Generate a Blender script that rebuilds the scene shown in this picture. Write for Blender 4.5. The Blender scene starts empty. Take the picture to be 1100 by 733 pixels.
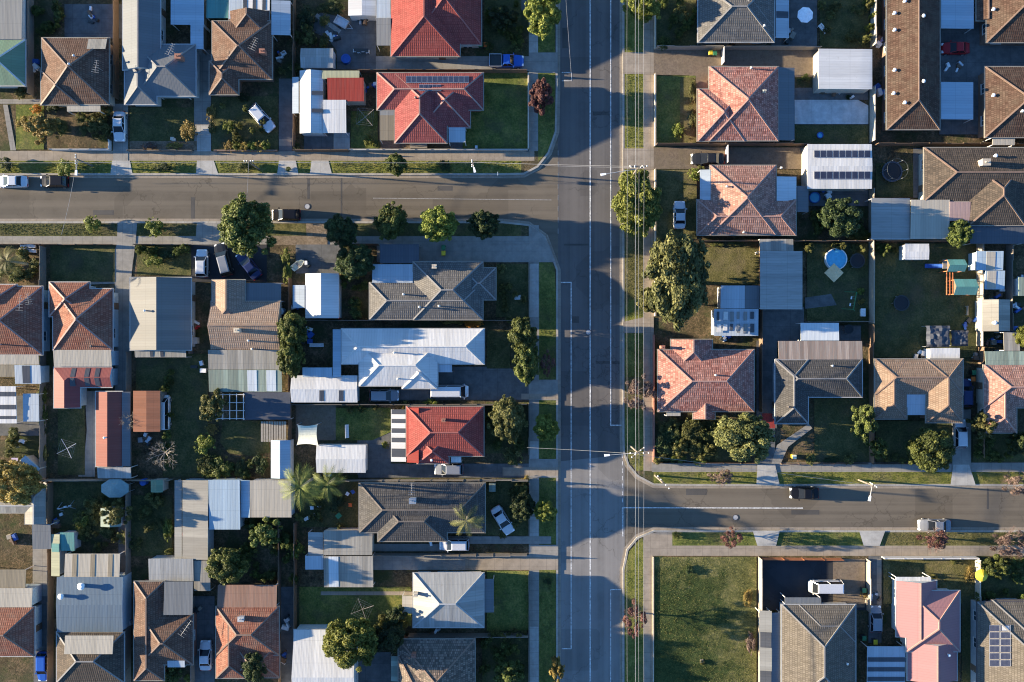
import bpy, math, random
from mathutils import Vector, Matrix

# ------------------------------------------------------------------ camera, light, exposure
S = 0.14          # metres per photo pixel on the ground
H = 120.0         # camera height
G = 0.12          # level of the building blocks above the road
SUN_EL, SUN_AZ = 8.9, 4.5      # elevation; degrees the sun stands north of due west
scene = bpy.context.scene
C = scene.collection
cam = bpy.data.objects.new('camera', bpy.data.cameras.new('camera'))
C.objects.link(cam)
cam.location = (0, 0, H)
cam.data.sensor_fit = 'HORIZONTAL'
cam.data.angle = 2 * math.atan(550 * S / H)
cam.data.clip_end = 6000
scene.camera = cam
world = bpy.data.worlds.new('World'); scene.world = world
world.use_nodes = True
wn = world.node_tree
sky = wn.nodes.new('ShaderNodeTexSky')
sky.sky_type = 'NISHITA'; sky.sun_disc = False
sky.sun_elevation = math.radians(SUN_EL)
sky.sun_rotation = math.radians(270 + SUN_AZ)
sky.air_density = 1.0; sky.dust_density = 0.3; sky.ozone_density = 3.0
sky_tint = wn.nodes.new('ShaderNodeMix'); sky_tint.data_type = 'RGBA'; sky_tint.blend_type = 'MULTIPLY'; sky_tint.inputs[0].default_value = 1.0
sky_tint.inputs[7].default_value = (0.73, 0.94, 1.19, 1)      # deep clear winter blue
wn.links.new(sky.outputs[0], sky_tint.inputs[6]); wn.links.new(sky_tint.outputs[2], wn.nodes['Background'].inputs[0])
wn.nodes['Background'].inputs[1].default_value = 0.078
sd = bpy.data.lights.new('sun', 'SUN'); sd.energy = 5.0; sd.angle = math.radians(0.5); sd.color = (1.0, 0.835, 0.585)
sun = bpy.data.objects.new('sun', sd); C.objects.link(sun)
_e, _a = math.radians(SUN_EL), math.radians(SUN_AZ)
sun_dir = Vector((-math.cos(_e) * math.cos(_a), math.cos(_e) * math.sin(_a), math.sin(_e)))
sun.rotation_euler = sun_dir.to_track_quat('Z', 'Y').to_euler()
sun.location = (-60, 0, 60)
vs = scene.view_settings
vs.view_transform = 'Standard'; vs.look = 'None'; vs.gamma = 1; vs.use_curve_mapping = False
vs.exposure = 2.3
scene.cycles.max_bounces = 6; scene.cycles.diffuse_bounces = 4; scene.cycles.filter_width = 1.1; scene.cycles.pixel_filter_type = 'BLACKMAN_HARRIS'

rnd = random.Random(11)
R = math.radians

def P(px, py, h=0.0):
    """photo pixel seen at height h -> point in metres (the camera looks straight down)"""
    k = S * (H - h) / H
    return Vector(((px - 550) * k, (366.5 - py) * k, h))

# ------------------------------------------------------------------ materials
MATS = {}
class NT:
    def __init__(s, name, rough=0.8, metal=0.0, spec=0.3):
        s.m = bpy.data.materials.new(name); s.m.use_nodes = True
        s.t = s.m.node_tree; s.b = s.t.nodes['Principled BSDF']
        s.b.inputs['Roughness'].default_value = rough
        s.b.inputs['Metallic'].default_value = metal
        s.b.inputs['Specular IOR Level'].default_value = spec
        MATS[name] = s.m
    def n(s, typ, **kw):
        o = s.t.nodes.new('ShaderNode' + typ)
        for k, v in kw.items():
            if k in o.inputs.keys(): o.inputs[k].default_value = v
            else: setattr(o, k, v)
        return o
    def l(s, a, b): s.t.links.new(a, b)
    def noise(s, vec, scale, detail=4, rough=0.55):
        o = s.n('TexNoise'); o.inputs['Scale'].default_value = scale
        o.inputs['Detail'].default_value = detail; o.inputs['Roughness'].default_value = rough
        if vec is not None: s.l(vec, o.inputs['Vector'])
        return o.outputs['Fac']
    def ramp(s, fac, stops):
        o = s.n('ValToRGB'); s.l(fac, o.inputs[0])
        e = o.color_ramp.elements
        while len(e) < len(stops): e.new(0.5)
        for i, (p, c) in enumerate(stops):
            e[i].position = p; e[i].color = (*c, 1) if len(c) == 3 else c
        return o.outputs['Color']
    def mix(s, fac, a, b, blend='MIX'):
        o = s.n('Mix', data_type='RGBA', blend_type=blend)
        for i, v in ((0, fac), (6, a), (7, b)):
            if isinstance(v, (int, float)): o.inputs[i].default_value = v
            elif isinstance(v, (tuple, list)): o.inputs[i].default_value = (*v, 1) if len(v) == 3 else v
            else: s.l(v, o.inputs[i])
        return o.outputs[2]
    def math(s, op, a, b=0.0):
        o = s.n('Math', operation=op)
        for i, v in ((0, a), (1, b)):
            if isinstance(v, (int, float)): o.inputs[i].default_value = v
            else: s.l(v, o.inputs[i])
        return o.outputs[0]
    def bump(s, hgt, strength=0.3, dist=0.05):
        o = s.n('Bump'); o.inputs['Strength'].default_value = strength; o.inputs['Distance'].default_value = dist
        s.l(hgt, o.inputs['Height']); s.l(o.outputs[0], s.b.inputs['Normal'])
    def geo(s): return s.n('NewGeometry').outputs['Position']
    def uv(s): return s.n('UVMap', uv_map='UVMap').outputs[0]
    def objrand(s): return s.n('ObjectInfo').outputs['Random']
    def col(s, sock): s.l(sock, s.b.inputs['Base Color'])

def sc(c, k): return tuple(min(1, x * k) for x in c)

def plain(name, c, rough=0.6, metal=0.0, var=0.12, scale=3.0, spec=0.4):
    t = NT(name, rough, metal, spec)
    f = t.noise(t.geo(), scale)
    t.col(t.ramp(f, [(0.3, sc(c, 1 - var)), (0.7, sc(c, 1 + var))]))
    return t.m

def tile(name, c1, c2, lich=(0.3, 0.27, 0.2), lk=0.35, w=0.30, h=0.36):
    t = NT(name, 0.85, 0, 0.12); uv = t.uv()
    br = t.n('TexBrick', offset=0.5, squash=1.0); t.l(uv, br.inputs['Vector'])
    br.inputs['Color1'].default_value = (0, 0, 0, 1); br.inputs['Color2'].default_value = (1, 1, 1, 1)
    br.inputs['Mortar'].default_value = (0.4, 0.4, 0.4, 1)
    br.inputs['Scale'].default_value = 1; br.inputs['Brick Width'].default_value = w
    br.inputs['Row Height'].default_value = h; br.inputs['Mortar Size'].default_value = 0.035
    br.inputs['Mortar Smooth'].default_value = 0.5
    pt = t.n('SeparateColor'); t.l(br.outputs['Color'], pt.inputs[0])
    k_ = (0.95, 1.35) if name in ('tile_pink', 'tile_rose', 'tile_mosaic') else (1.2, 1.12)
    base = t.mix(pt.outputs[0], sc(c1, k_[0]), sc(c2, k_[1]))
    big = t.noise(t.geo(), 0.7, 5, 0.65)
    base = t.mix(t.math('MULTIPLY', t.ramp(big, [(0.42, (0, 0, 0)), (0.68, (1, 1, 1))]), lk), base, lich)
    mp = t.n('Mapping'); mp.inputs['Scale'].default_value = (1.6, 0.22, 1); t.l(uv, mp.inputs['Vector'])
    base = t.mix(t.math('MULTIPLY', t.ramp(t.noise(mp.outputs[0], 1.2, 6, 0.7), [(0.46, (0, 0, 0)), (0.72, (1, 1, 1))]), 0.45), base, sc(c1, 0.5))
    fine = t.noise(uv, 5, 2)
    base = t.mix(t.math('MULTIPLY', t.ramp(fine, [(0.5, (0, 0, 0)), (0.75, (1, 1, 1))]), 0.35), base, sc(c1, 0.45))
    base = t.mix(t.math('MULTIPLY', br.outputs['Fac'], 0.6), base, sc(c1, 0.35))
    t.col(base)
    sx = t.n('SeparateXYZ'); t.l(uv, sx.inputs[0])
    saw = t.math('FRACT', t.math('DIVIDE', sx.outputs[1], h))
    wav = t.math('SINE', t.math('MULTIPLY', sx.outputs[0], 2 * math.pi / w))
    t.bump(t.math('ADD', t.math('MULTIPLY', saw, -1.0), t.math('MULTIPLY', wav, 0.45)), 0.3, 0.035)
    return t.m

def sheet(name, c, rough=0.7, metal=0.0, var=0.1, dirt=0.25, rust=0.0, pitch=0.76, dirtc=(0.16, 0.14, 0.12)):
    """corrugated sheet metal: ribs, sheets of slightly different tone, streaks down the slope"""
    c = sc(c, 0.85 if 'blue' in name or 'clear' in name else 0.74 if name == 'sheet_white' else 0.58 if max(c) > 0.3 else 0.85); t = NT(name, rough, metal, 0.2 if rough > .4 else .4); uv = t.uv()
    sx = t.n('SeparateXYZ'); t.l(uv, sx.inputs[0])
    cell = t.math('FLOOR', t.math('DIVIDE', sx.outputs[0], pitch))
    wnz = t.n('TexWhiteNoise', noise_dimensions='1D'); t.l(cell, wnz.inputs['W'])
    base = t.mix(wnz.outputs['Value'], sc(c, 1 - var), sc(c, 1 + var))
    mp = t.n('Mapping'); mp.inputs['Scale'].default_value = (3.0, 0.25, 1); t.l(uv, mp.inputs['Vector'])
    st = t.noise(mp.outputs[0], 1.3, 5, 0.65)
    base = t.mix(t.math('MULTIPLY', t.ramp(st, [(0.45, (0, 0, 0)), (0.8, (1, 1, 1))]), dirt), base, dirtc)
    if rust:
        base = t.mix(t.math('MULTIPLY', t.ramp(t.noise(mp.outputs[0], 2.1, 6, 0.7), [(0.4, (0, 0, 0)), (0.6, (1, 1, 1))]), rust), base, (0.26, 0.1, 0.05))
    spot = t.ramp(t.noise(uv, 1.1, 7, 0.75), [(0.60, (0, 0, 0)), (0.72, (1, 1, 1))])
    base = t.mix(t.math('MULTIPLY', spot, 0.35), base, (0.15, 0.10, 0.07))
    lap = t.ramp(t.math('FRACT', t.math('DIVIDE', sx.outputs[1], 3.1)), [(0.0, (1, 1, 1)), (0.03, (0, 0, 0))])
    base = t.mix(t.math('MULTIPLY', lap, 0.4), base, sc(c, 0.45))
    fr = t.math('FRACT', t.math('DIVIDE', sx.outputs[0], pitch / 2))
    seam = t.ramp(fr, [(0.0, (1, 1, 1)), (0.13, (0, 0, 0)), (0.9, (0, 0, 0)), (1.0, (1, 1, 1))])
    base = t.mix(t.math('MULTIPLY', seam, 0.3), base, sc(c, 0.5))
    t.col(base)
    wav = t.math('SINE', t.math('MULTIPLY', sx.outputs[0], 2 * math.pi / 0.19))
    t.bump(t.math('ADD', t.math('MULTIPLY', wav, 0.5), t.math('MULTIPLY', seam, 1.5)), 0.14, 0.015)
    return t.m

def ground(name, stops, scale=0.5, bump=0.5, bscale=9, rough=0.95, tint=None):
    t = NT(name, rough, 0, 0.05); g = t.geo()
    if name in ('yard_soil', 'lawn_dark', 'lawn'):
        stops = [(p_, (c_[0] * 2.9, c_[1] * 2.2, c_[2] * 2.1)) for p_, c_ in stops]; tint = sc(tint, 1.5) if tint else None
    f = t.math('ADD', t.math('MULTIPLY', t.noise(g, scale, 7, 0.68), 0.5), t.math('MULTIPLY', t.noise(g, 3.6, 4, 0.7), 0.5))
    c = t.ramp(f, [(0.5 + (p_ - 0.5) * 0.62, c_) for p_, c_ in stops])
    if tint:
        c = t.mix(t.ramp(t.noise(g, 0.16, 6, 0.7), [(0.48, (0, 0, 0)), (0.62, (1, 1, 1))]), c, tint)
    worn = t.ramp(t.noise(g, 0.21, 7, 0.72), [(0.50, (0, 0, 0)), (0.68, (1, 1, 1))])
    c = t.mix(t.math('MULTIPLY', worn, 0.62), c, (0.085, 0.070, 0.048) if 'lawn' in name or 'yard' in name else (0.15, 0.12, 0.075))
    bits = t.ramp(t.noise(g, 3.2, 4, 0.85), [(0.60, (0, 0, 0)), (0.68, (1, 1, 1))])
    c = t.mix(t.math('MULTIPLY', bits, 0.5), c, (0.17, 0.15, 0.105))
    t.col(c)
    t.bump(t.noise(g, bscale, 5, 0.7), bump, 0.12)
    return t.m

def concrete(name, c, joint=1.5, var=0.2):
    t = NT(name, 0.85, 0, 0.2); g = t.geo()
    base = t.ramp(t.noise(g, 0.8, 7, 0.7), [(0.3, sc(c, 1 - var)), (0.7, sc(c, 1 + var))])
    br = t.n('TexBrick', offset=0.0); t.l(g, br.inputs['Vector'])
    br.inputs['Scale'].default_value = 1; br.inputs['Brick Width'].default_value = joint; br.inputs['Row Height'].default_value = joint
    br.inputs['Mortar Size'].default_value = 0.025
    base = t.mix(t.math('MULTIPLY', br.outputs['Fac'], 0.5), base, sc(c, 0.4))
    st = t.ramp(t.noise(g, 0.35, 6, 0.7), [(0.52, (0, 0, 0)), (0.75, (1, 1, 1))])
    base = t.mix(t.math('MULTIPLY', st, 0.4), base, sc(c, 0.5))
    t.col(base); t.bump(t.noise(g, 20, 4), 0.15, 0.02)
    return t.m

def asphalt(name, c, along=None):
    t = NT(name, 0.9, 0, 0.2); g = t.geo()
    base = t.ramp(t.noise(g, 0.25, 7, 0.68), [(0.3, sc(c, 0.8)), (0.7, sc(c, 1.2))])
    mp = t.n('Mapping'); mp.inputs['Scale'].default_value = (1, 1, 1); t.l(g, mp.inputs['Vector'])
    if along:
        mp.inputs['Scale'].default_value = (0.9, 0.012, 1) if along == 'y' else (0.012, 0.9, 1)
        lane = t.noise(mp.outputs[0], 1.0, 4, 0.6)
        base = t.mix(t.math('MULTIPLY', t.ramp(lane, [(0.38, (0, 0, 0)), (0.6, (1, 1, 1))]), 0.7), base, sc(c, 1.4))
    sp = t.noise(g, 14, 3, 0.7)
    base = t.mix(t.math('MULTIPLY', t.ramp(sp, [(0.45, (0, 0, 0)), (0.8, (1, 1, 1))]), 0.35), base, sc(c, 1.7))
    vo = t.n('TexVoronoi', feature='DISTANCE_TO_EDGE'); vo.inputs['Scale'].default_value = 0.16
    dv = t.n('VectorMath', operation='ADD'); t.l(g, dv.inputs[0])
    ns = t.n('TexNoise'); ns.inputs['Scale'].default_value = 0.7; ns.inputs['Detail'].default_value = 5; t.l(g, ns.inputs['Vector'])
    sv = t.n('VectorMath', operation='SCALE'); t.l(ns.outputs['Color'], sv.inputs[0]); sv.inputs['Scale'].default_value = 3.0
    t.l(sv.outputs[0], dv.inputs[1]); t.l(dv.outputs[0], vo.inputs['Vector'])
    crack = t.ramp(vo.outputs['Distance'], [(0.0, (1, 1, 1)), (0.016, (0, 0, 0))])
    cm = t.ramp(t.noise(g, 0.09, 3), [(0.44, (0, 0, 0)), (0.55, (1, 1, 1))])
    base = t.mix(t.math('MULTIPLY', t.math('MULTIPLY', crack, cm), 0.5), base, sc(c, 0.35))
    patch = t.n('TexVoronoi', distance='CHEBYCHEV'); patch.inputs['Scale'].default_value = 0.12; t.l(g, patch.inputs['Vector'])
    pc = t.n('SeparateColor'); t.l(patch.outputs['Color'], pc.inputs[0])
    base = t.mix(t.math('MULTIPLY', t.ramp(pc.outputs[0], [(0.76, (0, 0, 0)), (0.775, (1, 1, 1))]), 0.3), base, sc(c, 0.6))
    oil = t.ramp(t.noise(g, 0.5, 6, 0.75), [(0.62, (0, 0, 0)), (0.78, (1, 1, 1))])
    base = t.mix(t.math('MULTIPLY', oil, 0.4), base, sc(c, 0.5))
    t.col(base); t.bump(t.noise(g, 25, 4, 0.7), 0.25, 0.02)
    return t.m

def paintmat(name, c):
    t = NT(name, 0.7, 0, 0.3); g = t.geo()
    t.col(t.mix(t.ramp(t.noise(g, 3, 6, 0.75), [(0.36, (0, 0, 0)), (0.62, (0.9, 0.9, 0.9))]), c, (0.16, 0.155, 0.15)))
    return t.m

def leafmat(name, c1, c2, c3):
    t = NT(name, 0.6, 0, 0.25)
    at = t.n('Attribute', attribute_name='tint')
    c = t.ramp(at.outputs['Fac'], [(0.0, sc(c1, 1.2)), (0.55, sc(c2, 1.25)), (1.0, sc(c3, 1.3))])
    hs = t.n('HueSaturation'); t.l(c, hs.inputs['Color'])
    t.l(t.math('ADD', t.math('MULTIPLY', t.objrand(), 0.02), 0.487), hs.inputs['Hue'])
    t.l(t.math('ADD', t.math('MULTIPLY', t.objrand(), 0.5), 0.75), hs.inputs['Value'])
    t.col(hs.outputs[0])
    tr = t.n('BsdfTranslucent'); t.l(hs.outputs[0], tr.inputs[0])
    mx = t.n('MixShader'); mx.inputs[0].default_value = 0.25
    t.l(t.b.outputs[0], mx.inputs[1]); t.l(tr.outputs[0], mx.inputs[2])
    t.l(mx.outputs[0], t.t.nodes['Material Output'].inputs[0])
    return t.m

tile('tile_brown', (0.082, 0.047, 0.034), (0.145, 0.088, 0.064), (0.17, 0.14, 0.115), 0.4)
tile('tile_umber', (0.052, 0.031, 0.023), (0.100, 0.062, 0.046), (0.16, 0.135, 0.10), 0.35)
tile('tile_tan', (0.185, 0.125, 0.088), (0.260, 0.185, 0.135), (0.27, 0.22, 0.17))
tile('tile_fawn', (0.24, 0.165, 0.12), (0.31, 0.225, 0.17), (0.3, 0.25, 0.2))
tile('tile_rust', (0.165, 0.060, 0.040), (0.260, 0.115, 0.078), (0.25, 0.20, 0.15), 0.4)
tile('tile_pink', (0.22, 0.082, 0.066), (0.36, 0.175, 0.14), (0.34, 0.28, 0.24), 0.4)
tile('tile_rose', (0.23, 0.115, 0.09), (0.34, 0.19, 0.15), (0.31, 0.25, 0.20), 0.4)
tile('tile_red', (0.200, 0.046, 0.040), (0.265, 0.068, 0.058), (0.22, 0.085, 0.07), 0.35)
tile('tile_crimson', (0.185, 0.048, 0.047), (0.255, 0.075, 0.07), (0.22, 0.10, 0.085), 0.35)
tile('tile_grey', (0.095, 0.090, 0.085), (0.155, 0.145, 0.135), (0.16, 0.145, 0.12), 0.35)
tile('tile_slate', (0.052, 0.050, 0.050), (0.092, 0.087, 0.084), (0.12, 0.105, 0.085), 0.35)
tile('tile_dark', (0.050, 0.042, 0.036), (0.10, 0.078, 0.062), (0.15, 0.12, 0.09), 0.3)
tile('tile_stone', (0.095, 0.082, 0.066), (0.145, 0.125, 0.104), (0.2, 0.17, 0.13), 0.35)
tile('tile_mosaic', (0.080, 0.067, 0.058), (0.22, 0.165, 0.13), (0.11, 0.12, 0.10), 0.5)
sheet('sheet_dove', (0.185, 0.182, 0.172), dirt=0.4)
sheet('sheet_white', (0.72, 0.71, 0.69), dirt=0.2)
sheet('sheet_cream', (0.62, 0.56, 0.46), dirt=0.25)
sheet('sheet_grey', (0.36, 0.36, 0.345), dirt=0.3)
sheet('sheet_zinc', (0.50, 0.50, 0.48), 0.6, 0.1, 0.14, 0.5)
sheet('sheet_weather', (0.46, 0.43, 0.37), 0.6, 0, 0.22, 0.6)
sheet('sheet_slate', (0.15, 0.162, 0.175), 0.68, 0, 0.06, 0.2)
sheet('sheet_charcoal', (0.09, 0.10, 0.12), 0.68, 0, 0.06, 0.2)
sheet('sheet_steelblue', (0.115, 0.165, 0.215), 0.68, 0, 0.06, 0.2)
sheet('sheet_blue', (0.42, 0.475, 0.52), 0.68, 0, 0.08, 0.2)
sheet('sheet_skyblue', (0.36, 0.455, 0.53), 0.68, 0, 0.08, 0.15)
sheet('sheet_green', (0.24, 0.37, 0.24), 0.68, 0, 0.1, 0.25)
sheet('sheet_moss', (0.36, 0.44, 0.36), 0.7, 0, 0.28, 0.5)
sheet('sheet_teal', (0.10, 0.27, 0.25), 0.68, 0, 0.1, 0.25)
sheet('sheet_red', (0.42, 0.055, 0.04), 0.68, 0, 0.08, 0.2)
sheet('sheet_maroon', (0.25, 0.065, 0.06), 0.68, 0, 0.06, 0.15)
sheet('sheet_salmon', (0.23, 0.068, 0.052), 0.68, 0, 0.05, 0.15)
sheet('sheet_pink', (0.47, 0.235, 0.24), 0.68, 0, 0.02, 0.06)
sheet('sheet_blush', (0.55, 0.38, 0.35), 0.68, 0, 0.05, 0.12)
sheet('sheet_rust', (0.40, 0.155, 0.085), 0.7, 0, 0.15, 0.3, 0.6)
sheet('sheet_terracotta', (0.40, 0.25, 0.19), 0.7, 0, 0.14, 0.35, 0.25)
sheet('sheet_rainbow', (0.44, 0.38, 0.33), 0.6, 0, 0.32, 0.5, 0.25, 0.55)
sheet('sheet_brown', (0.24, 0.20, 0.14), 0.7, 0, 0.15, 0.4)
sheet('sheet_yellow', (0.55, 0.55, 0.36), 0.6, 0, 0.08, 0.3)
sheet('skylight_dark', (0.07, 0.075, 0.085), 0.25, 0, 0.1, 0.2)
sheet('skylight_clear', (0.60, 0.64, 0.66), 0.25, 0, 0.08, 0.2)
ground('yard_soil', [(0.30, (0.012, 0.012, 0.009)), (0.5, (0.030, 0.032, 0.019)), (0.72, (0.075, 0.066, 0.044))], 0.4, 0.9, 7, tint=(0.030, 0.038, 0.016))
ground('lawn', [(0.3, (0.020, 0.034, 0.010)), (0.5, (0.038, 0.060, 0.017)), (0.75, (0.085, 0.098, 0.032))], 0.5, 1.0, 10)
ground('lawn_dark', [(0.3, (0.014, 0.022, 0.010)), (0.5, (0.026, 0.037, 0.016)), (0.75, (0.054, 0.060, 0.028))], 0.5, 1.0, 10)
ground('dry_grass', [(0.3, (0.050, 0.050, 0.020)), (0.5, (0.105, 0.098, 0.038)), (0.75, (0.19, 0.16, 0.075))], 0.6, 1.0, 8)
ground('verge_grass', [(0.28, (0.055, 0.075, 0.016)), (0.5, (0.135, 0.142, 0.034)), (0.78, (0.25, 0.215, 0.075))], 0.6, 1.0, 9)
ground('lush_grass', [(0.3, (0.016, 0.026, 0.010)), (0.5, (0.030, 0.046, 0.017)), (0.75, (0.060, 0.075, 0.030))], 0.4, 1.0, 5)
ground('rough_grass', [(0.25, (0.050, 0.060, 0.020)), (0.5, (0.115, 0.118, 0.042)), (0.8, (0.21, 0.18, 0.085))], 0.35, 1.0, 5)
def lot_grass():
    t = NT('vacant_grass', 0.95, 0, 0.05); g = t.geo(); sx = t.n('SeparateXYZ'); t.l(g, sx.inputs[0])
    f = t.math('ADD', t.math('MULTIPLY', t.noise(g, 0.5, 7, 0.7), 0.5), t.math('MULTIPLY', t.noise(g, 3.2, 4, 0.75), 0.5))
    dry = t.ramp(f, [(0.36, (0.055, 0.060, 0.022)), (0.5, (0.125, 0.125, 0.045)), (0.66, (0.24, 0.20, 0.095))])
    wet = t.ramp(f, [(0.38, (0.020, 0.032, 0.012)), (0.5, (0.042, 0.062, 0.021)), (0.66, (0.085, 0.10, 0.038))])
    a = t.math('DIVIDE', t.math('SUBTRACT', sx.outputs[0], 30.0), 9.0); b = t.math('DIVIDE', t.math('ADD', sx.outputs[1], 36.5), 5.0)
    k = t.math('ADD', t.math('MAXIMUM', a, b), t.math('MULTIPLY', t.math('SUBTRACT', t.noise(g, 0.28, 6, 0.7), 0.5), 3.2))
    c = t.mix(t.ramp(k, [(0.0, (0, 0, 0)), (0.5, (1, 1, 1))]), wet, dry)
    bare = t.ramp(t.noise(g, 0.33, 7, 0.75), [(0.62, (0, 0, 0)), (0.72, (1, 1, 1))])
    t.col(t.mix(t.math('MULTIPLY', bare, 0.5), c, (0.16, 0.125, 0.085))); t.bump(t.noise(g, 5, 5, 0.7), 1.0, 0.15)
lot_grass()
ground('dirt', [(0.3, (0.115, 0.088, 0.060)), (0.7, (0.24, 0.185, 0.13))], 0.9, 0.6, 10)
ground('paver_brown', [(0.3, (0.13, 0.10, 0.075)), (0.7, (0.21, 0.165, 0.12))], 1.5, 0.3, 14)
concrete('concrete', (0.24, 0.225, 0.20))
concrete('concrete_warm', (0.27, 0.225, 0.175), 1.3)
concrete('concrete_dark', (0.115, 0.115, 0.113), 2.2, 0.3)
concrete('concrete_pale', (0.36, 0.345, 0.315), 1.8)
concrete('concrete_white', (0.52, 0.51, 0.49), 3.0, 0.25)
concrete('kerb', (0.32, 0.295, 0.255), 1.2)
asphalt('asphalt_main', (0.098, 0.090, 0.084), 'y')
asphalt('asphalt_warm', (0.112, 0.094, 0.072), 'x')
asphalt('asphalt_pale', (0.165, 0.155, 0.145), 'y')
asphalt('asphalt_patch', (0.074, 0.069, 0.064))
plain('paver_red', (0.24, 0.03, 0.028), 0.8, 0, 0.3)
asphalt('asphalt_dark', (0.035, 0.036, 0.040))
paintmat('road_paint', (0.78, 0.77, 0.74))
paintmat('road_paint_worn', (0.36, 0.35, 0.33))
for n_, c_ in (('weatherboard_white', (0.5, 0.49, 0.46)), ('brick_red', (0.26, 0.12, 0.085)), ('brick_cream', (0.48, 0.42, 0.33)),
               ('brick_brown', (0.17, 0.11, 0.08)), ('render_grey', (0.36, 0.37, 0.38)), ('render_blue', (0.34, 0.42, 0.47)),
               ('trim_white', (0.55, 0.53, 0.50)), ('trim_cream', (0.42, 0.38, 0.31)), ('trim_dark', (0.07, 0.06, 0.06)), ('trim_grey', (0.34, 0.34, 0.34)),
               ('cap_pink', (0.33, 0.20, 0.165)), ('cap_brown', (0.20, 0.135, 0.10)), ('cap_red', (0.31, 0.10, 0.08)), ('cap_grey', (0.21, 0.20, 0.19)), ('cap_dark', (0.14, 0.115, 0.095)), ('gutter_cream', (0.22, 0.20, 0.165)), ('gutter_white', (0.34, 0.33, 0.31)),
               ('timber_grey', (0.17, 0.145, 0.12)), ('timber_brown', (0.15, 0.095, 0.06)), ('timber_pale', (0.26, 0.225, 0.18)), ('timber_orange', (0.38, 0.13, 0.05)),
               ('bark', (0.10, 0.08, 0.06)), ('bark_pale', (0.30, 0.26, 0.21)), ('twig_pink', (0.16, 0.105, 0.09)), ('twig_grey', (0.24, 0.205, 0.165)),
               ('plastic_white', (0.75, 0.75, 0.73)), ('plastic_blue', (0.03, 0.10, 0.36)), ('plastic_green', (0.03, 0.16, 0.07)), ('plastic_dark', (0.03, 0.035, 0.035)),
               ('plastic_yellow', (0.70, 0.50, 0.03)), ('plastic_orange', (0.55, 0.13, 0.02)), ('plastic_lilac', (0.42, 0.36, 0.55)), ('plastic_red', (0.45, 0.03, 0.03)),
               ('canvas_cream', (0.62, 0.60, 0.46)), ('canvas_yellow', (0.80, 0.58, 0.04)), ('canvas_white', (0.78, 0.79, 0.82)), ('canvas_sand', (0.55, 0.42, 0.24)),
               ('tarp_dark', (0.05, 0.055, 0.07)), ('tarp_teal', (0.16, 0.24, 0.25)), ('pool_water', (0.10, 0.42, 0.62)), ('mat_black', (0.012, 0.012, 0.014)),
               ('stone_pale', (0.42, 0.36, 0.28)), ('rubber', (0.02, 0.02, 0.02)), ('wire', (0.30, 0.29, 0.28))):
    plain(n_, c_, 0.75 if 'timber' in n_ or 'brick' in n_ else 0.55)
plain('steel', (0.55, 0.55, 0.55), 0.35, 0.6)
plain('glass_dark', (0.012, 0.014, 0.017), 0.04, 0, 0.1, 3, 0.35)
plain('window_pane', (0.04, 0.055, 0.07), 0.08, 0, 0.1, 3, 0.6)
plain('lamp_white', (0.85, 0.85, 0.85), 0.4)
plain('taillight', (0.35, 0.01, 0.01), 0.3)
def pv():
    t = NT('solar_cell', 0.15, 0, 0.6); uv = t.uv()
    br = t.n('TexBrick', offset=0.0); t.l(uv, br.inputs['Vector']); br.inputs['Scale'].default_value = 1
    br.inputs['Brick Width'].default_value = 0.16; br.inputs['Row Height'].default_value = 0.16; br.inputs['Mortar Size'].default_value = 0.006
    t.col(t.mix(br.outputs['Fac'], (0.018, 0.022, 0.045), (0.10, 0.11, 0.14)))
pv()
leafmat('leaf_green', (0.026, 0.038, 0.010), (0.068, 0.086, 0.020), (0.150, 0.165, 0.040))
leafmat('leaf_lime', (0.050, 0.066, 0.010), (0.115, 0.135, 0.024), (0.215, 0.22, 0.050))
leafmat('leaf_dark', (0.013, 0.022, 0.009), (0.030, 0.044, 0.014), (0.062, 0.078, 0.024))
leafmat('leaf_olive', (0.040, 0.046, 0.014), (0.092, 0.096, 0.028), (0.19, 0.175, 0.060))
leafmat('leaf_gum', (0.034, 0.040, 0.014), (0.078, 0.083, 0.026), (0.155, 0.148, 0.055))
leafmat('leaf_gold', (0.10, 0.075, 0.020), (0.19, 0.14, 0.036), (0.32, 0.24, 0.07))
leafmat('leaf_red', (0.055, 0.026, 0.022), (0.105, 0.048, 0.040), (0.17, 0.088, 0.070))
leafmat('leaf_pink', (0.085, 0.060, 0.048), (0.140, 0.098, 0.078), (0.20, 0.15, 0.12))
leafmat('leaf_orange', (0.30, 0.13, 0.02), (0.50, 0.26, 0.03), (0.65, 0.40, 0.06))
def carpaint(name, c, metal=0.2):
    t = NT(name, 0.28, metal, 0.3); t.b.inputs['Base Color'].default_value = (*c, 1)
    t.b.inputs['Coat Weight'].default_value = 0.15; t.b.inputs['Coat Roughness'].default_value = 0.08
    t.col(t.ramp(t.noise(t.geo(), 6), [(0.3, sc(c, 0.94)), (0.7, sc(c, 1.04))]))
for n_, c_ in (('paint_white', (0.55, 0.55, 0.56)), ('paint_silver', (0.23, 0.24, 0.26)), ('paint_black', (0.008, 0.008, 0.010)), ('paint_charcoal', (0.022, 0.024, 0.028)),
               ('paint_navy', (0.02, 0.03, 0.09)), ('paint_blue', (0.03, 0.11, 0.42)), ('paint_red', (0.32, 0.015, 0.02)), ('paint_skyblue', (0.22, 0.36, 0.55))):
    carpaint(n_, c_)

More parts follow.
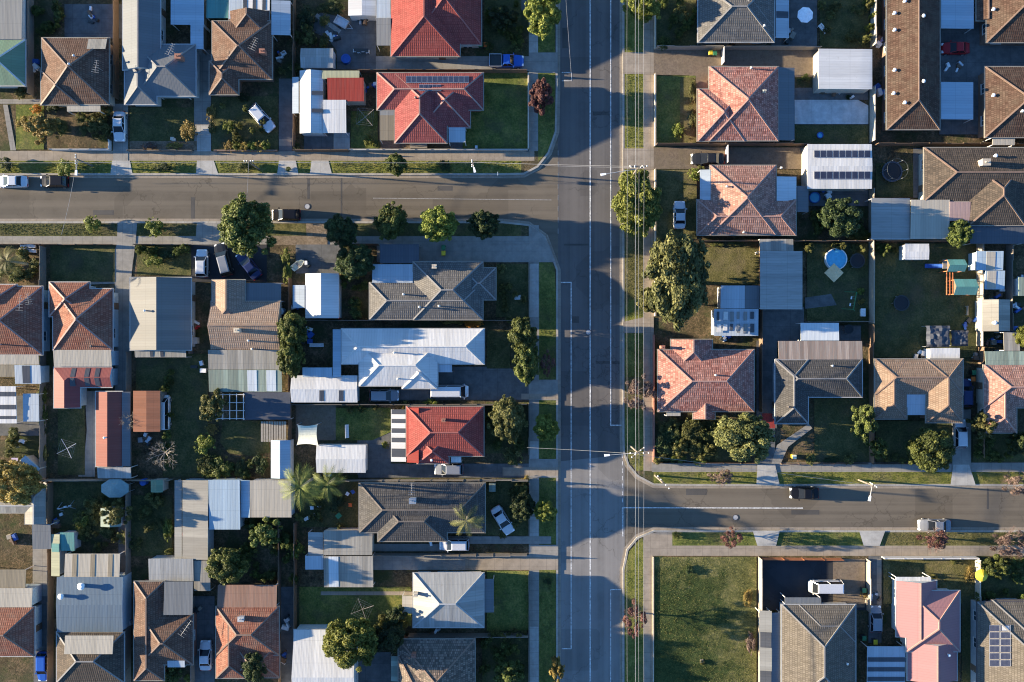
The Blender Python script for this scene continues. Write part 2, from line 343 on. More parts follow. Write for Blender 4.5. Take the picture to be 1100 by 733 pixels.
# ------------------------------------------------------------------ mesh builder
def auto_uv(pts):
    n = Vector((0, 0, 0))
    for i in range(len(pts)):
        a, b = pts[i], pts[(i + 1) % len(pts)]
        n += Vector(((a.y - b.y) * (a.z + b.z), (a.z - b.z) * (a.x + b.x), (a.x - b.x) * (a.y + b.y)))
    if n.length < 1e-9: return [(0, 0)] * len(pts)
    n.normalize()
    if abs(n.z) > 0.99999: return [(p.x, p.y) for p in pts]
    u = Vector((0, 0, 1)).cross(n).normalized(); v = n.cross(u)
    return [(p.dot(u), p.dot(v)) for p in pts]

class MB:
    def __init__(s): s.v = []; s.f = []; s.uv = []; s.mi = []; s.sm = []
    def face(s, pts, m=0, smooth=False):
        pts = [Vector(p) for p in pts]; i = len(s.v); s.v += pts
        s.f.append(tuple(range(i, i + len(pts)))); s.uv += auto_uv(pts); s.mi.append(m); s.sm.append(smooth)
    def hexa(s, b, t, m=0):
        """b, t: four bottom and four top points, counter-clockwise from above"""
        s.face(list(reversed(b)), m); s.face(t, m)
        for i in range(4):
            j = (i + 1) % 4; s.face([b[i], b[j], t[j], t[i]], m)
    def box(s, x0, y0, z0, x1, y1, z1, m=0):
        s.hexa([(x0, y0, z0), (x1, y0, z0), (x1, y1, z0), (x0, y1, z0)], [(x0, y0, z1), (x1, y0, z1), (x1, y1, z1), (x0, y1, z1)], m)
    def prism(s, pts, z0, z1, m=0, bottom=True):
        pts = [Vector((p[0], p[1], 0)) for p in pts]
        a = sum(pts[i].x * pts[(i + 1) % len(pts)].y - pts[(i + 1) % len(pts)].x * pts[i].y for i in range(len(pts)))
        if a < 0: pts.reverse()
        B = [Vector((p.x, p.y, z0)) for p in pts]; T = [Vector((p.x, p.y, z1)) for p in pts]
        s.face(T, m)
        if bottom: s.face(list(reversed(B)), m)
        for i in range(len(pts)):
            j = (i + 1) % len(pts); s.face([B[i], B[j], T[j], T[i]], m)
    def beam(s, p, q, w, h, m=0):
        p, q = Vector(p), Vector(q); d = (q - p)
        if d.length < 1e-6: return
        d.normalize()
        side = d.cross(Vector((0, 0, 1)))
        if side.length < 1e-4: side = Vector((1, 0, 0))
        side.normalize(); up = side.cross(d)
        a, b = side * w / 2, up * h / 2
        A = [p - a - b, p + a - b, p + a + b, p - a + b]; B = [q - a - b, q + a - b, q + a + b, q - a + b]
        s.face(A, m); s.face(list(reversed(B)), m)
        for i in range(4):
            j = (i + 1) % 4; s.face([A[i], B[i], B[j], A[j]], m)
    def cyl(s, p, q, r0, r1=None, n=10, m=0, caps=True):
        r1 = r0 if r1 is None else r1
        p, q = Vector(p), Vector(q); d = (q - p).normalized()
        a = d.orthogonal().normalized(); b = d.cross(a)
        A = [p + (a * math.cos(2 * math.pi * i / n) + b * math.sin(2 * math.pi * i / n)) * r0 for i in range(n)]
        B = [q + (a * math.cos(2 * math.pi * i / n) + b * math.sin(2 * math.pi * i / n)) * r1 for i in range(n)]
        for i in range(n):
            j = (i + 1) % n; s.face([A[i], A[j], B[j], B[i]], m, True)
        if caps: s.face(list(reversed(A)), m); s.face(B, m)
    def tube(s, pts, r, n=6, m=0):
        for a, b in zip(pts[:-1], pts[1:]): s.cyl(a, b, r, r, n, m)
    def lathe(s, prof, cx=0, cy=0, n=20, m=0, cap=True):
        rings = [[Vector((cx + r * math.cos(2 * math.pi * i / n), cy + r * math.sin(2 * math.pi * i / n), z)) for i in range(n)] for r, z in prof]
        for A, B in zip(rings[:-1], rings[1:]):
            for i in range(n):
                j = (i + 1) % n; s.face([A[i], A[j], B[j], B[i]], m, True)
        if cap: s.face(rings[-1], m)
    def mesh(s, name, mats, org=(0, 0, 0)):
        me = bpy.data.meshes.new(name); o = Vector(org)
        me.from_pydata([tuple(p - o) for p in s.v], [], s.f)
        ul = me.uv_layers.new(name='UVMap')
        flat = [c for uv in s.uv for c in uv]
        ul.data.foreach_set('uv', flat)
        for m in mats: me.materials.append(MATS[m])
        me.polygons.foreach_set('material_index', s.mi)
        me.polygons.foreach_set('use_smooth', s.sm)
        me.update()
        return me
    def build(s, name, mats, parent=None, org=(0, 0, 0), **tags):
        if isinstance(mats, str): mats = [mats]
        o = bpy.data.objects.new(name, s.mesh(name, mats, org)); C.objects.link(o)
        if parent is not None: o.parent = parent
        tag(o, **tags)
        return o

def tag(o, label=None, cat=None, group=None, kind=None):
    if label: o['label'] = label
    if cat: o['category'] = cat
    if group: o['group'] = group
    if kind: o['kind'] = kind
    return o
def empty(name, loc, label, cat, group=None, rz=0.0):
    o = bpy.data.objects.new(name, None); C.objects.link(o); o.empty_display_size = 0.3
    o.location = loc; o.rotation_euler = (0, 0, rz)
    return tag(o, label, cat, group)
def inst(name, me, parent, loc=(0, 0, 0), rz=0.0, label=None):
    o = bpy.data.objects.new(name, me); C.objects.link(o); o.parent = parent
    o.location = loc; o.rotation_euler = (0, 0, rz)
    if label: o['label'] = label
    return o

# ------------------------------------------------------------------ ground sheets
LAYER = [0]
def sheet_ground(name, mat, px, base=G, label=None):
    LAYER[0] += 1
    z = base + 0.004 + 0.0011 * LAYER[0]
    pts = [P(x, y) for x, y in px]
    a = sum(pts[i].x * pts[(i + 1) % len(pts)].y - pts[(i + 1) % len(pts)].x * pts[i].y for i in range(len(pts)))
    if a < 0: pts.reverse()
    m = MB(); m.face([(p.x, p.y, z) for p in pts])
    return m.build(name, mat, kind='structure')
def rect(x0, y0, x1, y1): return [(x0, y0), (x1, y0), (x1, y1), (x0, y1)]
def arc(cx, cy, r, a0, a1, n=10):
    return [(cx + r * math.cos(R(a0 + (a1 - a0) * i / n)), cy - r * math.sin(R(a0 + (a1 - a0) * i / n))) for i in range(n + 1)]

# ------------------------------------------------------------------ houses
def _window():
    m = MB(); w, h = 1.5, 1.15
    for x0, x1, z0, z1 in ((-w/2, w/2, -h/2, -h/2+.07), (-w/2, w/2, h/2-.07, h/2), (-w/2, -w/2+.07, -h/2+.07, h/2-.07), (w/2-.07, w/2, -h/2+.07, h/2-.07), (-.03, .03, -h/2+.07, h/2-.07)):
        m.box(x0, -0.05, z0, x1, 0.0, z1)
    m.box(-w/2-.06, -0.1, -h/2-.07, w/2+.06, 0.0, -h/2-.003)
    p = MB(); p.box(-w/2+.07, -.02, -h/2+.07, -.03, -.004, h/2-.07); p.box(.03, -.02, -h/2+.07, w/2-.07, -.004, h/2-.07)
    d = MB(); d.box(-.42, -.05, 0, .42, 0, 2.02); d.box(-.5, -.03, 0, -.423, 0, 2.1); d.box(.423, -.03, 0, .5, 0, 2.1); d.box(-.42, -.03, 2.023, .42, 0, 2.1)
    hd = MB(); hd.cyl((.32, -.05, 1), (.32, -.11, 1), .03)
    return (m.mesh('window', ['trim_white']), p.mesh('pane', ['window_pane']), d.mesh('door', ['timber_brown']), hd.mesh('handle', ['steel']))
WIN, PANE, DOOR, HANDLE = _window()

class House: pass
def wing_world(w, eave):
    x0, y0, x1, y1 = w[:4]
    e = eave + (w[6] if len(w) > 6 else 0)
    a = P(x0, y1, e); b = P(x1, y0, e)
    return a.x, a.y, b.x, b.y, e
def wing_geo(mb, X0, Y0, X1, Y1, z, axis, ends, tp, solid=True):
    caps = []; 
    if axis == 'x':
        hw = (Y1 - Y0) / 2; zr = z + hw * tp; ym = (Y0 + Y1) / 2
        a = X0 + (hw if ends[0] == 'h' else 0); b = X1 - (hw if ends[1] == 'h' else 0)
        if a > b: a = b = (a + b) / 2
        ra, rb = Vector((a, ym, zr)), Vector((b, ym, zr))
        c = [Vector((X0, Y0, z)), Vector((X1, Y0, z)), Vector((X1, Y1, z)), Vector((X0, Y1, z))]
        mb.face([c[0], c[1], rb, ra] if (rb - ra).length > 1e-4 else [c[0], c[1], ra]); mb.face([c[2], c[3], ra, rb] if (rb - ra).length > 1e-4 else [c[2], c[3], ra])
        mb.face([c[3], c[0], ra], 0 if ends[0] == 'h' else 1); mb.face([c[1], c[2], rb], 0 if ends[1] == 'h' else 1)
        if ends[0] == 'h': caps += [(c[0], ra), (c[3], ra)]
        if ends[1] == 'h': caps += [(c[1], rb), (c[2], rb)]
    else:
        hw = (X1 - X0) / 2; zr = z + hw * tp; xm = (X0 + X1) / 2
        a = Y1 - (hw if ends[0] == 'h' else 0); b = Y0 + (hw if ends[1] == 'h' else 0)
        if b > a: a = b = (a + b) / 2
        ra, rb = Vector((xm, a, zr)), Vector((xm, b, zr))
        c = [Vector((X0, Y0, z)), Vector((X1, Y0, z)), Vector((X1, Y1, z)), Vector((X0, Y1, z))]
        two = (rb - ra).length > 1e-4
        mb.face([c[1], c[2], ra, rb] if two else [c[1], c[2], ra]); mb.face([c[3], c[0], rb, ra] if two else [c[3], c[0], ra])
        mb.face([c[2], c[3], ra], 0 if ends[0] == 'h' else 1); mb.face([c[0], c[1], rb], 0 if ends[1] == 'h' else 1)
        if ends[0] == 'h': caps += [(c[2], ra), (c[3], ra)]
        if ends[1] == 'h': caps += [(c[0], rb), (c[1], rb)]
    if two if axis == 'y' else (rb - ra).length > 1e-4: caps.append((ra, rb))
    mb.face([c[3], c[2], c[1], c[0]], 1)
    return caps
def wing_z(x, y, W, axis, ends, tp):
    X0, Y0, X1, Y1, z = W
    if not (X0 - .01 <= x <= X1 + .01 and Y0 - .01 <= y <= Y1 + .01): return None
    dx = min(x - X0 if ends[0] == 'h' or axis == 'y' else 1e9, X1 - x if ends[1] == 'h' or axis == 'y' else 1e9)
    dy = min(Y1 - y if ends[0] == 'h' or axis == 'x' else 1e9, y - Y0 if ends[1] == 'h' or axis == 'x' else 1e9)
    return z + tp * max(0, min(dx, dy))

def house(label, wings, roof, wall='brick_red', cap=None, eave=2.7, pitch=23, cat='house', name='house', gut='trim_cream', wins=True, group=None, over=0.45, ends_mat=None):
    h = House(); h.tp = math.tan(R(pitch)); h.eave = eave
    h.W = []; h.spec = []
    eave += G
    for i, w in enumerate(wings):
        X0, Y0, X1, Y1, e = wing_world(w, eave); h.W.append((X0, Y0, X1, Y1, e - 0.004 * i)); h.spec.append((w[4], w[5]))
    X0, Y0, X1, Y1, e = h.W[0]
    h.org = Vector(((X0 + X1) / 2, (Y0 + Y1) / 2, G))
    h.root = empty(name, h.org, label, cat, group)
    rb = MB(); caps = []
    for W, (ax, en) in zip(h.W, h.spec):
        caps.append(wing_geo(rb, *W, ax, en, h.tp))
    h.roof = rb.build('roof', [roof, ends_mat or wall], h.root, h.org)
    if cap:
        cb = MB()
        for cs in caps:
            for a, b in cs: cb.beam(a + Vector((0, 0, .02)), b + Vector((0, 0, .02)), 0.2, 0.10)
        cb.build('ridge_cap', cap, h.roof, (0, 0, 0) if False else h.org)
    if gut:
        gb = MB()
        for X0, Y0, X1, Y1, e in h.W:
            g = 0.13; z0, z1 = e - .16, e - .01
            gb.box(X0 - g, Y0 - g, z0, X1 + g, Y0 - .002, z1); gb.box(X0 - g, Y1 + .002, z0, X1 + g, Y1 + g, z1)
            gb.box(X0 - g, Y0, z0, X0 - .002, Y1, z1); gb.box(X1 + .002, Y0, z0, X1 + g, Y1, z1)
        gb.build('gutter', {'trim_cream': 'gutter_cream', 'trim_white': 'gutter_white'}.get(gut, gut), h.roof, h.org)
    wb = MB()
    for i, (X0, Y0, X1, Y1, e) in enumerate(h.W):
        wb.box(X0 + over, Y0 + over, G - .05, X1 - over, Y1 - over, e - .02 - .003 * i)
    wb.build('wall', wall, h.root, h.org)
    if wins:
        done = False
        for i, (X0, Y0, X1, Y1, e) in enumerate(h.W):
            x0, y0, x1, y1 = X0 + over, Y0 + over, X1 - over, Y1 - over
            for (ax, ay, bx, by, nx, ny) in ((x0, y0, x1, y0, 0, -1), (x1, y0, x1, y1, 1, 0), (x1, y1, x0, y1, 0, 1), (x0, y1, x0, y0, -1, 0)):
                mx, my = (ax + bx) / 2, (ay + by) / 2
                if nx * mx + ny * my > -10: continue
                L = math.hypot(bx - ax, by - ay); n = int(L // 3.4)
                for k in range(n):
                    f = (k + 0.5) / n; x = ax + (bx - ax) * f; y = ay + (by - ay) * f
                    if any(j != i and V[0] < x + nx * .3 < V[2] and V[1] < y + ny * .3 < V[3] for j, V in enumerate(h.W)): continue
                    if abs(x) > 82 or abs(y) > 56: continue
                    rz = math.atan2(ny, nx) + math.pi / 2
                    if not done and k == n // 2:
                        done = True
                        d = inst('door', DOOR, h.root, Vector((x + nx * .004, y + ny * .004, G)) - h.org, rz); inst('handle', HANDLE, d)
                    else:
                        o = inst('window', WIN, h.root, Vector((x + nx * .004, y + ny * .004, G + 1.55)) - h.org, rz); inst('pane', PANE, o)
    return h
def roof_z(h, x, y):
    zs = [wing_z(x, y, W, ax, en, h.tp) for W, (ax, en) in zip(h.W, h.spec)]
    zs = [z for z in zs if z is not None]
    return max(zs) if zs else h.eave + G
def on_roof(h, px, py):
    z = h.eave + 1.2
    for _ in range(5):
        p = P(px, py, z); z = roof_z(h, p.x, p.y)
    return Vector((p.x, p.y, z))
def chimney(h, px, py, mat='brick_red', w=0.7, tall=1.1, rot=0):
    p = on_roof(h, px, py); m = MB()
    m.box(p.x - w/2, p.y - w*.4, p.z - .6, p.x + w/2, p.y + w*.4, p.z + tall); m.box(p.x - w/2 - .06, p.y - w*.4 - .06, p.z + tall, p.x + w/2 + .06, p.y + w*.4 + .06, p.z + tall + .12)
    m.cyl((p.x - .14, p.y, p.z + tall + .12), (p.x - .14, p.y, p.z + tall + .4), .1); m.cyl((p.x + .14, p.y, p.z + tall + .12), (p.x + .14, p.y, p.z + tall + .4), .1)
    m.build('chimney', mat, h.roof, h.org)
def vent(h, px, py, mat='steel', r=0.17, tall=0.5):
    p = on_roof(h, px, py); m = MB()
    m.cyl((p.x, p.y, p.z - .2), (p.x, p.y, p.z + tall), r * .6); m.lathe([(r, p.z + tall), (r * 1.1, p.z + tall + .08), (r * .4, p.z + tall + .2)], p.x, p.y, 10)
    m.build('vent', mat, h.roof, h.org)
def antenna(h, px, py, ang=60, tall=1.9, ln=1.7):
    p = on_roof(h, px, py); m = MB(); t = p + Vector((0, 0, tall))
    m.cyl(p - Vector((0, 0, .3)), t, .02, n=6)
    d = Vector((math.cos(R(ang)), math.sin(R(ang)), 0)); s = Vector((-d.y, d.x, 0))
    a, b = t - d * ln / 2 - Vector((0, 0, .1)), t + d * ln / 2 - Vector((0, 0, .1)); m.cyl(a, b, .025, n=6)
    for k in range(6):
        q = a.lerp(b, k / 5); w = .55 - .05 * k; m.cyl(q - s * w, q + s * w, .018, n=5)
    m.build('antenna', 'wire', h.roof, h.org)
def box_on(h, px0, py0, px1, py1, name, mat, tall=0.5):
    a = on_roof(h, (px0 + px1) / 2, (py0 + py1) / 2); k0 = P(px0, py1, a.z + tall); k1 = P(px1, py0, a.z + tall); m = MB()
    m.box(k0.x, k0.y, a.z - .5, k1.x, k1.y, a.z + tall); m.build(name, mat, h.roof, h.org)
def panels(h, x0, y0, x1, y1, nx, ny, label=None):
    for i in range(nx):
        for j in range(ny):
            a = (x0 + (x1 - x0) * (i + .04) / nx, y0 + (y1 - y0) * (j + .04) / ny); b = (x0 + (x1 - x0) * (i + .96) / nx, y0 + (y1 - y0) * (j + .96) / ny)
            q = [on_roof(h, a[0], b[1]), on_roof(h, b[0], b[1]), on_roof(h, b[0], a[1]), on_roof(h, a[0], a[1])]
            n = (q[1] - q[0]).cross(q[3] - q[0]).normalized()
            m = MB(); lo = [p + n * .06 for p in q]; hi = [p + n * .10 for p in q]; m.hexa(lo, hi, 1)
            c = sum(hi, Vector()) / 4; m.face([c + (p - c) * .93 + n * .004 for p in hi], 0)
            m.build('solar_panel', ['solar_cell', 'steel'], h.roof, h.org)

def slab(mb, x0, y0, x1, y1, h, tilt='s', dz=0.25, th=0.07, m=0, lift=0.0):
    """roof sheet over photo rectangle, h at its low edge; tilt names the low side"""
    a = P(x0, y1, h); b = P(x1, y0, h)
    def z(x, y):
        fx = (x - a.x) / (b.x - a.x); fy = (y - a.y) / (b.y - a.y)
        return h + lift + dz * {'s': fy, 'n': 1 - fy, 'w': fx, 'e': 1 - fx}[tilt]
    T = [Vector((x, y, z(x, y))) for x, y in ((a.x, a.y), (b.x, a.y), (b.x, b.y), (a.x, b.y))]
    mb.hexa([p - Vector((0, 0, th)) for p in T], T, m)
    return T
def lean(h, x0, y0, x1, y1, mat, tilt='s', hh=2.4, dz=0.25, name='lean_to_roof', posts=True, strips=None, smat='skylight_dark', walls=None, along='x'):
    hh += G
    m = MB(); T = slab(m, x0, y0, x1, y1, hh, tilt, dz)
    o = m.build(name, mat, h.root, h.org)
    for f0, f1 in (strips or []):
        k = MB()
        if along == 'x': slab(k, x0 + (x1 - x0) * f0, y0 + .6, x0 + (x1 - x0) * f1, y1 - .6, hh, tilt, dz, .03, 0, .035)
        else: slab(k, x0 + .6, y0 + (y1 - y0) * f0, x1 - .6, y0 + (y1 - y0) * f1, hh, tilt, 0.02 if tilt in 'ns' else dz, .03, 0, .035 + (dz * (1 - (f0 + f1) / 2) if tilt == 's' else dz * (f0 + f1) / 2 if tilt == 'n' else 0))
        k.build('skylight', smat, o, h.org)
    if walls:
        k = MB(); k.box(T[0].x + .15, T[0].y + .15, G - .05, T[2].x - .15, T[2].y - .15, hh - .1); k.build('wall', walls, h.root, h.org)
    elif posts:
        for p in T:
            c = (T[0] + T[2]) / 2; q = p + (c - p) * .04
            k = MB(); k.beam((q.x, q.y, G - .05), (q.x, q.y, q.z - .12), .09, .09); k.build('post', 'trim_white', h.root, h.org)
    return o
def flat_thing(label, x0, y0, x1, y1, mat, tilt='s', hh=2.4, dz=0.2, cat='carport', name='carport', strips=None, smat='skylight_dark', walls=None, along='x', group=None):
    h = House(); a = P(x0, y1, hh); b = P(x1, y0, hh)
    h.org = Vector(((a.x + b.x) / 2, (a.y + b.y) / 2, G)); h.root = empty(name, h.org, label, cat, group)
    lean(h, x0, y0, x1, y1, mat, tilt, hh, dz, 'roof', True, strips, smat, walls, along)
    return h
def shed(label, x0, y0, x1, y1, roof, axis='x', ends='gg', eave=2.2, pitch=14, wall='render_grey', cat='shed', gut=None, name='shed'):
    return house(label, [(x0, y0, x1, y1, axis, ends)], roof, wall, None, eave, pitch, cat, name, gut, False, None, 0.12)

# ------------------------------------------------------------------ fences
def fence(label, pts, mat='timber_grey', h=1.7, th=0.06, cat='fence', name='timber_fence', cap=None, jitter=True):
    rr = random.Random(len(label) * 7 + int(pts[0][0])); q = [P(x, y) for x, y in pts]
    m = MB()
    for a, b in zip(q[:-1], q[1:]):
        a = a.copy(); b = b.copy(); a.z = b.z = G
        L = (b - a).length; n = max(1, int(L / 2.4)); d = (b - a).normalized()
        for i in range(n):
            p0 = a.lerp(b, i / n) + d * .012; p1 = a.lerp(b, (i + 1) / n) - d * .012
            hh = h + (rr.uniform(-.05, .05) if jitter else 0); lean_ = Vector((-d.y, d.x, 0)) * (rr.uniform(-.05, .05) if jitter else 0)
            z0 = Vector((0, 0, hh / 2 - .02))
            s = Vector((-d.y, d.x, 0)) * th / 2
            m.hexa([p0 - s, p1 - s, p1 + s, p0 + s], [p0 - s + lean_ + Vector((0, 0, hh)), p1 - s + lean_ + Vector((0, 0, hh)), p1 + s + lean_ + Vector((0, 0, hh)), p0 + s + lean_ + Vector((0, 0, hh))])
            m.box(p0.x - .05, p0.y - .05, G - .05, p0.x + .05, p0.y + .05, G + h + .06, 0)
    return m.build(name, mat, label=label, cat=cat)

# ------------------------------------------------------------------ plants
def leaf_cloud(seed, lobes, n, leaf, flat=0.0, shell=0.55):
    """lobes: (x,y,z,r). leaf-sized quads spread through the lobes, each lobe with its own tone"""
    rr = random.Random(seed); v = []; f = []; tint = []
    vol = [l[3] ** 2 for l in lobes]; tot = sum(vol)
    for (x, y, z, r), w in zip(lobes, vol):
        lt = rr.uniform(0.15, 0.75)
        for _ in range(int(n * w / tot)):
            d = Vector((rr.gauss(0, 1), rr.gauss(0, 1), rr.gauss(0, 1))).normalized()
            rad = r * (shell + (1 - shell) * rr.random() ** 0.5) * rr.uniform(.85, 1.08)
            c = Vector((x, y, z)) + d * rad
            nn = (d + Vector((rr.gauss(0, .55), rr.gauss(0, .55), rr.gauss(0, .55) + flat))).normalized()
            a = nn.orthogonal().normalized(); b = nn.cross(a); ang = rr.uniform(0, 6.28)
            a, b = a * math.cos(ang) + b * math.sin(ang), b * math.cos(ang) - a * math.sin(ang)
            s = leaf * rr.uniform(.6, 1.35); i = len(v)
            v += [c - a * s, c - b * s * .55 + nn * s * .12, c + a * s, c + b * s * .55 + nn * s * .12]
            f.append((i, i + 1, i + 2, i + 3)); tint.append(max(0, min(1, lt + rr.gauss(0, .2))))
    return v, f, tint
def leaf_mesh(name, seed, lobes, n, leaf, mat, flat=0.0, shell=0.55):
    v, f, tint = leaf_cloud(seed, lobes, n, leaf, flat, shell)
    me = bpy.data.meshes.new(name); me.from_pydata([tuple(p) for p in v], [], f)
    a = me.attributes.new('tint', 'FLOAT', 'FACE'); a.data.foreach_set('value', tint)
    me.materials.append(MATS[mat]); me.update()
    return me
def crown_lobes(seed, kind):
    rr = random.Random(seed); out = []
    if kind == 'round':      # unit crown centred z=0, radius 1
        out.append((0, 0, -.05, .70))
        for k in range(46):
            t = rr.uniform(0, 6.28); u = rr.uniform(-.5, 1); q = math.sqrt(max(0, 1 - u * u))
            r = rr.uniform(.13, .30); d = rr.uniform(.90, 1.02) - r
            out.append((d * q * math.cos(t), d * q * math.sin(t), d * u * .95, r))
        for k in range(20):
            t = rr.uniform(0, 6.28); u = rr.uniform(-.6, .95); q = math.sqrt(max(0, 1 - u * u))
            r = rr.uniform(.07, .14); d = rr.uniform(.86, 1.02)
            out.append((d * q * math.cos(t), d * q * math.sin(t), d * u * .95, r))
    elif kind == 'loose':
        out.append((0, 0, -.1, .5))
        for k in range(36):
            t = rr.uniform(0, 6.28); u = rr.uniform(-.6, 1); q = math.sqrt(max(0, 1 - u * u))
            r = rr.uniform(.10, .24); d = rr.uniform(.6, 1.04) - r * .5
            out.append((d * q * math.cos(t), d * q * math.sin(t), d * u, r))
    elif kind == 'sparse':
        for k in range(26):
            t = rr.uniform(0, 6.28); u = rr.uniform(-.5, .9); q = math.sqrt(1 - u * u * .9)
            d = rr.uniform(.3, .95); out.append((d * q * math.cos(t), d * q * math.sin(t), d * u, rr.uniform(.1, .22)))
    elif kind == 'shrub':
        out.append((0, 0, .1, .6))
        for k in range(9):
            t = rr.uniform(0, 6.28); r = rr.uniform(.28, .45); d = .95 - r
            out.append((d * math.cos(t), d * math.sin(t), rr.uniform(-.1, .65), r))
        for k in range(16):
            t = rr.uniform(0, 6.28); d = rr.uniform(.75, 1.1); out.append((d * math.cos(t), d * math.sin(t), rr.uniform(-.2, .7), rr.uniform(.08, .17)))
    return out
CROWN = {}
NL = {'round': 18000, 'loose': 10500, 'sparse': 2600, 'shrub': 2200}
LS = {'round': .047, 'loose': .05, 'sparse': .05, 'shrub': .085}
def crown_mesh(kind, leaf, var):
    k = (kind, leaf, var)
    if k not in CROWN:
        CROWN[k] = leaf_mesh('crown' if kind != 'shrub' else 'foliage', hash(kind) % 1 + var * 31 + len(leaf), crown_lobes(var * 17 + len(kind), kind), NL[kind], LS[kind], leaf, .25)
    return CROWN[k]
TRUNK = {}
def trunk_mesh(var, mat):
    k = (var, mat)
    if k not in TRUNK:   # unit: ground at z=-2 (scaled), crown centre z=0
        rr = random.Random(var); m = MB()
        p = [Vector((0, 0, -2)), Vector((rr.uniform(-.04, .04), rr.uniform(-.04, .04), -1.2)), Vector((rr.uniform(-.08, .08), rr.uniform(-.08, .08), -.5)), Vector((rr.uniform(-.1, .1), rr.uniform(-.1, .1), .35))]
        rad = [.085, .07, .06, .025]
        for i in range(3): m.cyl(p[i], p[i + 1], rad[i], rad[i + 1], 8, caps=False)
        for i in range(7):
            t = i * 6.28 / 7 + rr.uniform(-.3, .3); s = p[2].lerp(p[3], rr.uniform(0, .7)); e = s + Vector((math.cos(t) * .6, math.sin(t) * .6, rr.uniform(.1, .6)))
            m.cyl(s, e, .032, .01, 6, caps=False)
        TRUNK[k] = m.mesh('trunk', [mat])
    return TRUNK[k]
tv = [0]
def tree(label, px, py, rx, ry, hgt, leaf='leaf_green', kind='round', cat='tree', name='tree', bark='bark', group=None):
    """rx, ry: crown radii in photo pixels; hgt: total height"""
    tv[0] += 1
    k = S * (H - hgt * .6) / H; RX, RY = rx * k * 1.12, ry * k * 1.12; rz_ = min((RX + RY) / 2 * .95, hgt * .45); cz = hgt - rz_
    p = P(px, py, cz); root = empty(name, (p.x, p.y, G), label, cat, group)
    rot = rnd.uniform(0, 6.28)
    c = inst('crown', crown_mesh(kind, leaf, tv[0] % 3), root, (0, 0, cz - G)); c.scale = (RX, RY, rz_); c.rotation_euler = (0, 0, 0)
    if kind in ('round', 'loose'): c.rotation_euler = (0, 0, 0)
    if abs(RX - RY) < .25 * RX: c.rotation_euler = (0, 0, rot)
    t = inst('trunk', trunk_mesh(tv[0] % 4, bark), root, (0, 0, cz - G)); mr = min(RX, RY); t.scale = (mr * .8, mr * .8, (cz - G) / 2)
    return root
STEM = None
def shrub(label, px, py, rx, ry=None, hgt=None, leaf='leaf_green', cat='shrub', name='shrub', group=None):
    global STEM
    ry = ry or rx; tv[0] += 1
    RX, RY = rx * S, ry * S; hgt = hgt or max(.5, min(RX, RY) * 1.3)
    p = P(px, py, hgt * .5); root = empty(name, (p.x, p.y, G), label, cat, group)
    c = inst('foliage', crown_mesh('shrub', leaf, tv[0] % 3), root, (0, 0, hgt * .45)); c.scale = (RX, RY, hgt * .55); c.rotation_euler = (0, 0, rnd.uniform(0, 6.28) if abs(RX - RY) < .3 * RX else 0)
    if STEM is None:
        m = MB()
        for i in range(4): m.cyl((0, 0, 0), (.3 * math.cos(i * 1.57), .3 * math.sin(i * 1.57), .8), .06, .03, 6)
        STEM = m.mesh('stem', ['bark'])
    s = inst('stem', STEM, root); s.scale = (min(RX, RY), min(RX, RY), hgt * .6)
    return root
def bare_tree(label, px, py, r, hgt, mat='twig_grey', name='bare_tree', seed=1, leaf=None, ry=None, cat='tree'):
    rr = random.Random(seed); rad = r * S; p = P(px, py, hgt * .6); root = empty(name, (p.x, p.y, G), label, cat)
    t = MB(); t.cyl((0, 0, -.05), (0, 0, hgt * .35), rad * .05 + .03, rad * .04 + .02, 8)
    t.build('trunk', mat, root)
    m = MB(); sy = (ry or r) / r
    def br(a, d, L, w, lv):
        b = a + d * L; m.cyl(a, b, w, w * .6, 4, caps=False)
        if lv == 0: return
        for k in range(3 if lv > 1 else 4):
            n = (d + Vector((rr.gauss(0, .5), rr.gauss(0, .5), rr.gauss(0, .3)))).normalized(); br(a.lerp(b, rr.uniform(.55, 1)), n, L * rr.uniform(.55, .8), w * .6, lv - 1)
    for k in range(9):
        t_ = k * .7 + rr.uniform(-.2, .2); br(Vector((0, 0, hgt * rr.uniform(.25, .38))), Vector((math.cos(t_), math.sin(t_) * sy, rr.uniform(.25, 1.1))).normalized(), rad * .45, .05, 3)
    m.build('branches', mat, root)
    if leaf:
        c = inst('foliage', crown_mesh('sparse', leaf, seed % 3), root, (0, 0, hgt * .6)); c.scale = (rad, rad * sy, hgt * .4)
    return root
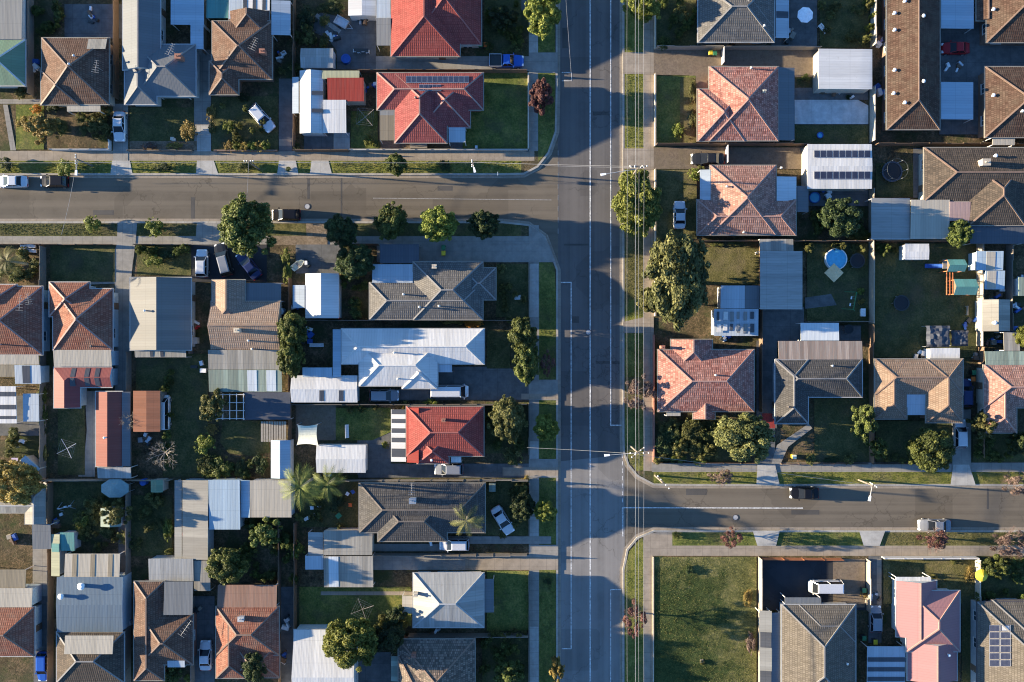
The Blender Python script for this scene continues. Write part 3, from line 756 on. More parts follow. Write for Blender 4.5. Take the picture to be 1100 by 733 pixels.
def palm(label, px, py, r, hgt, seed=1, leaf='leaf_olive', n=15):
    rr = random.Random(seed); p = P(px, py, hgt); root = empty('palm_tree', (p.x, p.y, G), label, 'palm tree'); L = r * S
    t = MB(); t.cyl((0, 0, -.05), (0, 0, hgt - .3), .2, .14, 10); t.build('trunk', 'bark_pale', root)
    v = []; f = []; ti = []
    for k in range(n):
        a = k * 2.4 + rr.uniform(-.2, .2); up = rr.uniform(-.1, .8); prev = Vector((0, 0, hgt - .3)); d = Vector((math.cos(a), math.sin(a), up)); sd = Vector((-math.sin(a), math.cos(a), 0)); tn = rr.uniform(.2, .9)
        for s in range(9):
            cur = prev + d * (L / 8.2); d = (d + Vector((0, 0, -.16))); w = L * .20 * (math.sin((s + 1.2) / 10 * 3.0) + .12)
            for sg in (-1, 1):
                for q in range(2):
                    b = prev.lerp(cur, q * .5); i = len(v); e = b + sd * sg * w + d * .18 * L + Vector((0, 0, -.3 * w)); v += [b, b + d * .035 * L, e + d * .012 * L, e]; f.append((i, i + 1, i + 2, i + 3)); ti.append(max(0, min(1, tn + rr.gauss(0, .15))))
            prev = cur
    me = bpy.data.meshes.new('crown'); me.from_pydata([tuple(x) for x in v], [], f); at = me.attributes.new('tint', 'FLOAT', 'FACE'); at.data.foreach_set('value', ti); me.materials.append(MATS[leaf])
    inst('crown', me, root)
    return root

# ------------------------------------------------------------------ vehicles
def car(label, px, py, ang, kind='sedan', paint='paint_white', L=4.5, W=1.78, cat='car', name='parked_car', z=G, roofmat=None):
    p = P(px, py, .8); root = empty(name, (p.x, p.y, z), label, cat, None, R(ang)); hw = W / 2; hl = L / 2
    K = {'sedan': dict(hood=.93, boot=1.0, top=1.44, f0=.24, f1=.03, r1=-.22, r0=-.36), 'hatch': dict(hood=.97, boot=1.0, top=1.5, f0=.26, f1=.07, r1=-.38, r0=-.47),
         'wagon': dict(hood=1.0, boot=1.05, top=1.6, f0=.25, f1=.08, r1=-.41, r0=-.48), 'ute': dict(hood=1.05, boot=.95, top=1.7, f0=.24, f1=.1, r1=-.08, r0=-.12),
         'van': dict(hood=1.15, boot=1.2, top=2.0, f0=.42, f1=.3, r1=-.475, r0=-.49)}[kind]
    m = MB(); st = []
    xs = [(-hl, .66, .5, K['boot'] - .26), (-hl + .05, .78, .42, K['boot'] - .14), (-hl + .16, .90, .34, K['boot'] - .04), (-hl + .5, .98, .22, K['boot']), (K['r0'] * L, 1, .2, K['boot'] + .02), (K['f0'] * L, 1, .2, K['hood'] + .03),
          (hl - .75, .98, .2, K['hood'] - .03), (hl - .26, .90, .24, K['hood'] - .12), (hl - .08, .77, .32, K['hood'] - .24), (hl, .60, .42, K['hood'] - .34)]
    xs.sort(key=lambda q: q[0])
    for x, wf, zb, zt in xs:
        w = hw * wf; st.append([Vector((x, -w * .94, zb)), Vector((x, -w, zb + .18)), Vector((x, -w * .985, zt - .16)), Vector((x, -w * .88, zt - .03)), Vector((x, -w * .45, zt + .015)), Vector((x, w * .45, zt + .015)), Vector((x, w * .88, zt - .03)), Vector((x, w * .985, zt - .16)), Vector((x, w, zb + .18)), Vector((x, w * .94, zb))])
    for A, B in zip(st[:-1], st[1:]):
        n = len(A)
        for i in range(n): j = (i + 1) % n; m.face([A[i], A[j], B[j], B[i]], 0, 1 <= i <= 7)
    m.face(st[0]); m.face(list(reversed(st[-1])))
    # pillars
    zb, zt = min(K['hood'], K['boot']) - .03, K['top']; bw, tw = hw * .90, hw * .74
    cb = [Vector((K['r0'] * L, -bw, zb)), Vector((K['f0'] * L, -bw, zb)), Vector((K['f0'] * L, bw, zb)), Vector((K['r0'] * L, bw, zb))]
    ct = [Vector((K['r1'] * L, -tw, zt - .05)), Vector((K['f1'] * L, -tw, zt - .05)), Vector((K['f1'] * L, tw, zt - .05)), Vector((K['r1'] * L, tw, zt - .05))]
    for a, b in zip(cb, ct): m.beam(a + (a - b) * 0.0, b, .07, .05)
    for sg in (0, 2):
        i, j = (0, 1) if sg == 0 else (3, 2); a = (cb[i] + cb[j]) / 2; b = (ct[i] + ct[j]) / 2; m.beam(a, b, .09, .06)
    m.build('body', paint, root)
    g = MB(); g.hexa(cb, [q + Vector((0, 0, 0)) for q in ct]); g.build('windows', 'glass_dark', root)
    r = MB(); o = .03
    def ring(k, zz): return [Vector((K['r1'] * L - o + k, -tw - o + k, zz)), Vector((K['f1'] * L + o - k, -tw - o + k, zz)), Vector((K['f1'] * L + o - k, tw + o - k, zz)), Vector((K['r1'] * L - o + k, tw + o - k, zz))]
    r.hexa(ring(0, zt - .06), ring(.02, zt - .02)); r.hexa(ring(.03, zt - .019), ring(.16, zt + .02)); r.build('roof', roofmat or paint, root)
    for x in (hl - .85, -hl + .8):
        for sg in (-1, 1):
            w = MB(); w.cyl((x, sg * (hw - .2), .32), (x, sg * (hw + .01), .32), .32, n=16); t_ = w.build('wheel', 'rubber', root)
            q = MB(); q.cyl((x, sg * (hw + .005), .32), (x, sg * (hw + .025), .32), .2, n=12); q.build('rim', 'steel', t_)
    for sg in (-1, 1):
        q = MB(); y = sg * hw * .62; q.hexa([(hl - .28, y - .2, K['hood'] - .34), (hl - .03, y - .18, K['hood'] - .36), (hl - .03, y + .18, K['hood'] - .36), (hl - .28, y + .2, K['hood'] - .34)], [(hl - .30, y - .2, K['hood'] - .12), (hl - .06, y - .18, K['hood'] - .22), (hl - .06, y + .18, K['hood'] - .22), (hl - .30, y + .2, K['hood'] - .12)]); q.build('headlight', 'lamp_white', root)
        q = MB(); q.box(-hl - .01, y - .2, K['boot'] - .38, -hl + .08, y + .2, K['boot'] - .2); q.build('tail_light', 'taillight', root)
        q = MB(); q.box(K['f0'] * L - .25, sg * (hw + .08) - .09, K['hood'] - .02, K['f0'] * L - .10, sg * (hw + .08) + .09, K['hood'] + .13); q.build('mirror', paint, root)
    if kind == 'ute':
        t = MB(); x0, x1 = -hl + .05, K['r0'] * L - .1; tw_ = hw + .02; zf, zt2 = K['boot'] + .03, K['boot'] + .32
        for a in ((x0, -tw_, x1, -tw_ + .06), (x0, tw_ - .06, x1, tw_), (x0, -tw_ + .063, x0 + .06, tw_ - .063), (x1 - .06, -tw_ + .063, x1, tw_ - .063)): t.box(a[0], a[1], zf, a[2], a[3], zt2)
        t.build('tray', 'steel', root); t = MB(); t.box(x0 + .063, -tw_ + .066, zf, x1 - .063, tw_ - .066, zf + .05); t.build('tray_floor', 'plastic_dark', root)
    return root

# ================================================================== GROUND, ROADS, BLOCKS
def big(name, mat, x0, y0, x1, y1, z):
    m = MB(); m.face([(x0, y0, z), (x1, y0, z), (x1, y1, z), (x0, y1, z)]); return m.build(name, mat, kind='structure')
big('ground', 'yard_soil', -2500, -2500, 2500, 2500, -0.05)
E = 900
main_road = MB(); a = P(599, -E); b = P(669, 733 + E)
main_road.face([(a.x, b.y, 0.0), (b.x, b.y, 0.0), (b.x, a.y, 0.0), (a.x, a.y, 0.0)]); main_road.build('road', 'asphalt_main', kind='structure')
def side_road(pts):
    m = MB(); q = [P(x, y) for x, y in pts]; q.reverse(); m.face([(p.x, p.y, 0.004) for p in q]); m.build('road', 'asphalt_warm', kind='structure')
side_road([(-E, 189), (540, 189), (563, 187), (580, 178), (591, 164), (598.5, 140), (599.5, 140), (599.5, 290), (598.5, 290), (586, 255), (568, 241), (540, 238), (-E, 238)])
side_road([(668.5, 485), (673, 500), (684, 513), (702, 522), (1100 + E, 523), (1100 + E, 569), (702, 569.5), (684, 577), (673, 590), (668.5, 612)])

def road_patch(pts, mat, z):
    m = MB(); q = [P(x, y) for x, y in pts]; a_ = sum(q[i].x * q[(i + 1) % len(q)].y - q[(i + 1) % len(q)].x * q[i].y for i in range(len(q)))
    if a_ < 0: q.reverse()
    m.face([(p.x, p.y, z) for p in q]); m.build('road_patch', mat, kind='structure')
road_patch([(599.2, 496), (668.2, 489), (671, 496), (670.5, 530), (671, 560), (671, 592), (668.3, 612), (668.3, 733 + E), (599.2, 733 + E)], 'asphalt_pale', 0.0075)
for x0, y0, x1, y1 in ((737, 525, 759, 532), (1060, 524, 1062, 547), (330, 190, 332.5, 214), (205, 212, 209, 237), (366, 190, 367.5, 237), (612, 340, 622, 347), (640, 388, 667, 391), (606, 262, 633, 264), (850, 548, 880, 553), (100, 226, 122, 231), (470, 200, 486, 205), (637, 120, 654, 124), (604, 30, 610, 52)): road_patch(rect(x0, y0, x1, y1), 'asphalt_patch', 0.0095)
def block(pts):
    """a raised street block with a concrete kerb along its street edges"""
    q = [P(x, y) for x, y in pts]; m = MB(); m.prism([(p.x, p.y) for p in q], -0.06, G)
    m.build('yard_ground', 'yard_soil', kind='structure')
NWC = [(563, 188), (578, 180), (590, 165), (598, 142), (599, 100)]
SWC = [(599.5, 320), (599.5, 290), (586, 254), (568, 241), (540, 238)]
NEC = [(668.5, 470), (669, 486), (674, 500), (684, 512), (702, 521.5), (740, 522)]
SEC = [(740, 569.5), (702, 569.5), (684, 577), (673, 590), (668.5, 612), (668.5, 640)]
block([(-E, -E), (-E, 188.5), (540, 188.5)] + NWC + [(599, -E)])
block([(-E, 238), (-E, 733 + E), (599.5, 733 + E)] + SWC)
block([(668.5, -E)] + NEC + [(1100 + E, 522), (1100 + E, -E)])
block(SEC + [(668.5, 733 + E), (1100 + E, 733 + E), (1100 + E, 569.5)])
def kerb(path, side):
    """strip along a street edge: kerb stone, and the gutter pan below it"""
    q = [P(x, y) for x, y in path]; m = MB(); g = MB()
    def offs(d):
        out = []
        for i, p in enumerate(q):
            t = (q[min(i + 1, len(q) - 1)] - q[max(i - 1, 0)]).normalized(); out.append(Vector((p.x - t.y * d * side, p.y + t.x * d * side)))
        return out
    for A, B, z0, z1, mm in ((offs(-.003), offs(.30), 0.0, G + .035, m), (offs(-.40), offs(-.004), -.02, 0.012, g)):
        for i in range(len(q) - 1):
            c = [A[i], A[i + 1], B[i + 1], B[i]]
            if side < 0: c.reverse()
            mm.hexa([(p.x, p.y, z0) for p in c], [(p.x, p.y, z1) for p in c])
    m.build('kerb', 'kerb', kind='structure'); g.build('gutter_pan', 'concrete_warm', kind='structure')
kerb([(-E, 188.5), (540, 188.5)] + NWC + [(599, -E)], 1)
kerb([(599.5, 733 + E)] + SWC + [(-E, 238)], 1)
kerb([(668.5, -E)] + NEC + [(1100 + E, 522)], 1)
kerb([(1100 + E, 569.5)] + SEC + [(668.5, 733 + E)], 1)

SG = sheet_ground
# verges and footpaths, north-west block
SG('grass_verge', 'verge_grass', rect(-E, 173, 560, 186.5)); SG('footpath', 'concrete_warm', rect(-E, 162.5, 574, 173))
SG('grass_verge', 'lawn', [(578, -E), (596, -E), (596, 100), (595.5, 142), (588, 163), (578, 174)]); SG('footpath', 'concrete', rect(568, -E, 578, 162.5))
SG('footpath', 'concrete_pale', rect(568.3, 38, 577.7, 59))
# south-west block
SG('grass_verge', 'lawn_dark', [(-E, 240.5), (540, 240.5), (560, 242), (560, 254), (-E, 254)]); SG('footpath', 'concrete', rect(-E, 254, 574, 263))
SG('grass_verge', 'lawn', [(579, 256), (586, 262), (596, 290), (597, 320), (597, 733 + E), (579, 733 + E)]); SG('footpath', 'concrete', rect(568.5, 242, 579, 733 + E))
SG('footpath', 'concrete_pale', rect(569, 284, 578.5, 341)); SG('footpath', 'concrete_pale', rect(569, 474, 578.5, 493)); SG('footpath', 'concrete_pale', rect(569, 555, 578.5, 576)); SG('footpath', 'concrete_pale', rect(569, 673, 578.5, 733))
SG('grass_verge', 'dry_grass', rect(296, 240.5, 329, 253))
SG('dirt_strip', 'dirt', rect(292, 253.5, 352, 263.5))
# north-east block
SG('grass_verge', 'verge_grass', [(671, -E), (691, -E), (691, 505), (684, 506), (676, 496), (671, 478)]); SG('footpath', 'concrete_warm', rect(691, -E, 702, 506))
SG('grass_verge', 'verge_grass', rect(702, 506.5, 1100 + E, 520)); SG('footpath', 'concrete', rect(700, 497, 1100 + E, 507))
SG('grass_verge', 'dry_grass', rect(671.3, 255, 690.8, 322)); SG('grass_verge', 'dry_grass', rect(671.3, 405, 690.8, 438)); SG('grass_verge', 'lawn', rect(671.3, 440, 690.8, 478)); SG('grass_verge', 'lawn', rect(671.3, 360, 690.8, 404))
# south-east block
SG('grass_verge', 'lawn', rect(722, 571.5, 1100 + E, 586)); SG('footpath', 'concrete_warm', [(692, 574), (710, 571), (722, 571), (722, 586), (1100 + E, 586), (1100 + E, 597), (702, 597), (691, 597), (691, 580)])
SG('grass_verge', 'dry_grass', rect(948, 571.5, 1100 + E, 585.8))
SG('grass_verge', 'verge_grass', [(689.5, 577), (691, 582), (691, 733 + E), (671, 733 + E), (671, 612), (676, 592)]); SG('footpath', 'concrete_warm', rect(691, 597, 701, 733 + E))

# driveways crossing the verges and running into the lots
def drive(mat, *pts): SG('driveway', mat, list(pts))
drive('concrete_pale', (121, 173), (140, 173), (143, 188), (119, 188)); drive('concrete', *rect(122, 112, 138, 173))
drive('concrete_pale', (212, 173), (230, 173), (235, 188), (211, 188)); drive('concrete', *rect(209, 54, 227, 163)); drive('concrete_pale', *rect(212, 135, 227, 163))
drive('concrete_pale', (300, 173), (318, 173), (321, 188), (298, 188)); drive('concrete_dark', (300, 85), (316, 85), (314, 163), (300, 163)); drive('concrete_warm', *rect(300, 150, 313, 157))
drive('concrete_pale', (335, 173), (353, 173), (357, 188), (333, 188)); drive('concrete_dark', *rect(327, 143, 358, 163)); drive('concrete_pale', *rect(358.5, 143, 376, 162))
drive('concrete', *rect(404, 61, 568, 77)); drive('concrete', (568, 57), (599, 57), (599, 79), (568, 79)); drive('concrete_dark', *rect(560, -E, 568, 12))
SG('yard_paving', 'concrete_dark', [(322, 28), (345, 14), (372, 20), (404, 20), (404, 78), (362, 78), (362, 55), (352, 42)]); SG('yard_paving', 'concrete_dark', rect(70, 5, 132, 42))
SG('garden_path', 'concrete_dark', rect(484, 118, 497, 162)); SG('garden_path', 'concrete_pale', [(338, 18), (341, 15), (367, 33), (364, 37)])
cp = [(497, 122), (513, 124), (528, 132), (542, 146), (556, 155), (568, 158)]
SG('garden_path', 'concrete_dark', cp + [(x, y + 6) for x, y in reversed(cp)])
SG('garden_path', 'concrete', [(4, 113), (9, 113), (18, 162), (12, 162)]); SG('garden_path', 'concrete', rect(0, 107, 44, 112))
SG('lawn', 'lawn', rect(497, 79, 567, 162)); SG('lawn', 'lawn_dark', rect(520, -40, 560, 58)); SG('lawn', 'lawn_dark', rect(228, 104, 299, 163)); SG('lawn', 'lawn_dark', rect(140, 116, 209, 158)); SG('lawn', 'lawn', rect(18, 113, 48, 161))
SG('lawn', 'lawn', rect(377, 120, 406, 160)); SG('garden_bed', 'dirt', [(140, 152), (212, 152), (212, 162), (140, 162)]); SG('garden_bed', 'paver_brown', rect(408, 152, 442, 161))
# south-west lots
drive('concrete', (127, 240), (148, 240), (146, 263), (143, 285), (141, 305), (141, 515), (128, 515), (124, 420), (124, 305), (97, 306), (104, 294), (120, 283), (126, 263))
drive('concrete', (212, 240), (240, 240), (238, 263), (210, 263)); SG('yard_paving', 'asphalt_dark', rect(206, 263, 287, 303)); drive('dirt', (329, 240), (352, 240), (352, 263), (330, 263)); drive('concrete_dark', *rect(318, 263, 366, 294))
drive('concrete', *rect(405, 263, 568, 282)); drive('concrete', (568, 242), (580, 250), (590, 263), (597, 282), (568, 282))
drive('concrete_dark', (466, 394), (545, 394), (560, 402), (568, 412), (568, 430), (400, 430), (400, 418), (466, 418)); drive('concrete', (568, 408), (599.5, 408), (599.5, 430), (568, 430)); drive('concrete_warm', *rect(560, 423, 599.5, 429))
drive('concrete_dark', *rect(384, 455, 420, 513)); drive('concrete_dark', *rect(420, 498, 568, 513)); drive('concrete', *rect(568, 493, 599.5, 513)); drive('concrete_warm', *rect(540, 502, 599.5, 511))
drive('concrete', *rect(400, 596, 568, 612)); drive('concrete_warm', *rect(500, 598, 599.5, 612)); drive('concrete', *rect(478, 576, 592, 584)); drive('concrete', *rect(400, 584, 480, 592)); drive('concrete', *rect(568, 585, 599.5, 598))
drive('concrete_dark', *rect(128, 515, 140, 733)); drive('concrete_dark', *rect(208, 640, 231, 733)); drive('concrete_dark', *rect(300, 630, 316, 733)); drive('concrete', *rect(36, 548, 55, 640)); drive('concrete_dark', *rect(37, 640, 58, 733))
SG('yard_paving', 'concrete', [(92, 420), (103, 420), (103, 512), (85, 512), (85, 494), (92, 484), (94, 462), (93, 440)])
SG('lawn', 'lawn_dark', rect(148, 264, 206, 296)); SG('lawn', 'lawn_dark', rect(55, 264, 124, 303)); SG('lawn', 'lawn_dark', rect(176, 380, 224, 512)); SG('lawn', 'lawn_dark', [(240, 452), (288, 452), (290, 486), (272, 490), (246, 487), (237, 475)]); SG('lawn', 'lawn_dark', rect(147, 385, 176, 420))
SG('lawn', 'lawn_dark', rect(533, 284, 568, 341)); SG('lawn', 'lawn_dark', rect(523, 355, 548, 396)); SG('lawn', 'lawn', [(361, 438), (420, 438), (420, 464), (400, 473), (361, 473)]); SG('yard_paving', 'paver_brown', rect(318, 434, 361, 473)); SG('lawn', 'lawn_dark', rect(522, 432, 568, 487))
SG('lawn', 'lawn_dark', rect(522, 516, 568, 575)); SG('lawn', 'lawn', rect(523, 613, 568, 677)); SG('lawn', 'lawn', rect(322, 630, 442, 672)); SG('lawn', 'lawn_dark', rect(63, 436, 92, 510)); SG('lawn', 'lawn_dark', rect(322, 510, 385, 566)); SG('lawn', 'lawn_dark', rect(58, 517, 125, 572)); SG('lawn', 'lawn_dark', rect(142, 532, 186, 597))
SG('garden_path', 'concrete_warm', rect(345, 635, 446, 639)); SG('yard_paving', 'concrete_dark', rect(0, 425, 46, 468)); SG('lawn', 'lawn_dark', rect(518, 685, 568, 733)); SG('yard_paving', 'concrete_dark', rect(355, 700, 420, 733))
# north-east lots
drive('concrete_warm', *rect(669, 57, 702, 80)); drive('concrete_warm', *rect(669, 160, 702, 182)); drive('concrete_warm', (669, 346), (691, 341), (702, 341), (702, 358), (669, 358))
drive('paver_brown', (702, 54), (880, 54), (880, 84), (762, 82), (702, 81)); drive('paver_brown', *rect(702, 159, 868, 182)); SG('garden_bed', 'paver_brown', rect(740, 80, 762, 98))
SG('yard_paving', 'concrete_dark', rect(828, -60, 877, 53)); SG('yard_paving', 'concrete_white', [(853, 108), (884, 102), (921, 108), (932, 114), (932, 134), (853, 134)]); SG('yard_paving', 'concrete_dark', rect(853, 95, 932, 108)); SG('yard_paving', 'concrete_dark', rect(1008, -60, 1100 + 60, 145))
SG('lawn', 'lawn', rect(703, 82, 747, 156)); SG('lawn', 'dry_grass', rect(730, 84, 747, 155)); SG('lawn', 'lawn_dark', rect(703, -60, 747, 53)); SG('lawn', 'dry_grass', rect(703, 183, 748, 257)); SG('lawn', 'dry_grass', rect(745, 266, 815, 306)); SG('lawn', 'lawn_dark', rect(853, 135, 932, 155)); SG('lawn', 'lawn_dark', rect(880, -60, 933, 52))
drive('concrete_dark', *rect(815, 330, 863, 368)); drive('concrete_dark', *rect(812, 366, 834, 460)); drive('paver_red', (818, 444), (832, 444), (832, 479), (826, 479), (826, 455), (818, 452)); drive('concrete_dark', (814, 460), (832, 460), (832, 499), (812, 499))
drive('concrete_pale', (813, 499), (832, 499), (837, 521), (812, 521)); gp = [(868, 455), (872, 460), (846, 480), (838, 498), (828, 498), (834, 478)]; SG('garden_path', 'concrete', gp)
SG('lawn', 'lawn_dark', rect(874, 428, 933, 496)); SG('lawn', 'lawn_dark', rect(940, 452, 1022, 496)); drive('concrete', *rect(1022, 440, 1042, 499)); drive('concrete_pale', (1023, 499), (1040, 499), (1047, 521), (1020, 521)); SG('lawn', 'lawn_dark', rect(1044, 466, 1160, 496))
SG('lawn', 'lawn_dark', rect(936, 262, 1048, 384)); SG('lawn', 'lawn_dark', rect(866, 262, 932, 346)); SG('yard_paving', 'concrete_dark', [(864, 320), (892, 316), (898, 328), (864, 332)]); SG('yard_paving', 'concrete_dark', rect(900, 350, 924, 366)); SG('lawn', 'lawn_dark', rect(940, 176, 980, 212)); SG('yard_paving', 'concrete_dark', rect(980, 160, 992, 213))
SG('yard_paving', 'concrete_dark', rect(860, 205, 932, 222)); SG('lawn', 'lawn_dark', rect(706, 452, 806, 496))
# south-east lots
SG('vacant_lot', 'vacant_grass', rect(702, 598, 812, 733 + 60))
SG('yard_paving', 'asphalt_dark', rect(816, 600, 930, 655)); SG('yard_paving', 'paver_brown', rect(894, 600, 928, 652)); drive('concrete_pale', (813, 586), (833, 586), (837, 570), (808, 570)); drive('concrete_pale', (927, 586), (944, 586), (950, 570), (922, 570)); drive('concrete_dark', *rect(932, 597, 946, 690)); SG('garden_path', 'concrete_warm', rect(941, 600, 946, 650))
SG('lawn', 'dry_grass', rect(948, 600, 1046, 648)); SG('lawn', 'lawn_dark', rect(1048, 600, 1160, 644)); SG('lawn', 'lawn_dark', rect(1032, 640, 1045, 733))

# painted road lines
def line(pts, w=0.14, mat='road_paint', z=0.012):
    m = MB(); q = [P(x, y) for x, y in pts]
    for a, b in zip(q[:-1], q[1:]):
        d = (b - a).normalized(); s = Vector((-d.y, d.x, 0)) * w / 2; a2, b2 = a - d * w / 2, b + d * w / 2
        z += .0012; m.face([(p.x, p.y, z) for p in (a2 - s, b2 - s, b2 + s, a2 + s)])
    return m.build('road_marking', mat, kind='structure')
line([(634, -E), (634, 733 + E)], .20); line([(656, -E), (656, 457), (667, 457)], .16); line([(603, 303.5), (613.5, 303.5), (613.5, 697), (604, 697)], .14); line([(604, 78), (614, 78), (614, 87), (604, 87)], .10)
line([(667, 633.5), (656, 633.5), (656, 733 + E)], .12)
for k in range(7): line([(668.7, 488 + k * 8), (668.7, 491.5 + k * 8)], .14)
line([(669, 576), (669, 545.5), (862, 546)], .16)
line([(401, 213), (592, 215)], .09, 'road_paint_worn')
for k in range(8): line([(599.5, 162 + k * 12), (599.5, 167 + k * 12)], .08, 'road_paint_worn')

# ================================================================== HOUSES, SHEDS, CARPORTS
# ---- north-west block
h = house('pale green sheet roofed house with grey lean-to in the top left corner', [(-70, 43, 27, 92, 'x', 'hh')], 'sheet_green', 'weatherboard_white', 'trim_white', pitch=24, gut='trim_white')
lean(h, -60, -25, 24.5, 43, 'sheet_grey', 'n', 2.5, .3, walls='weatherboard_white')
h = house('brown tiled house with a cream front porch beside the white car driveway', [(45, 41, 117, 112, 'x', 'hh'), (44, 76, 85, 112.5, 'y', 'hh')], 'tile_brown', 'brick_cream', 'cap_brown')
lean(h, 72, 108, 108, 120, 'sheet_cream', 's', 2.5, .15); lean(h, 95, 42, 115, 54, 'sheet_weather', 'n', 3.1, .5, posts=False); antenna(h, 110, 76, 80); vent(h, 81, 61); vent(h, 76, 70)
h = house('large slate grey sheet roofed house with a pale rear hall and brick chimney', [(132, -60, 172, 75, 'y', 'gg', .3), (146, 48, 210, 103, 'x', 'hh'), (134, 64, 168, 112, 'y', 'hh')], 'sheet_slate', 'weatherboard_white', 'cap_grey', gut='trim_grey', ends_mat='weatherboard_white')
lean(h, 184, -30, 219, 27, 'sheet_skyblue', 'e', 2.6, .2); lean(h, 205, 27, 218.5, 53, 'sheet_skyblue', 'e', 2.6, .12); lean(h, 168, 86, 199, 102, 'sheet_blue', 's', 2.4, .12); chimney(h, 195, 64, 'brick_red', .8, 1.3); antenna(h, 189, 58, 65)
h = house('brown hip roofed house with antenna behind the angled white car', [(228, 23, 292, 85, 'x', 'hh'), (225, 66, 256, 101.5, 'y', 'hh'), (246, 12, 289, 40, 'y', 'gh', -.1)], 'tile_brown', 'brick_brown', 'cap_brown')
chimney(h, 284, 58, 'brick_red'); antenna(h, 277, 52, 65); lean(h, 262, -10, 290, 12, 'sheet_white', 'n', 2.5, .2, strips=[(.0, .13), (.35, .48), (.72, .85)]); lean(h, 246, -20, 261.5, 21, 'sheet_blue', 'n', 2.5, .2); lean(h, 222, -10, 246, 20, 'sheet_teal', 'n', 2.2, .15)
flat_thing('pale blue sheet carport beside the brown hip roofed house', 292, 1, 312, 38, 'sheet_blue', 'e', 2.6, .2)
shed('pale corrugated garden shed north of the white gabled garage', 323, 52, 358, 73, 'sheet_zinc', 'x')
h = shed('long white gabled garage with dark skylight strips', 322, 76, 347, 143.5, 'sheet_white', 'y', wall='weatherboard_white', pitch=16)
lean(h, 347, 108, 372, 143, 'sheet_white', 's', 2.3, .25); lean(h, 346, 76, 386, 85, 'sheet_yellow', 'n', 2.4, .1); lean(h, 335, 98, 347, 102, 'skylight_dark', 'e', 2.62, .1, 'skylight', False); lean(h, 335, 117, 347, 121, 'skylight_dark', 'e', 2.62, .1, 'skylight', False)
flat_thing('bright red sheet roofed garden shed with cream gutter', 352, 84.5, 391, 109, 'sheet_red', 's', 2.5, .35, 'shed', 'shed', walls='trim_cream')
flat_thing('narrow blue sheet awning along the west wall of the white garage', 314, 83, 321, 122, 'sheet_blue', 'w', 2.1, .12, 'awning', 'awning')
h = house('red tiled house at the top edge above the blue ute driveway', [(420, -45, 494, 60.5, 'y', 'hh'), (440, -40, 517, 48, 'x', 'hh', -.05)], 'tile_red', 'brick_cream', 'cap_red', gut='trim_cream')
lean(h, 404.5, -20, 420, 20, 'sheet_blue', 'n', 2.6, .1); lean(h, 404.5, 20.2, 420, 49, 'sheet_grey', 's', 2.6, .25)
shed('white rectangular shed west of the red tiled house at the top edge', 374, -30, 404, 17, 'sheet_white', 'y', pitch=4, wall='weatherboard_white')
h = house('crimson tiled house with a row of dark solar panels', [(405, 78.5, 519, 118, 'x', 'hh'), (424, 80, 480, 153.5, 'y', 'hh'), (452, 84, 505, 137, 'x', 'hh', -.1)], 'tile_crimson', 'brick_red', 'cap_pink')
panels(h, 436, 82, 504, 90, 12, 1); panels(h, 450, 91, 474, 98.5, 5, 1); vent(h, 447, 106, 'trim_dark'); lean(h, 408, 113, 424, 124, 'sheet_grey', 's', 2.6, .15); lean(h, 408, 124.2, 424, 151, 'sheet_brown', 's', 2.5, .1); lean(h, 482, 136, 500, 153, 'sheet_blue', 's', 2.5, .1)
# ---- south-west block, western part
h = house('rust tiled house with antenna at the left edge beside the white skylight awning', [(-45, 308, 45.5, 381, 'x', 'hh'), (-30, 306, 18, 345, 'y', 'hh')], 'tile_rust', 'render_blue', 'cap_pink', gut='trim_white')
antenna(h, 28, 326, 85, 1.6, 2.2); antenna(h, 36, 322, 100, 1.4, 1.5); vent(h, 1, 370); lean(h, -40, 381.5, 42, 392, 'sheet_cream', 's', 2.5, .2, posts=False); lean(h, -40, 392.3, 16, 405, 'sheet_brown', 's', 2.4, .2); lean(h, 16.3, 392.3, 44, 412.5, 'sheet_blue', 's', 2.4, .2, walls='render_blue', strips=[(.3, .6)])
flat_thing('white and dark striped pergola roof south of the rust tiled house', -25, 415, 18, 455, 'sheet_white', 's', 2.4, .25, 'pergola', 'pergola', [(.15, .27), (.5, .62), (.8, .88)], along='y')
flat_thing('pale blue flat carport roof beside the trimmed green hedge', 25, 423, 42, 453, 'sheet_blue', 's', 2.2, .12)
h = house('mottled rust tiled house with cream and red rear roofs', [(57, 310.5, 121, 376, 'x', 'hh'), (53, 303.5, 96, 340, 'y', 'hh')], 'tile_rust', 'render_blue', 'cap_pink', gut='trim_white')
lean(h, 58, 376, 120, 394, 'sheet_cream', 's', 2.5, .25, walls='render_blue'); vent(h, 100, 372, 'trim_dark')
h = house('maroon gabled wing roof with dark skylight strips behind the mottled rust house', [(59, 395, 120, 416, 'x', 'hg'), (58, 395, 86, 438, 'y', 'hg')], 'sheet_maroon', 'render_blue', None, eave=2.3, pitch=22, cat='extension', name='rear_extension', gut='trim_white', wins=False, over=.2)
for q in (75, 90, 101):
    b_ = MB()
    for sgn in (0, 1):
        y0, y1 = ((395.8, 405.0) if sgn == 0 else (405.9, 415.2)); qq = [P(q, y1, 3), P(q + 5, y1, 3), P(q + 5, y0, 3), P(q, y0, 3)]
        qq = [Vector((p.x, p.y, roof_z(h, p.x, p.y) + .03)) for p in qq]; b_.hexa([p - Vector((0, 0, .02)) for p in qq], qq)
    b_.build('skylight', 'skylight_dark', h.roof, h.org)
h = shed('long salmon and maroon gabled shed beside the curved concrete yard', 103, 421, 131, 501, 'sheet_salmon', 'y', eave=2.2, pitch=15, wall='render_grey', gut='trim_white'); lean(h, 131.5, 421, 140, 501, 'sheet_slate', 'e', 2.2, .1, posts=False); lean(h, 105, 502, 141, 514, 'sheet_zinc', 's', 2.2, .2); vent(h, 114, 470, 'plastic_white')
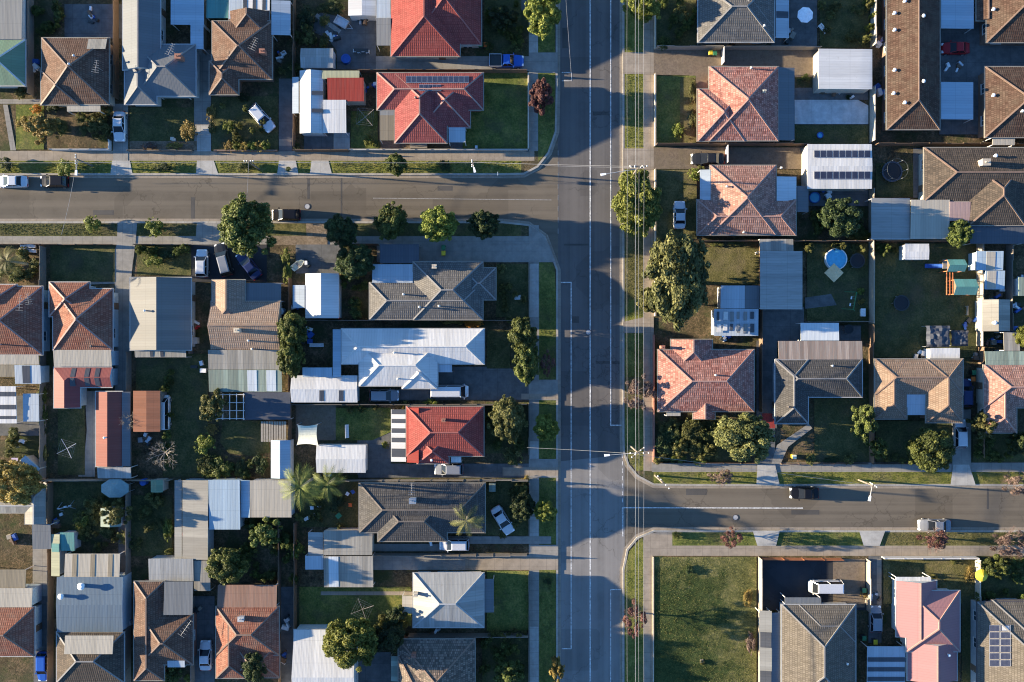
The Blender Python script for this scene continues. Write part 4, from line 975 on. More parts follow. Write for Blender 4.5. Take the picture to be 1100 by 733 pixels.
h = house('big plain gabled shed house with a cream sunlit slope and blue shaded slope', [(140, 298.5, 205, 376, 'y', 'gg')], 'sheet_dove', 'weatherboard_white', None, pitch=18, gut='trim_white', eave=2.8)
lean(h, 145, 376.3, 200, 384, 'sheet_weather', 's', 2.4, .15, strips=[(.3, .36), (.5, .56)]); vent(h, 157, 334); 
shed('rusty orange sheet roofed shed beside the white van', 143, 420, 172, 464, 'sheet_rust', 'y', eave=2.7, pitch=3, wall='timber_grey')
h = house('tan and brown gabled house with a mossy green rear verandah roof', [(227, 324, 301, 376, 'x', 'gg'), (228, 301, 263, 350, 'y', 'gh')], 'tile_fawn', 'brick_cream', 'cap_brown', pitch=24, ends_mat='trim_cream')
lean(h, 264, 304, 302, 324, 'sheet_slate', 'n', 2.4, .15); chimney(h, 257, 355, 'brick_cream'); lean(h, 224, 376, 303, 397, 'sheet_weather', 's', 2.6, .25, posts=False); lean(h, 224.5, 397.2, 303, 421, 'sheet_moss', 's', 2.3, .25, strips=[(.53, .66), (.79, .92)], smat='skylight_clear'); vent(h, 272, 375); vent(h, 268, 366)
flat_thing('dark flat tarpaulin roof beside the open white pergola frame', 263, 421.5, 312, 451, 'tarp_dark', 's', 2.2, .1, 'shade roof', 'shade_roof')
h = shed('cream and blue gabled garage with a small west awning', 328, 294, 364, 342, 'sheet_white', 'y', wall='weatherboard_white', pitch=17, eave=2.4); lean(h, 314.5, 306.5, 327.5, 331, 'sheet_blue', 'w', 2.3, .15)
h = house('grey tiled house with pale blue flat roof in its corner', [(397, 304, 518, 343, 'x', 'hh'), (444, 281.5, 518.5, 343.3, 'x', 'hh'), (496, 288, 532.5, 322, 'x', 'hh', -.1)], 'tile_grey', 'brick_cream', 'cap_grey', gut='trim_cream')
lean(h, 400, 284, 443.5, 304, 'sheet_blue', 'n', 2.6, .2); vent(h, 434, 316.5); vent(h, 451, 330); vent(h, 472, 329); chimney(h, 467, 287, 'brick_cream', .6, .8)
flat_thing('dark grey flat carport north of the grey tiled house', 408, 262.5, 450, 283, 'sheet_charcoal', 'n', 2.5, .12)
h = house('big white sheet roofed house beside the white truck', [(367, 353.5, 520, 391, 'x', 'hh'), (386, 370, 470, 414.5, 'x', 'hh', .1), (432, 384, 469.5, 417.3, 'y', 'hh')], 'sheet_white', 'weatherboard_white', 'trim_white', gut='trim_white', pitch=24)
lean(h, 357.5, 354, 366.5, 405, 'sheet_skyblue', 'w', 2.5, .12); lean(h, 325, 395, 357, 405, 'sheet_skyblue', 's', 2.4, .12); lean(h, 470, 391.5, 485.5, 400, 'sheet_blue', 's', 2.5, .1); vent(h, 424, 379); vent(h, 428, 407)
h = shed('low white gabled shed with dark skylight strips beside the silver car', 313, 403.5, 384, 432.5, 'sheet_white', 'x', wall='weatherboard_white', pitch=17)
for q in (343, 364):
    b_ = MB(); qq = [P(q, 431, 2.4), P(q + 5, 431, 2.4), P(q + 5, 419.5, 2.9), P(q, 419.5, 2.9)]; qq = [Vector((p.x, p.y, roof_z(h, p.x, p.y) + .03)) for p in qq]; b_.hexa([p - Vector((0, 0, .02)) for p in qq], qq); b_.build('skylight', 'skylight_dark', h.roof, h.org)
h = house('bright red tiled house with a white and dark striped pergola', [(436.5, 437, 519.5, 490, 'x', 'hh'), (448, 470, 482, 498, 'y', 'hh', -.05)], 'tile_red', 'brick_cream', 'cap_red', pitch=24, gut='trim_cream')
lean(h, 437, 438, 450, 497, 'sheet_red', 'w', 2.8, .35, posts=False); lean(h, 420, 440, 436.3, 496, 'sheet_white', 'w', 2.4, .2, strips=[(0.0, .09), (.18, .26), (.36, .45), (.54, .63), (.75, .91)], along='y'); chimney(h, 477, 451, 'brick_red', .5, .9); lean(h, 484.5, 490.5, 495.5, 497, 'sheet_white', 's', 2.4, .1); vent(h, 464, 494, 'plastic_white')
h = shed('white gabled garden shed under the feathery palms', 340, 478, 393, 508, 'sheet_white', 'x', wall='weatherboard_white', pitch=12)
h = house('dark grey tiled house with a big satellite box behind the palm tree', [(386, 519.5, 521, 572, 'x', 'hh'), (406, 535, 480, 581.5, 'x', 'hh', .05)], 'tile_slate', 'brick_brown', 'cap_dark', pitch=22, gut='trim_cream'); chimney(h, 444, 537, 'render_grey', .9, .9); antenna(h, 444, 523, 88)
h = flat_thing('pale weathered iron shed west of the satellite box house', 348, 570, 400, 596, 'sheet_weather', 'n', 2.5, .2, 'shed', 'shed', walls='brick_cream'); lean(h, 348, 597, 401, 631, 'sheet_weather', 's', 2.3, .25, strips=[(.1, .3)], smat='skylight_clear'); lean(h, 328, 597, 347.5, 612, 'sheet_blue', 's', 2.2, .1); lean(h, 331, 572, 347.5, 597, 'sheet_zinc', 'w', 2.1, .1)
h = house('square pale grey hip roofed house facing the main road', [(444, 616, 519.5, 674, 'x', 'hh')], 'sheet_zinc', 'weatherboard_white', 'trim_grey', pitch=23, gut='trim_white'); lean(h, 432, 640, 443.5, 659, 'sheet_cream', 'w', 2.4, .1); lean(h, 520, 622, 530.5, 658, 'sheet_slate', 'e', 2.4, .1); chimney(h, 447, 637, 'brick_cream', .6, .9)
h = house('mottled brown and grey tiled house cut by the bottom edge', [(428, 687, 510, 770, 'y', 'hh'), (428, 705, 470, 770, 'x', 'hh', .1)], 'tile_mosaic', 'brick_brown', 'cap_brown', pitch=21); lean(h, 420, 705, 428, 732, 'sheet_moss', 'w', 2.3, .1); chimney(h, 445, 702, 'brick_red', .6, .8)
h = shed('white gabled hall beside the big yellow green tree at the bottom edge', 316, 677, 382, 770, 'sheet_white', 'x', wall='weatherboard_white', pitch=13, eave=2.8, gut='trim_white'); 
h = shed('ribbed slate blue shed roof with two white vents beside striped verandah', 61, 620, 132, 679, 'sheet_steelblue', 'x', ends='gg', pitch=3, wall='render_blue', eave=2.9, cat='house', name='house'); lean(h, 70, 595, 129, 619.6, 'sheet_cream', 'n', 2.6, .25, strips=[(.14, .22), (.47, .55), (.79, .87)], smat='sheet_brown'); vent(h, 89, 629, 'plastic_white', .5, .5); vent(h, 67, 640, 'plastic_white', .4, .4)
h = house('dark tiled house with white battens at the bottom left corner', [(61, 679.5, 133, 733, 'x', 'hh'), (62, 690, 105, 731, 'y', 'hh', -.05)], 'tile_dark', 'weatherboard_white', 'cap_grey', eave=2.75, gut='trim_white'); lean(h, 70, 683, 122, 702, 'sheet_cream', 'n', 4.3, .3, 'rear_roof', False)
h = house('brown tiled house with a dark sheet extension and white awning', [(144, 625, 176, 731, 'y', 'hh'), (150, 660, 207, 714, 'x', 'hh', .05)], 'tile_brown', 'brick_red', 'cap_brown', pitch=24); lean(h, 176.5, 625, 207.5, 660, 'sheet_slate', 'n', 3.2, .3, posts=False); lean(h, 180, 695, 198.5, 717, 'sheet_blue', 's', 3.0, .15); antenna(h, 203, 672, 55, 1.2, 2.6)
flat_thing('cream and grey patched sheet roof joined to the long white lean-to', 160, 600, 208, 624.5, 'sheet_zinc', 's', 2.5, .2, 'shed', 'shed', walls='render_grey'); flat_thing('small weathered sheet awning beside the round green tree', 208.5, 602, 226, 635, 'sheet_weather', 's', 2.3, .2)
h = house('brown tiled house with a terracotta iron verandah', [(232, 652, 299.5, 704, 'x', 'hh'), (232, 652.5, 264, 728.5, 'y', 'hh', -.05), (250, 690, 300, 728, 'x', 'hh', -.35)], 'tile_rust', 'brick_red', 'cap_brown', pitch=24); lean(h, 234, 628.5, 297.5, 652, 'sheet_terracotta', 'n', 2.5, .25); chimney(h, 260, 664, 'render_grey', .8, .5)
h = flat_thing('long pale grey sheet lean-to running beside the back fence', 196, 516, 224, 601, 'sheet_weather', 'w', 2.5, .25, 'shed', 'shed', walls='render_grey'); lean(h, 187.5, 516, 195.5, 601, 'sheet_grey', 'w', 2.2, .1)
flat_thing('sky blue corrugated shed between two cream sheet roofs', 224.5, 515.5, 258, 569, 'sheet_skyblue', 's', 2.6, .25, 'shed', 'shed', walls='render_blue')
h = flat_thing('cream corrugated shed under the tallest palm fronds', 269, 516, 313, 556, 'sheet_cream', 's', 2.5, .25, 'shed', 'shed', walls='render_grey'); lean(h, 258.5, 516, 268.6, 556, 'sheet_skyblue', 'w', 2.4, .1, posts=False)
h = shed('narrow white and blue gabled shed beside the timber paling deck', 291, 473, 312, 514, 'sheet_skyblue', 'y', pitch=14, wall='weatherboard_white')
h = house('rust tiled house with cream rear roof at the lower left edge', [(-45, 652.5, 37, 705, 'x', 'hh')], 'tile_rust', 'render_blue', 'cap_brown', gut='trim_white'); lean(h, -40, 632, 35, 652, 'sheet_cream', 'n', 2.6, .25, posts=False, walls='render_blue'); lean(h, -40, 612, 28, 631.6, 'sheet_brown', 'n', 2.3, .2)
h = house('pale stone coloured cottage roof half under the golden olive tree', [(-40, 535, 40, 551, 'x', 'hg'), (27, 524, 48, 563, 'y', 'hg')], 'sheet_weather', 'render_grey', 'trim_grey', pitch=14, eave=2.4, wins=False); lean(h, 35, 563, 55, 590, 'sheet_slate', 's', 2.2, .2)
flat_thing('narrow cream and green striped shed beside the striped verandah', 55, 574, 64.5, 619, 'sheet_yellow', 'w', 2.2, .12, 'shed', 'shed', [(.22, .42)], 'sheet_teal', 'render_grey', 'y')
flat_thing('small dark teal tin shed beside the cream and green shed', 65, 572, 80, 592, 'sheet_teal', 's', 2.1, .12, 'shed', 'shed', walls='render_grey')
shed('tiny cream and green gabled shed among the dark garden trees', 108, 546, 130, 566, 'sheet_moss', 'y', pitch=12); shed('small green gabled tool shed beside the blue barrel', 162, 515.5, 175, 529, 'sheet_green', 'y', pitch=14, wall='trim_cream')
# ---- north-east block
h = house('grey tiled house beside the white umbrella courtyard', [(750, -20, 831.5, 45, 'x', 'hh'), (776, -70, 830, 30, 'y', 'hh')], 'tile_grey', 'brick_cream', 'cap_grey', pitch=22, gut='trim_white'); lean(h, 833, -30, 847.5, 41, 'sheet_blue', 'e', 2.4, .15, strips=[(.35, .42), (.6, .7)], along='y'); vent(h, 820, 29)
h = house('pink mottled tile house south of the long brown driveway', [(762, 72, 836, 151, 'x', 'hh'), (749.5, 96, 800, 151.5, 'x', 'hh', -.05)], 'tile_pink', 'brick_red', 'cap_pink', pitch=23); lean(h, 836.3, 73, 853.5, 151, 'sheet_slate', 'e', 2.5, .2); chimney(h, 820, 99, 'trim_cream', .4, .4); vent(h, 806, 74)
flat_thing('white corrugated double garage at the end of the brown driveway', 879, 53, 937, 96, 'sheet_white', 'e', 2.6, .2, 'garage', 'garage', walls='trim_cream')
h = House(); h.tp = .03; h.eave = 2.7; a_ = P(867, 203, 2.8); b_ = P(936.5, 155, 2.8); h = shed('white garage with two rows of dark solar panels', 867, 155, 936.5, 203, 'sheet_white', 'x', pitch=4, eave=2.7, wall='trim_cream', cat='garage', name='garage'); panels(h, 874, 161.5, 935, 170, 9, 1); panels(h, 874, 184, 935, 193, 9, 1)
h = house('rose tiled house with white entry awning and rear skylight roof', [(763, 178, 833.5, 252, 'x', 'hh'), (749, 215, 855, 252.5, 'x', 'hh', -.05)], 'tile_rose', 'brick_red', 'cap_pink', pitch=23); lean(h, 752, 182.5, 763, 215, 'sheet_blue', 'w', 2.6, .15); lean(h, 834, 190, 855.5, 216, 'skylight_clear', 'e', 2.6, .2); vent(h, 838, 181); vent(h, 780, 201); vent(h, 798, 250, 'trim_cream')
flat_thing('grey sheet carport behind the rose tiled house', 856, 200, 868.5, 228, 'sheet_slate', 'e', 2.3, .15)
h = house('very long dark brown tiled unit block beside the red car', [(953, -70, 1009.5, 139, 'y', 'hh')], 'tile_umber', 'brick_brown', 'cap_brown', pitch=22)
for q, r_ in ((971, 2), (960, 15), (960, 33), (960, 76), (959, 101), (971, 111), (991, 18), (991, 88)): vent(h, q, r_, 'plastic_white', .25, .3)
flat_thing('pale blue flat carport north of the red car', 1010.5, -30, 1046, 31, 'sheet_skyblue', 'e', 2.5, .15); flat_thing('pale blue flat carport south of the red car', 1010.5, 88.5, 1045.5, 128.5, 'sheet_skyblue', 'e', 2.5, .15)
h = house('brown tiled unit at the top right corner', [(1060, -50, 1150, 45.5, 'x', 'hh'), (1049, -40, 1070, 22, 'y', 'gg', -.3)], 'tile_umber', 'brick_brown', 'cap_brown', pitch=22); vent(h, 1066, 11, 'plastic_white', .25, .3); h = house('brown tiled unit with a cream rear porch at the right edge', [(1058.5, 72, 1160, 147.5, 'x', 'hh')], 'tile_umber', 'brick_brown', 'cap_brown', pitch=22); lean(h, 1066, 147.8, 1090, 156, 'sheet_cream', 's', 2.4, .1); vent(h, 1066, 103, 'plastic_white', .25, .3); vent(h, 1097, 120, 'plastic_white', .2, .3)
h = house('dark tiled house with brown west slopes and a pale chimney', [(993, 159, 1165, 216, 'x', 'hh'), (1041, 175, 1101, 242, 'y', 'hh')], 'tile_dark', 'trim_cream', 'cap_brown', pitch=22); chimney(h, 1055, 176, 'stone_pale', 1.1, 1.0); vent(h, 1068, 168, 'plastic_white', .25, .4); lean(h, 1020, 217, 1042, 237.5, 'sheet_blush', 's', 2.7, .15); lean(h, 978, 215, 1019.7, 257, 'sheet_cream', 's', 2.6, .2); lean(h, 1042, 243, 1100, 262, 'sheet_charcoal', 's', 2.3, .1)
flat_thing('zinc corrugated carport beside the cream patio roof', 935.5, 213, 977.5, 257.5, 'sheet_zinc', 'e', 2.4, .15)
shed('small white striped garden shed beside the blue slide', 972, 262, 998, 279, 'sheet_white', 'x', pitch=4, wall='trim_white')
h = flat_thing('blue sheet shed with cream panel east of the playground', 1048.5, 270, 1077.5, 290.5, 'sheet_skyblue', 's', 2.4, .15, 'shed', 'shed', [(.37, .7)], 'sheet_cream', 'render_blue'); flat_thing('larger blue sheet shed south of the cream panelled shed', 1058, 291, 1079, 311, 'sheet_skyblue', 's', 2.3, .15, 'shed', 'shed', [(.1, .55)], 'sheet_cream', 'render_blue')
h = shed('tan and slate gabled shed behind the right hand fence', 1055, 322, 1085, 356, 'sheet_weather', 'y', pitch=17, wall='trim_cream'); vent(h, 1067, 347, 'plastic_white', .3, .4); h = House(); flat_thing('white and teal sheet lean-to at the right edge', 1094, 298, 1115, 318, 'sheet_moss', 's', 2.2, .1, 'shed', 'shed', walls='trim_white')
h = house('red brown tiled house at the right edge with a weathered verandah', [(1057, 392.5, 1165, 438, 'x', 'hh'), (1058, 393, 1092, 465, 'y', 'hh', -.05)], 'tile_rose', 'brick_cream', 'cap_pink', pitch=24); lean(h, 1058, 377.5, 1150, 392, 'sheet_moss', 'n', 2.5, .2, posts=False); lean(h, 1078, 357, 1095, 377, 'sheet_weather', 'n', 2.3, .15)
flat_thing('blue skillion carport beside the patched tin sheds', 816, 270, 862, 332.5, 'sheet_zinc', 'e', 2.7, .25, walls=None); flat_thing('rusty brown flat roof at the north end of the blue carport', 816, 257, 852, 270, 'sheet_weather', 'n', 2.6, .15)
h = flat_thing('patched white and blue tin shed north of the pallet shed', 774, 307, 800, 331.5, 'sheet_blue', 's', 2.4, .15, 'shed', 'shed', walls='render_grey'); lean(h, 800.3, 307, 816, 331.5, 'sheet_slate', 's', 2.4, .15, posts=False)
h = flat_thing('flat tin shed cluttered with slotted white panels', 767, 332, 814.5, 361, 'sheet_blue', 's', 2.3, .12, 'shed', 'shed', walls='render_grey')
rr_ = random.Random(3)
for i in range(12):
    m_ = MB(); x_, y_ = 770 + (i % 6) * 7.2, 335 + (i // 6) * 13; slab(m_, x_, y_, x_ + rr_.uniform(2, 5), y_ + rr_.uniform(7, 11), 2.5 + G, 's', .06, .04); m_.build('roof_panel', rr_.choice(['trim_white', 'skylight_dark', 'skylight_dark', 'sheet_grey']), h.root, h.org)
h = house('large pink mottled tile house behind the corner garden', [(707, 376, 810, 442, 'x', 'hh'), (721, 365, 765, 400, 'y', 'gh', -.1), (745, 420, 768, 450, 'y', 'hg', -.2)], 'tile_pink', 'brick_red', 'cap_pink', pitch=23); chimney(h, 711, 373, 'brick_red', .5, .8); vent(h, 768, 403); lean(h, 716, 442.3, 731, 447, 'sheet_cream', 's', 2.4, .1)
h = house('grey tiled house with a multi coloured corrugated rear roof', [(834, 386.5, 926, 426.5, 'x', 'hh'), (833, 387, 868, 455, 'y', 'hh', .05)], 'tile_slate', 'render_grey', 'cap_grey', pitch=23, gut='trim_grey'); lean(h, 836, 366.5, 926, 386.3, 'sheet_rainbow', 'n', 2.5, .25, posts=False); vent(h, 893, 393); vent(h, 846, 437, 'trim_dark')
flat_thing('clear ribbed pergola roof behind the multi coloured corrugated roof', 860, 347, 901, 366, 'skylight_clear', 'n', 2.4, .15, 'pergola', 'pergola')
h = house('tan tiled house with two front wings and a glazed porch between', [(940, 386, 1034.5, 424, 'x', 'hh'), (940, 386.5, 974, 450, 'y', 'hh', -.05), (995, 387, 1034, 454, 'y', 'hh', .05)], 'tile_tan', 'brick_brown', 'cap_brown', pitch=23); lean(h, 974, 423, 995, 446, 'sheet_blue', 's', 2.6, .1)
# ---- south-east block
h = house('stone grey tiled house with striped carport beside the vacant lot', [(840, 650, 919, 760, 'y', 'hh'), (858, 650, 918.5, 690, 'x', 'hh', -.05)], 'tile_stone', 'render_grey', 'cap_grey', pitch=22, gut='trim_white'); lean(h, 816, 656, 828.5, 760, 'sheet_grey', 'w', 2.4, .25, strips=[(.22, .38), (.62, .78)], along='y'); lean(h, 828.7, 658, 839.5, 760, 'sheet_slate', 'e', 2.4, .25); lean(h, 843, 642, 882, 649.5, 'sheet_slate', 'n', 2.5, .1); vent(h, 909, 712)
h = house('pink sheet roofed house behind the long white fence', [(963, 624, 1006, 684, 'y', 'gg', -.2), (974, 635, 1031, 700, 'y', 'hh', .2), (975, 690, 1028, 731, 'y', 'gg', -.1)], 'sheet_pink', 'weatherboard_white', 'cap_pink', pitch=23, gut='trim_white', ends_mat='weatherboard_white'); lean(h, 962, 620, 1000, 624, 'sheet_white', 'n', 2.5, .1); vent(h, 1018, 703, 'plastic_white', .2, .4)
flat_thing('blue and dark striped carport roof beside the pink house', 931, 694, 972, 760, 'sheet_blue', 's', 2.3, .2, strips=[(.18, .25), (.34, .41), (.5, .57)], along='y')
h = house('dark roofed house with solar panels in the bottom right corner', [(1050, 647, 1170, 770, 'y', 'hh'), (1066, 645, 1165, 700, 'x', 'hh', -.1)], 'tile_stone', 'render_grey', 'cap_grey', pitch=22, gut='trim_dark'); panels(h, 1062, 671, 1086, 716, 2, 6)

# ================================================================== FENCES AND WALLS
F = fence
F('timber fence between the green roofed house and the brown porch house', [(37, -40), (37, 104)]); F('timber fence between the brown porch house and the slate grey house', [(128, -40), (128, 108)], 'timber_brown')
F('timber fence between the slate grey house and the brown hip roofed house', [(222, -40), (222, 60)]); F('dark timber fence beside the long white gabled garage', [(318, 0), (318, 160)], 'timber_brown'); F('timber fence between the red tiled and the solar roofed house', [(362, 79), (566, 79)], 'timber_brown')
F('low white front fence before the garden of the brown porch house', [(57, 162), (120, 162)], 'trim_white', .9, .1, 'fence', 'front_fence', jitter=False); F('low brick front wall before the brown hip roofed house', [(232, 163), (299, 163)], 'brick_brown', .7, .2, 'wall', 'brick_wall', jitter=False)
F('long pale front wall before the solar roofed house', [(377, 162), (567, 162)], 'concrete_pale', .7, .18, 'wall', 'front_wall', jitter=False); F('low brick wall along the lawn of the solar roofed house', [(567.5, 80), (567.5, 161)], 'brick_cream', .7, .2, 'wall', 'brick_wall', jitter=False)
F('short white side fence beside the white car driveway', [(120, 152), (120, 162)], 'trim_white', .9, .1, 'fence', 'front_fence', jitter=False); F('dark grey front fence before the slate grey house', [(140, 163.3), (209, 163.3)], 'timber_grey', 1.0)
F('front fence before the white gabled garage', [(318, 163.5), (376, 163.5)], 'timber_brown', 1.5)
# south-west
F('dark front fence before the rust tiled cottages', [(-30, 263.5), (124, 263.5)], 'timber_brown', 1.2); F('front fence before the big gabled shed house', [(147, 263.5), (208, 263.5)], 'timber_grey', 1.2); F('dark fence along the garages behind the street trees', [(367, 264), (408, 264)], 'timber_brown', 1.7)
F('timber fence between the two rust tiled cottages', [(50, 266), (50, 514)]); F('pale timber fence along the back of the lawns and sheds', [(52, 514.5), (187, 514.5)], 'timber_pale'); F('timber fence beside the long salmon shed', [(141.5, 378), (141.5, 513)]); F('timber fence east of the big gabled shed house', [(208, 303), (208, 380)])
F('timber fence between the tan house and the white truck lots', [(313.5, 300), (313.5, 512)], 'timber_brown'); F('red painted fence beside the cream and blue gabled garage', [(366, 296), (366, 343)], 'plastic_red', 1.8); F('timber fence north of the big white roofed house', [(316, 344.5), (568, 344.5)], 'timber_grey', 1.6)
F('timber fence south of the white truck driveway', [(316, 434), (566, 434)], 'timber_grey', 1.7); F('bright capped fence south of the bright red tiled house', [(360, 515), (567, 514.5)], 'timber_pale', 1.7); F('timber fence south of the satellite box house', [(402, 594), (566, 594.5)], 'timber_pale', 1.6)
F('timber fence between the square grey roof and the mottled roof', [(440, 680), (567, 680)]); F('timber fence beside the driveway of the white hall', [(319, 560), (319, 676)], 'timber_brown'); F('timber fence west of the dark slate shed roof', [(58, 518), (58, 733)], 'timber_brown'); F('timber fence between slate shed and brown tiled house', [(141, 518), (141, 733)], 'timber_grey')
F('timber fence between the two brown tiled houses', [(209.5, 640), (209.5, 733)]); F('dark timber fence along the driveway east of the terracotta verandah', [(302, 560), (302, 733)], 'timber_brown', 1.5); F('low front fence before the lawn of the grey tiled house', [(568, 283), (568, 342)], 'timber_pale', .9); F('low front fence before the garden of the bright red house', [(568, 433), (568, 488)], 'timber_grey', .9); F('low front fence before the square grey roofed house', [(568, 614), (568, 733)], 'timber_grey', .9)
F('low front fence before the palm tree lawn', [(568, 516), (568, 574)], 'timber_grey', .8)
# north-east
F('pale front wall running along the main road footpath', [(703, -30), (703, 54)], 'stone_pale', .8, .2, 'wall', 'brick_wall', jitter=False); F('pale front wall before the pink tiled house lawn', [(703, 81), (703, 158)], 'stone_pale', .8, .2, 'wall', 'brick_wall', jitter=False); F('pale front wall before the rose tiled house', [(703, 183), (703, 340)], 'stone_pale', .8, .2, 'wall', 'brick_wall', jitter=False); F('low wall before the large pink tiled house', [(701.5, 360), (701.5, 496)], 'brick_red', .8, .2, 'wall', 'brick_wall', jitter=False)
F('timber fence north of the brown driveway', [(704, 54), (878, 54.5)], 'timber_pale'); F('timber fence between the pink and rose tiled houses', [(704, 157), (866, 157)], 'timber_brown'); F('timber fence south of the rose tiled house', [(750, 260), (932, 260)], 'timber_brown'); F('sunlit cream fence beside the long unit block', [(935, -40), (935, 52)], 'trim_cream', 1.8, .12); F('sunlit cream fence beside the white garages', [(934, 97), (934, 154)], 'trim_cream', 1.8, .12)
F('sunlit timber fence beside the round blue pool garden', [(933, 205), (933, 348)], 'timber_pale', 1.8, .1); F('dark timber fence between the slate and tan tiled houses', [(933, 349), (933, 496)], 'timber_brown'); F('timber fence north of the trampoline lawn', [(936, 260), (1046, 260)], 'timber_brown'); F('sunlit timber fence east of the playground', [(1048, 262), (1048, 372)], 'timber_pale', 1.9, .1); F('timber fence east of the tan tiled house', [(1050, 373), (1050, 490)], 'timber_brown')
F('timber fence north of the dark tiled house', [(938, 157), (1100, 157)], 'timber_brown'); F('timber fence beside the pink house and rear tin sheds', [(815, 262), (815, 442)], 'timber_brown'); F('timber fence behind the playground sheds', [(1080, 262), (1080, 356)], 'timber_grey'); F('white side gate across the brown driveway', [(775, 55), (775, 71)], 'trim_white', 1.6, .12, 'gate', 'driveway_gate'); F('white side gate beside the dark grey car', [(779, 159), (779, 177)], 'trim_white', 1.6, .12, 'gate', 'driveway_gate')
F('timber fence south of the blue pool garden', [(864, 346), (932, 346)], 'timber_grey'); F('low hedge wall before the corner garden', [(703, 497), (812, 497)], 'timber_brown', .8); F('dark low front wall before the slate tiled house', [(838, 498), (932, 498)], 'timber_brown', .6); F('low front wall before the tan tiled house', [(936, 498), (1021, 498)], 'timber_brown', .6)
# south-east
F('long white front fence before the pink roofed house', [(946, 597.8), (1047, 597.8)], 'trim_white', 1.2, .16, 'fence', 'front_fence', jitter=False); F('white side fence between the pink and solar roofed houses', [(1046.5, 599), (1046.5, 733)], 'trim_cream', 1.6, .12, 'fence', 'side_fence'); F('rust and timber fence along the vacant lot', [(814.5, 598), (814.5, 733)], 'timber_pale', 1.8, .12); F('brown slatted front fence before the striped carport', [(818, 599), (903, 599.5)], 'timber_orange', 1.2); F('timber fence west of the pink house driveway', [(930, 600), (930, 655)], 'timber_pale', 1.6); F('low pale edge wall along the vacant lot footpath', [(701.5, 598), (701.5, 733)], 'stone_pale', .3, .15, 'wall', 'edge_wall', jitter=False)

# ================================================================== TREES AND SHRUBS
T = tree
T('round bright green street tree north of the blue ute', 583, 16, 19, 22, 6.5, 'leaf_lime'); T('red leaved street tree beside the solar house lawn', 580, 102, 13, 18, 4.5, 'leaf_red', 'loose'); T('bright green tree on the east verge at the top edge', 690, 6, 19, 15, 6, 'leaf_lime')
T('tall bright green tree beside the streetlight on the east verge', 683, 217, 25, 33, 6, 'leaf_lime'); T('huge olive green tree beside the main road footpath', 726, 299, 32, 47, 8.5, 'leaf_gum'); T('smaller pale tree against the street side of the huge olive tree', 698, 322, 12, 14, 5, 'leaf_olive'); T('big dense green tree before the large pink tiled house', 798, 470, 25, 30, 7.5, 'leaf_gum')
T('tall green tree before the slate tiled house fence', 927, 452, 14, 19, 6.5, 'leaf_green', 'loose'); T('smaller green tree below the tall tree by the fence', 944, 481, 10, 12, 4, 'leaf_green', 'loose'); T('spreading green tree before the tan tiled house', 1000, 482, 22, 23, 6.5, 'leaf_green'); T('yellow green tree beside the white car driveway', 1055, 457, 14, 15, 4.5, 'leaf_olive', 'loose')
T('big round dark tree overhanging the western side street', 265, 243, 29, 28, 9, 'leaf_green'); T('dark dense tree on the corner by the dirt crossing', 366, 248, 16, 17, 6, 'leaf_dark'); T('dark bushy tree behind the fence with sunlit lower lobes', 381, 280, 17, 20, 6, 'leaf_dark')
T('bright street tree before the dark grey flat carport', 420, 238, 18, 16, 5.5, 'leaf_green'); T('tallest of the street trees before the grey tiled house', 470, 241, 20, 18, 6, 'leaf_lime'); T('dark street tree nearest the main road corner', 519, 241, 16, 14, 5.5, 'leaf_dark'); T('small round street tree before the solar house front wall', 425, 177, 11, 11, 3.6, 'leaf_green')
T('green street tree opposite the big white roofed house', 561, 360, 15, 19, 5, 'leaf_green'); T('yellow green street tree beside the truck driveway', 565, 390, 13, 21, 5, 'leaf_green'); T('olive garden tree before the bright red tiled house', 545, 451, 18, 23, 5.5, 'leaf_olive'); T('bright lime street tree south of the truck driveway', 586, 459, 13, 14, 4.5, 'leaf_lime')
T('tall green tree between the tan house and white truck house', 315, 354, 15, 17, 6.5, 'leaf_green'); T('green tree below the tall tree on the truck house fence', 312, 384, 13, 20, 6, 'leaf_green'); T('big yellow green tree overhanging the white hall', 377, 690, 25, 29, 8.5, 'leaf_lime'); T('round green tree beside the terracotta verandah', 244, 608, 18, 21, 6, 'leaf_green')
T('spreading green tree in the back garden of the terracotta house', 284, 572, 17, 15, 5, 'leaf_green', 'loose'); T('golden olive tree at the left edge over the stone cottage', 18, 520, 27, 21, 7, 'leaf_gold'); T('ragged green tree beside the white pergola frame', 229, 438, 14, 17, 5, 'leaf_olive', 'loose'); T('olive garden tree beside the tiny green gabled shed', 125, 552, 13, 14, 5, 'leaf_olive', 'loose')
T('dark tree in the garden behind the solar garage', 903, 234, 21, 20, 6, 'leaf_dark'); T('bright tree beside the cream patio roof', 1030, 250, 14, 13, 4.5, 'leaf_green'); T('yellow tree beside the weathered verandah', 1100, 362, 10, 11, 4, 'leaf_lime'); T('lime street tree north of the square grey roofed house', 586, 549, 11, 12, 4.5, 'leaf_lime'); T('bushy dark tree beside the angled white car lawn', 561, 545, 13, 15, 4.5, 'leaf_dark')
T('golden brown tree before the brown porch house', 45, 138, 15, 18, 4.5, 'leaf_gold', 'loose'); T('yellow leaved tree on the verge at the bottom edge', 598, 719, 8, 14, 4, 'leaf_gold', 'loose'); T('green tree at the bottom edge beside the mottled roof', 545, 722, 16, 14, 4.5, 'leaf_green', 'loose'); T('dark tree shading the mottled roof from the west', 418, 685, 14, 16, 6, 'leaf_dark'); T('dark tree behind the white skillion at the top edge', 540, 20, 13, 16, 4, 'leaf_dark', 'loose')
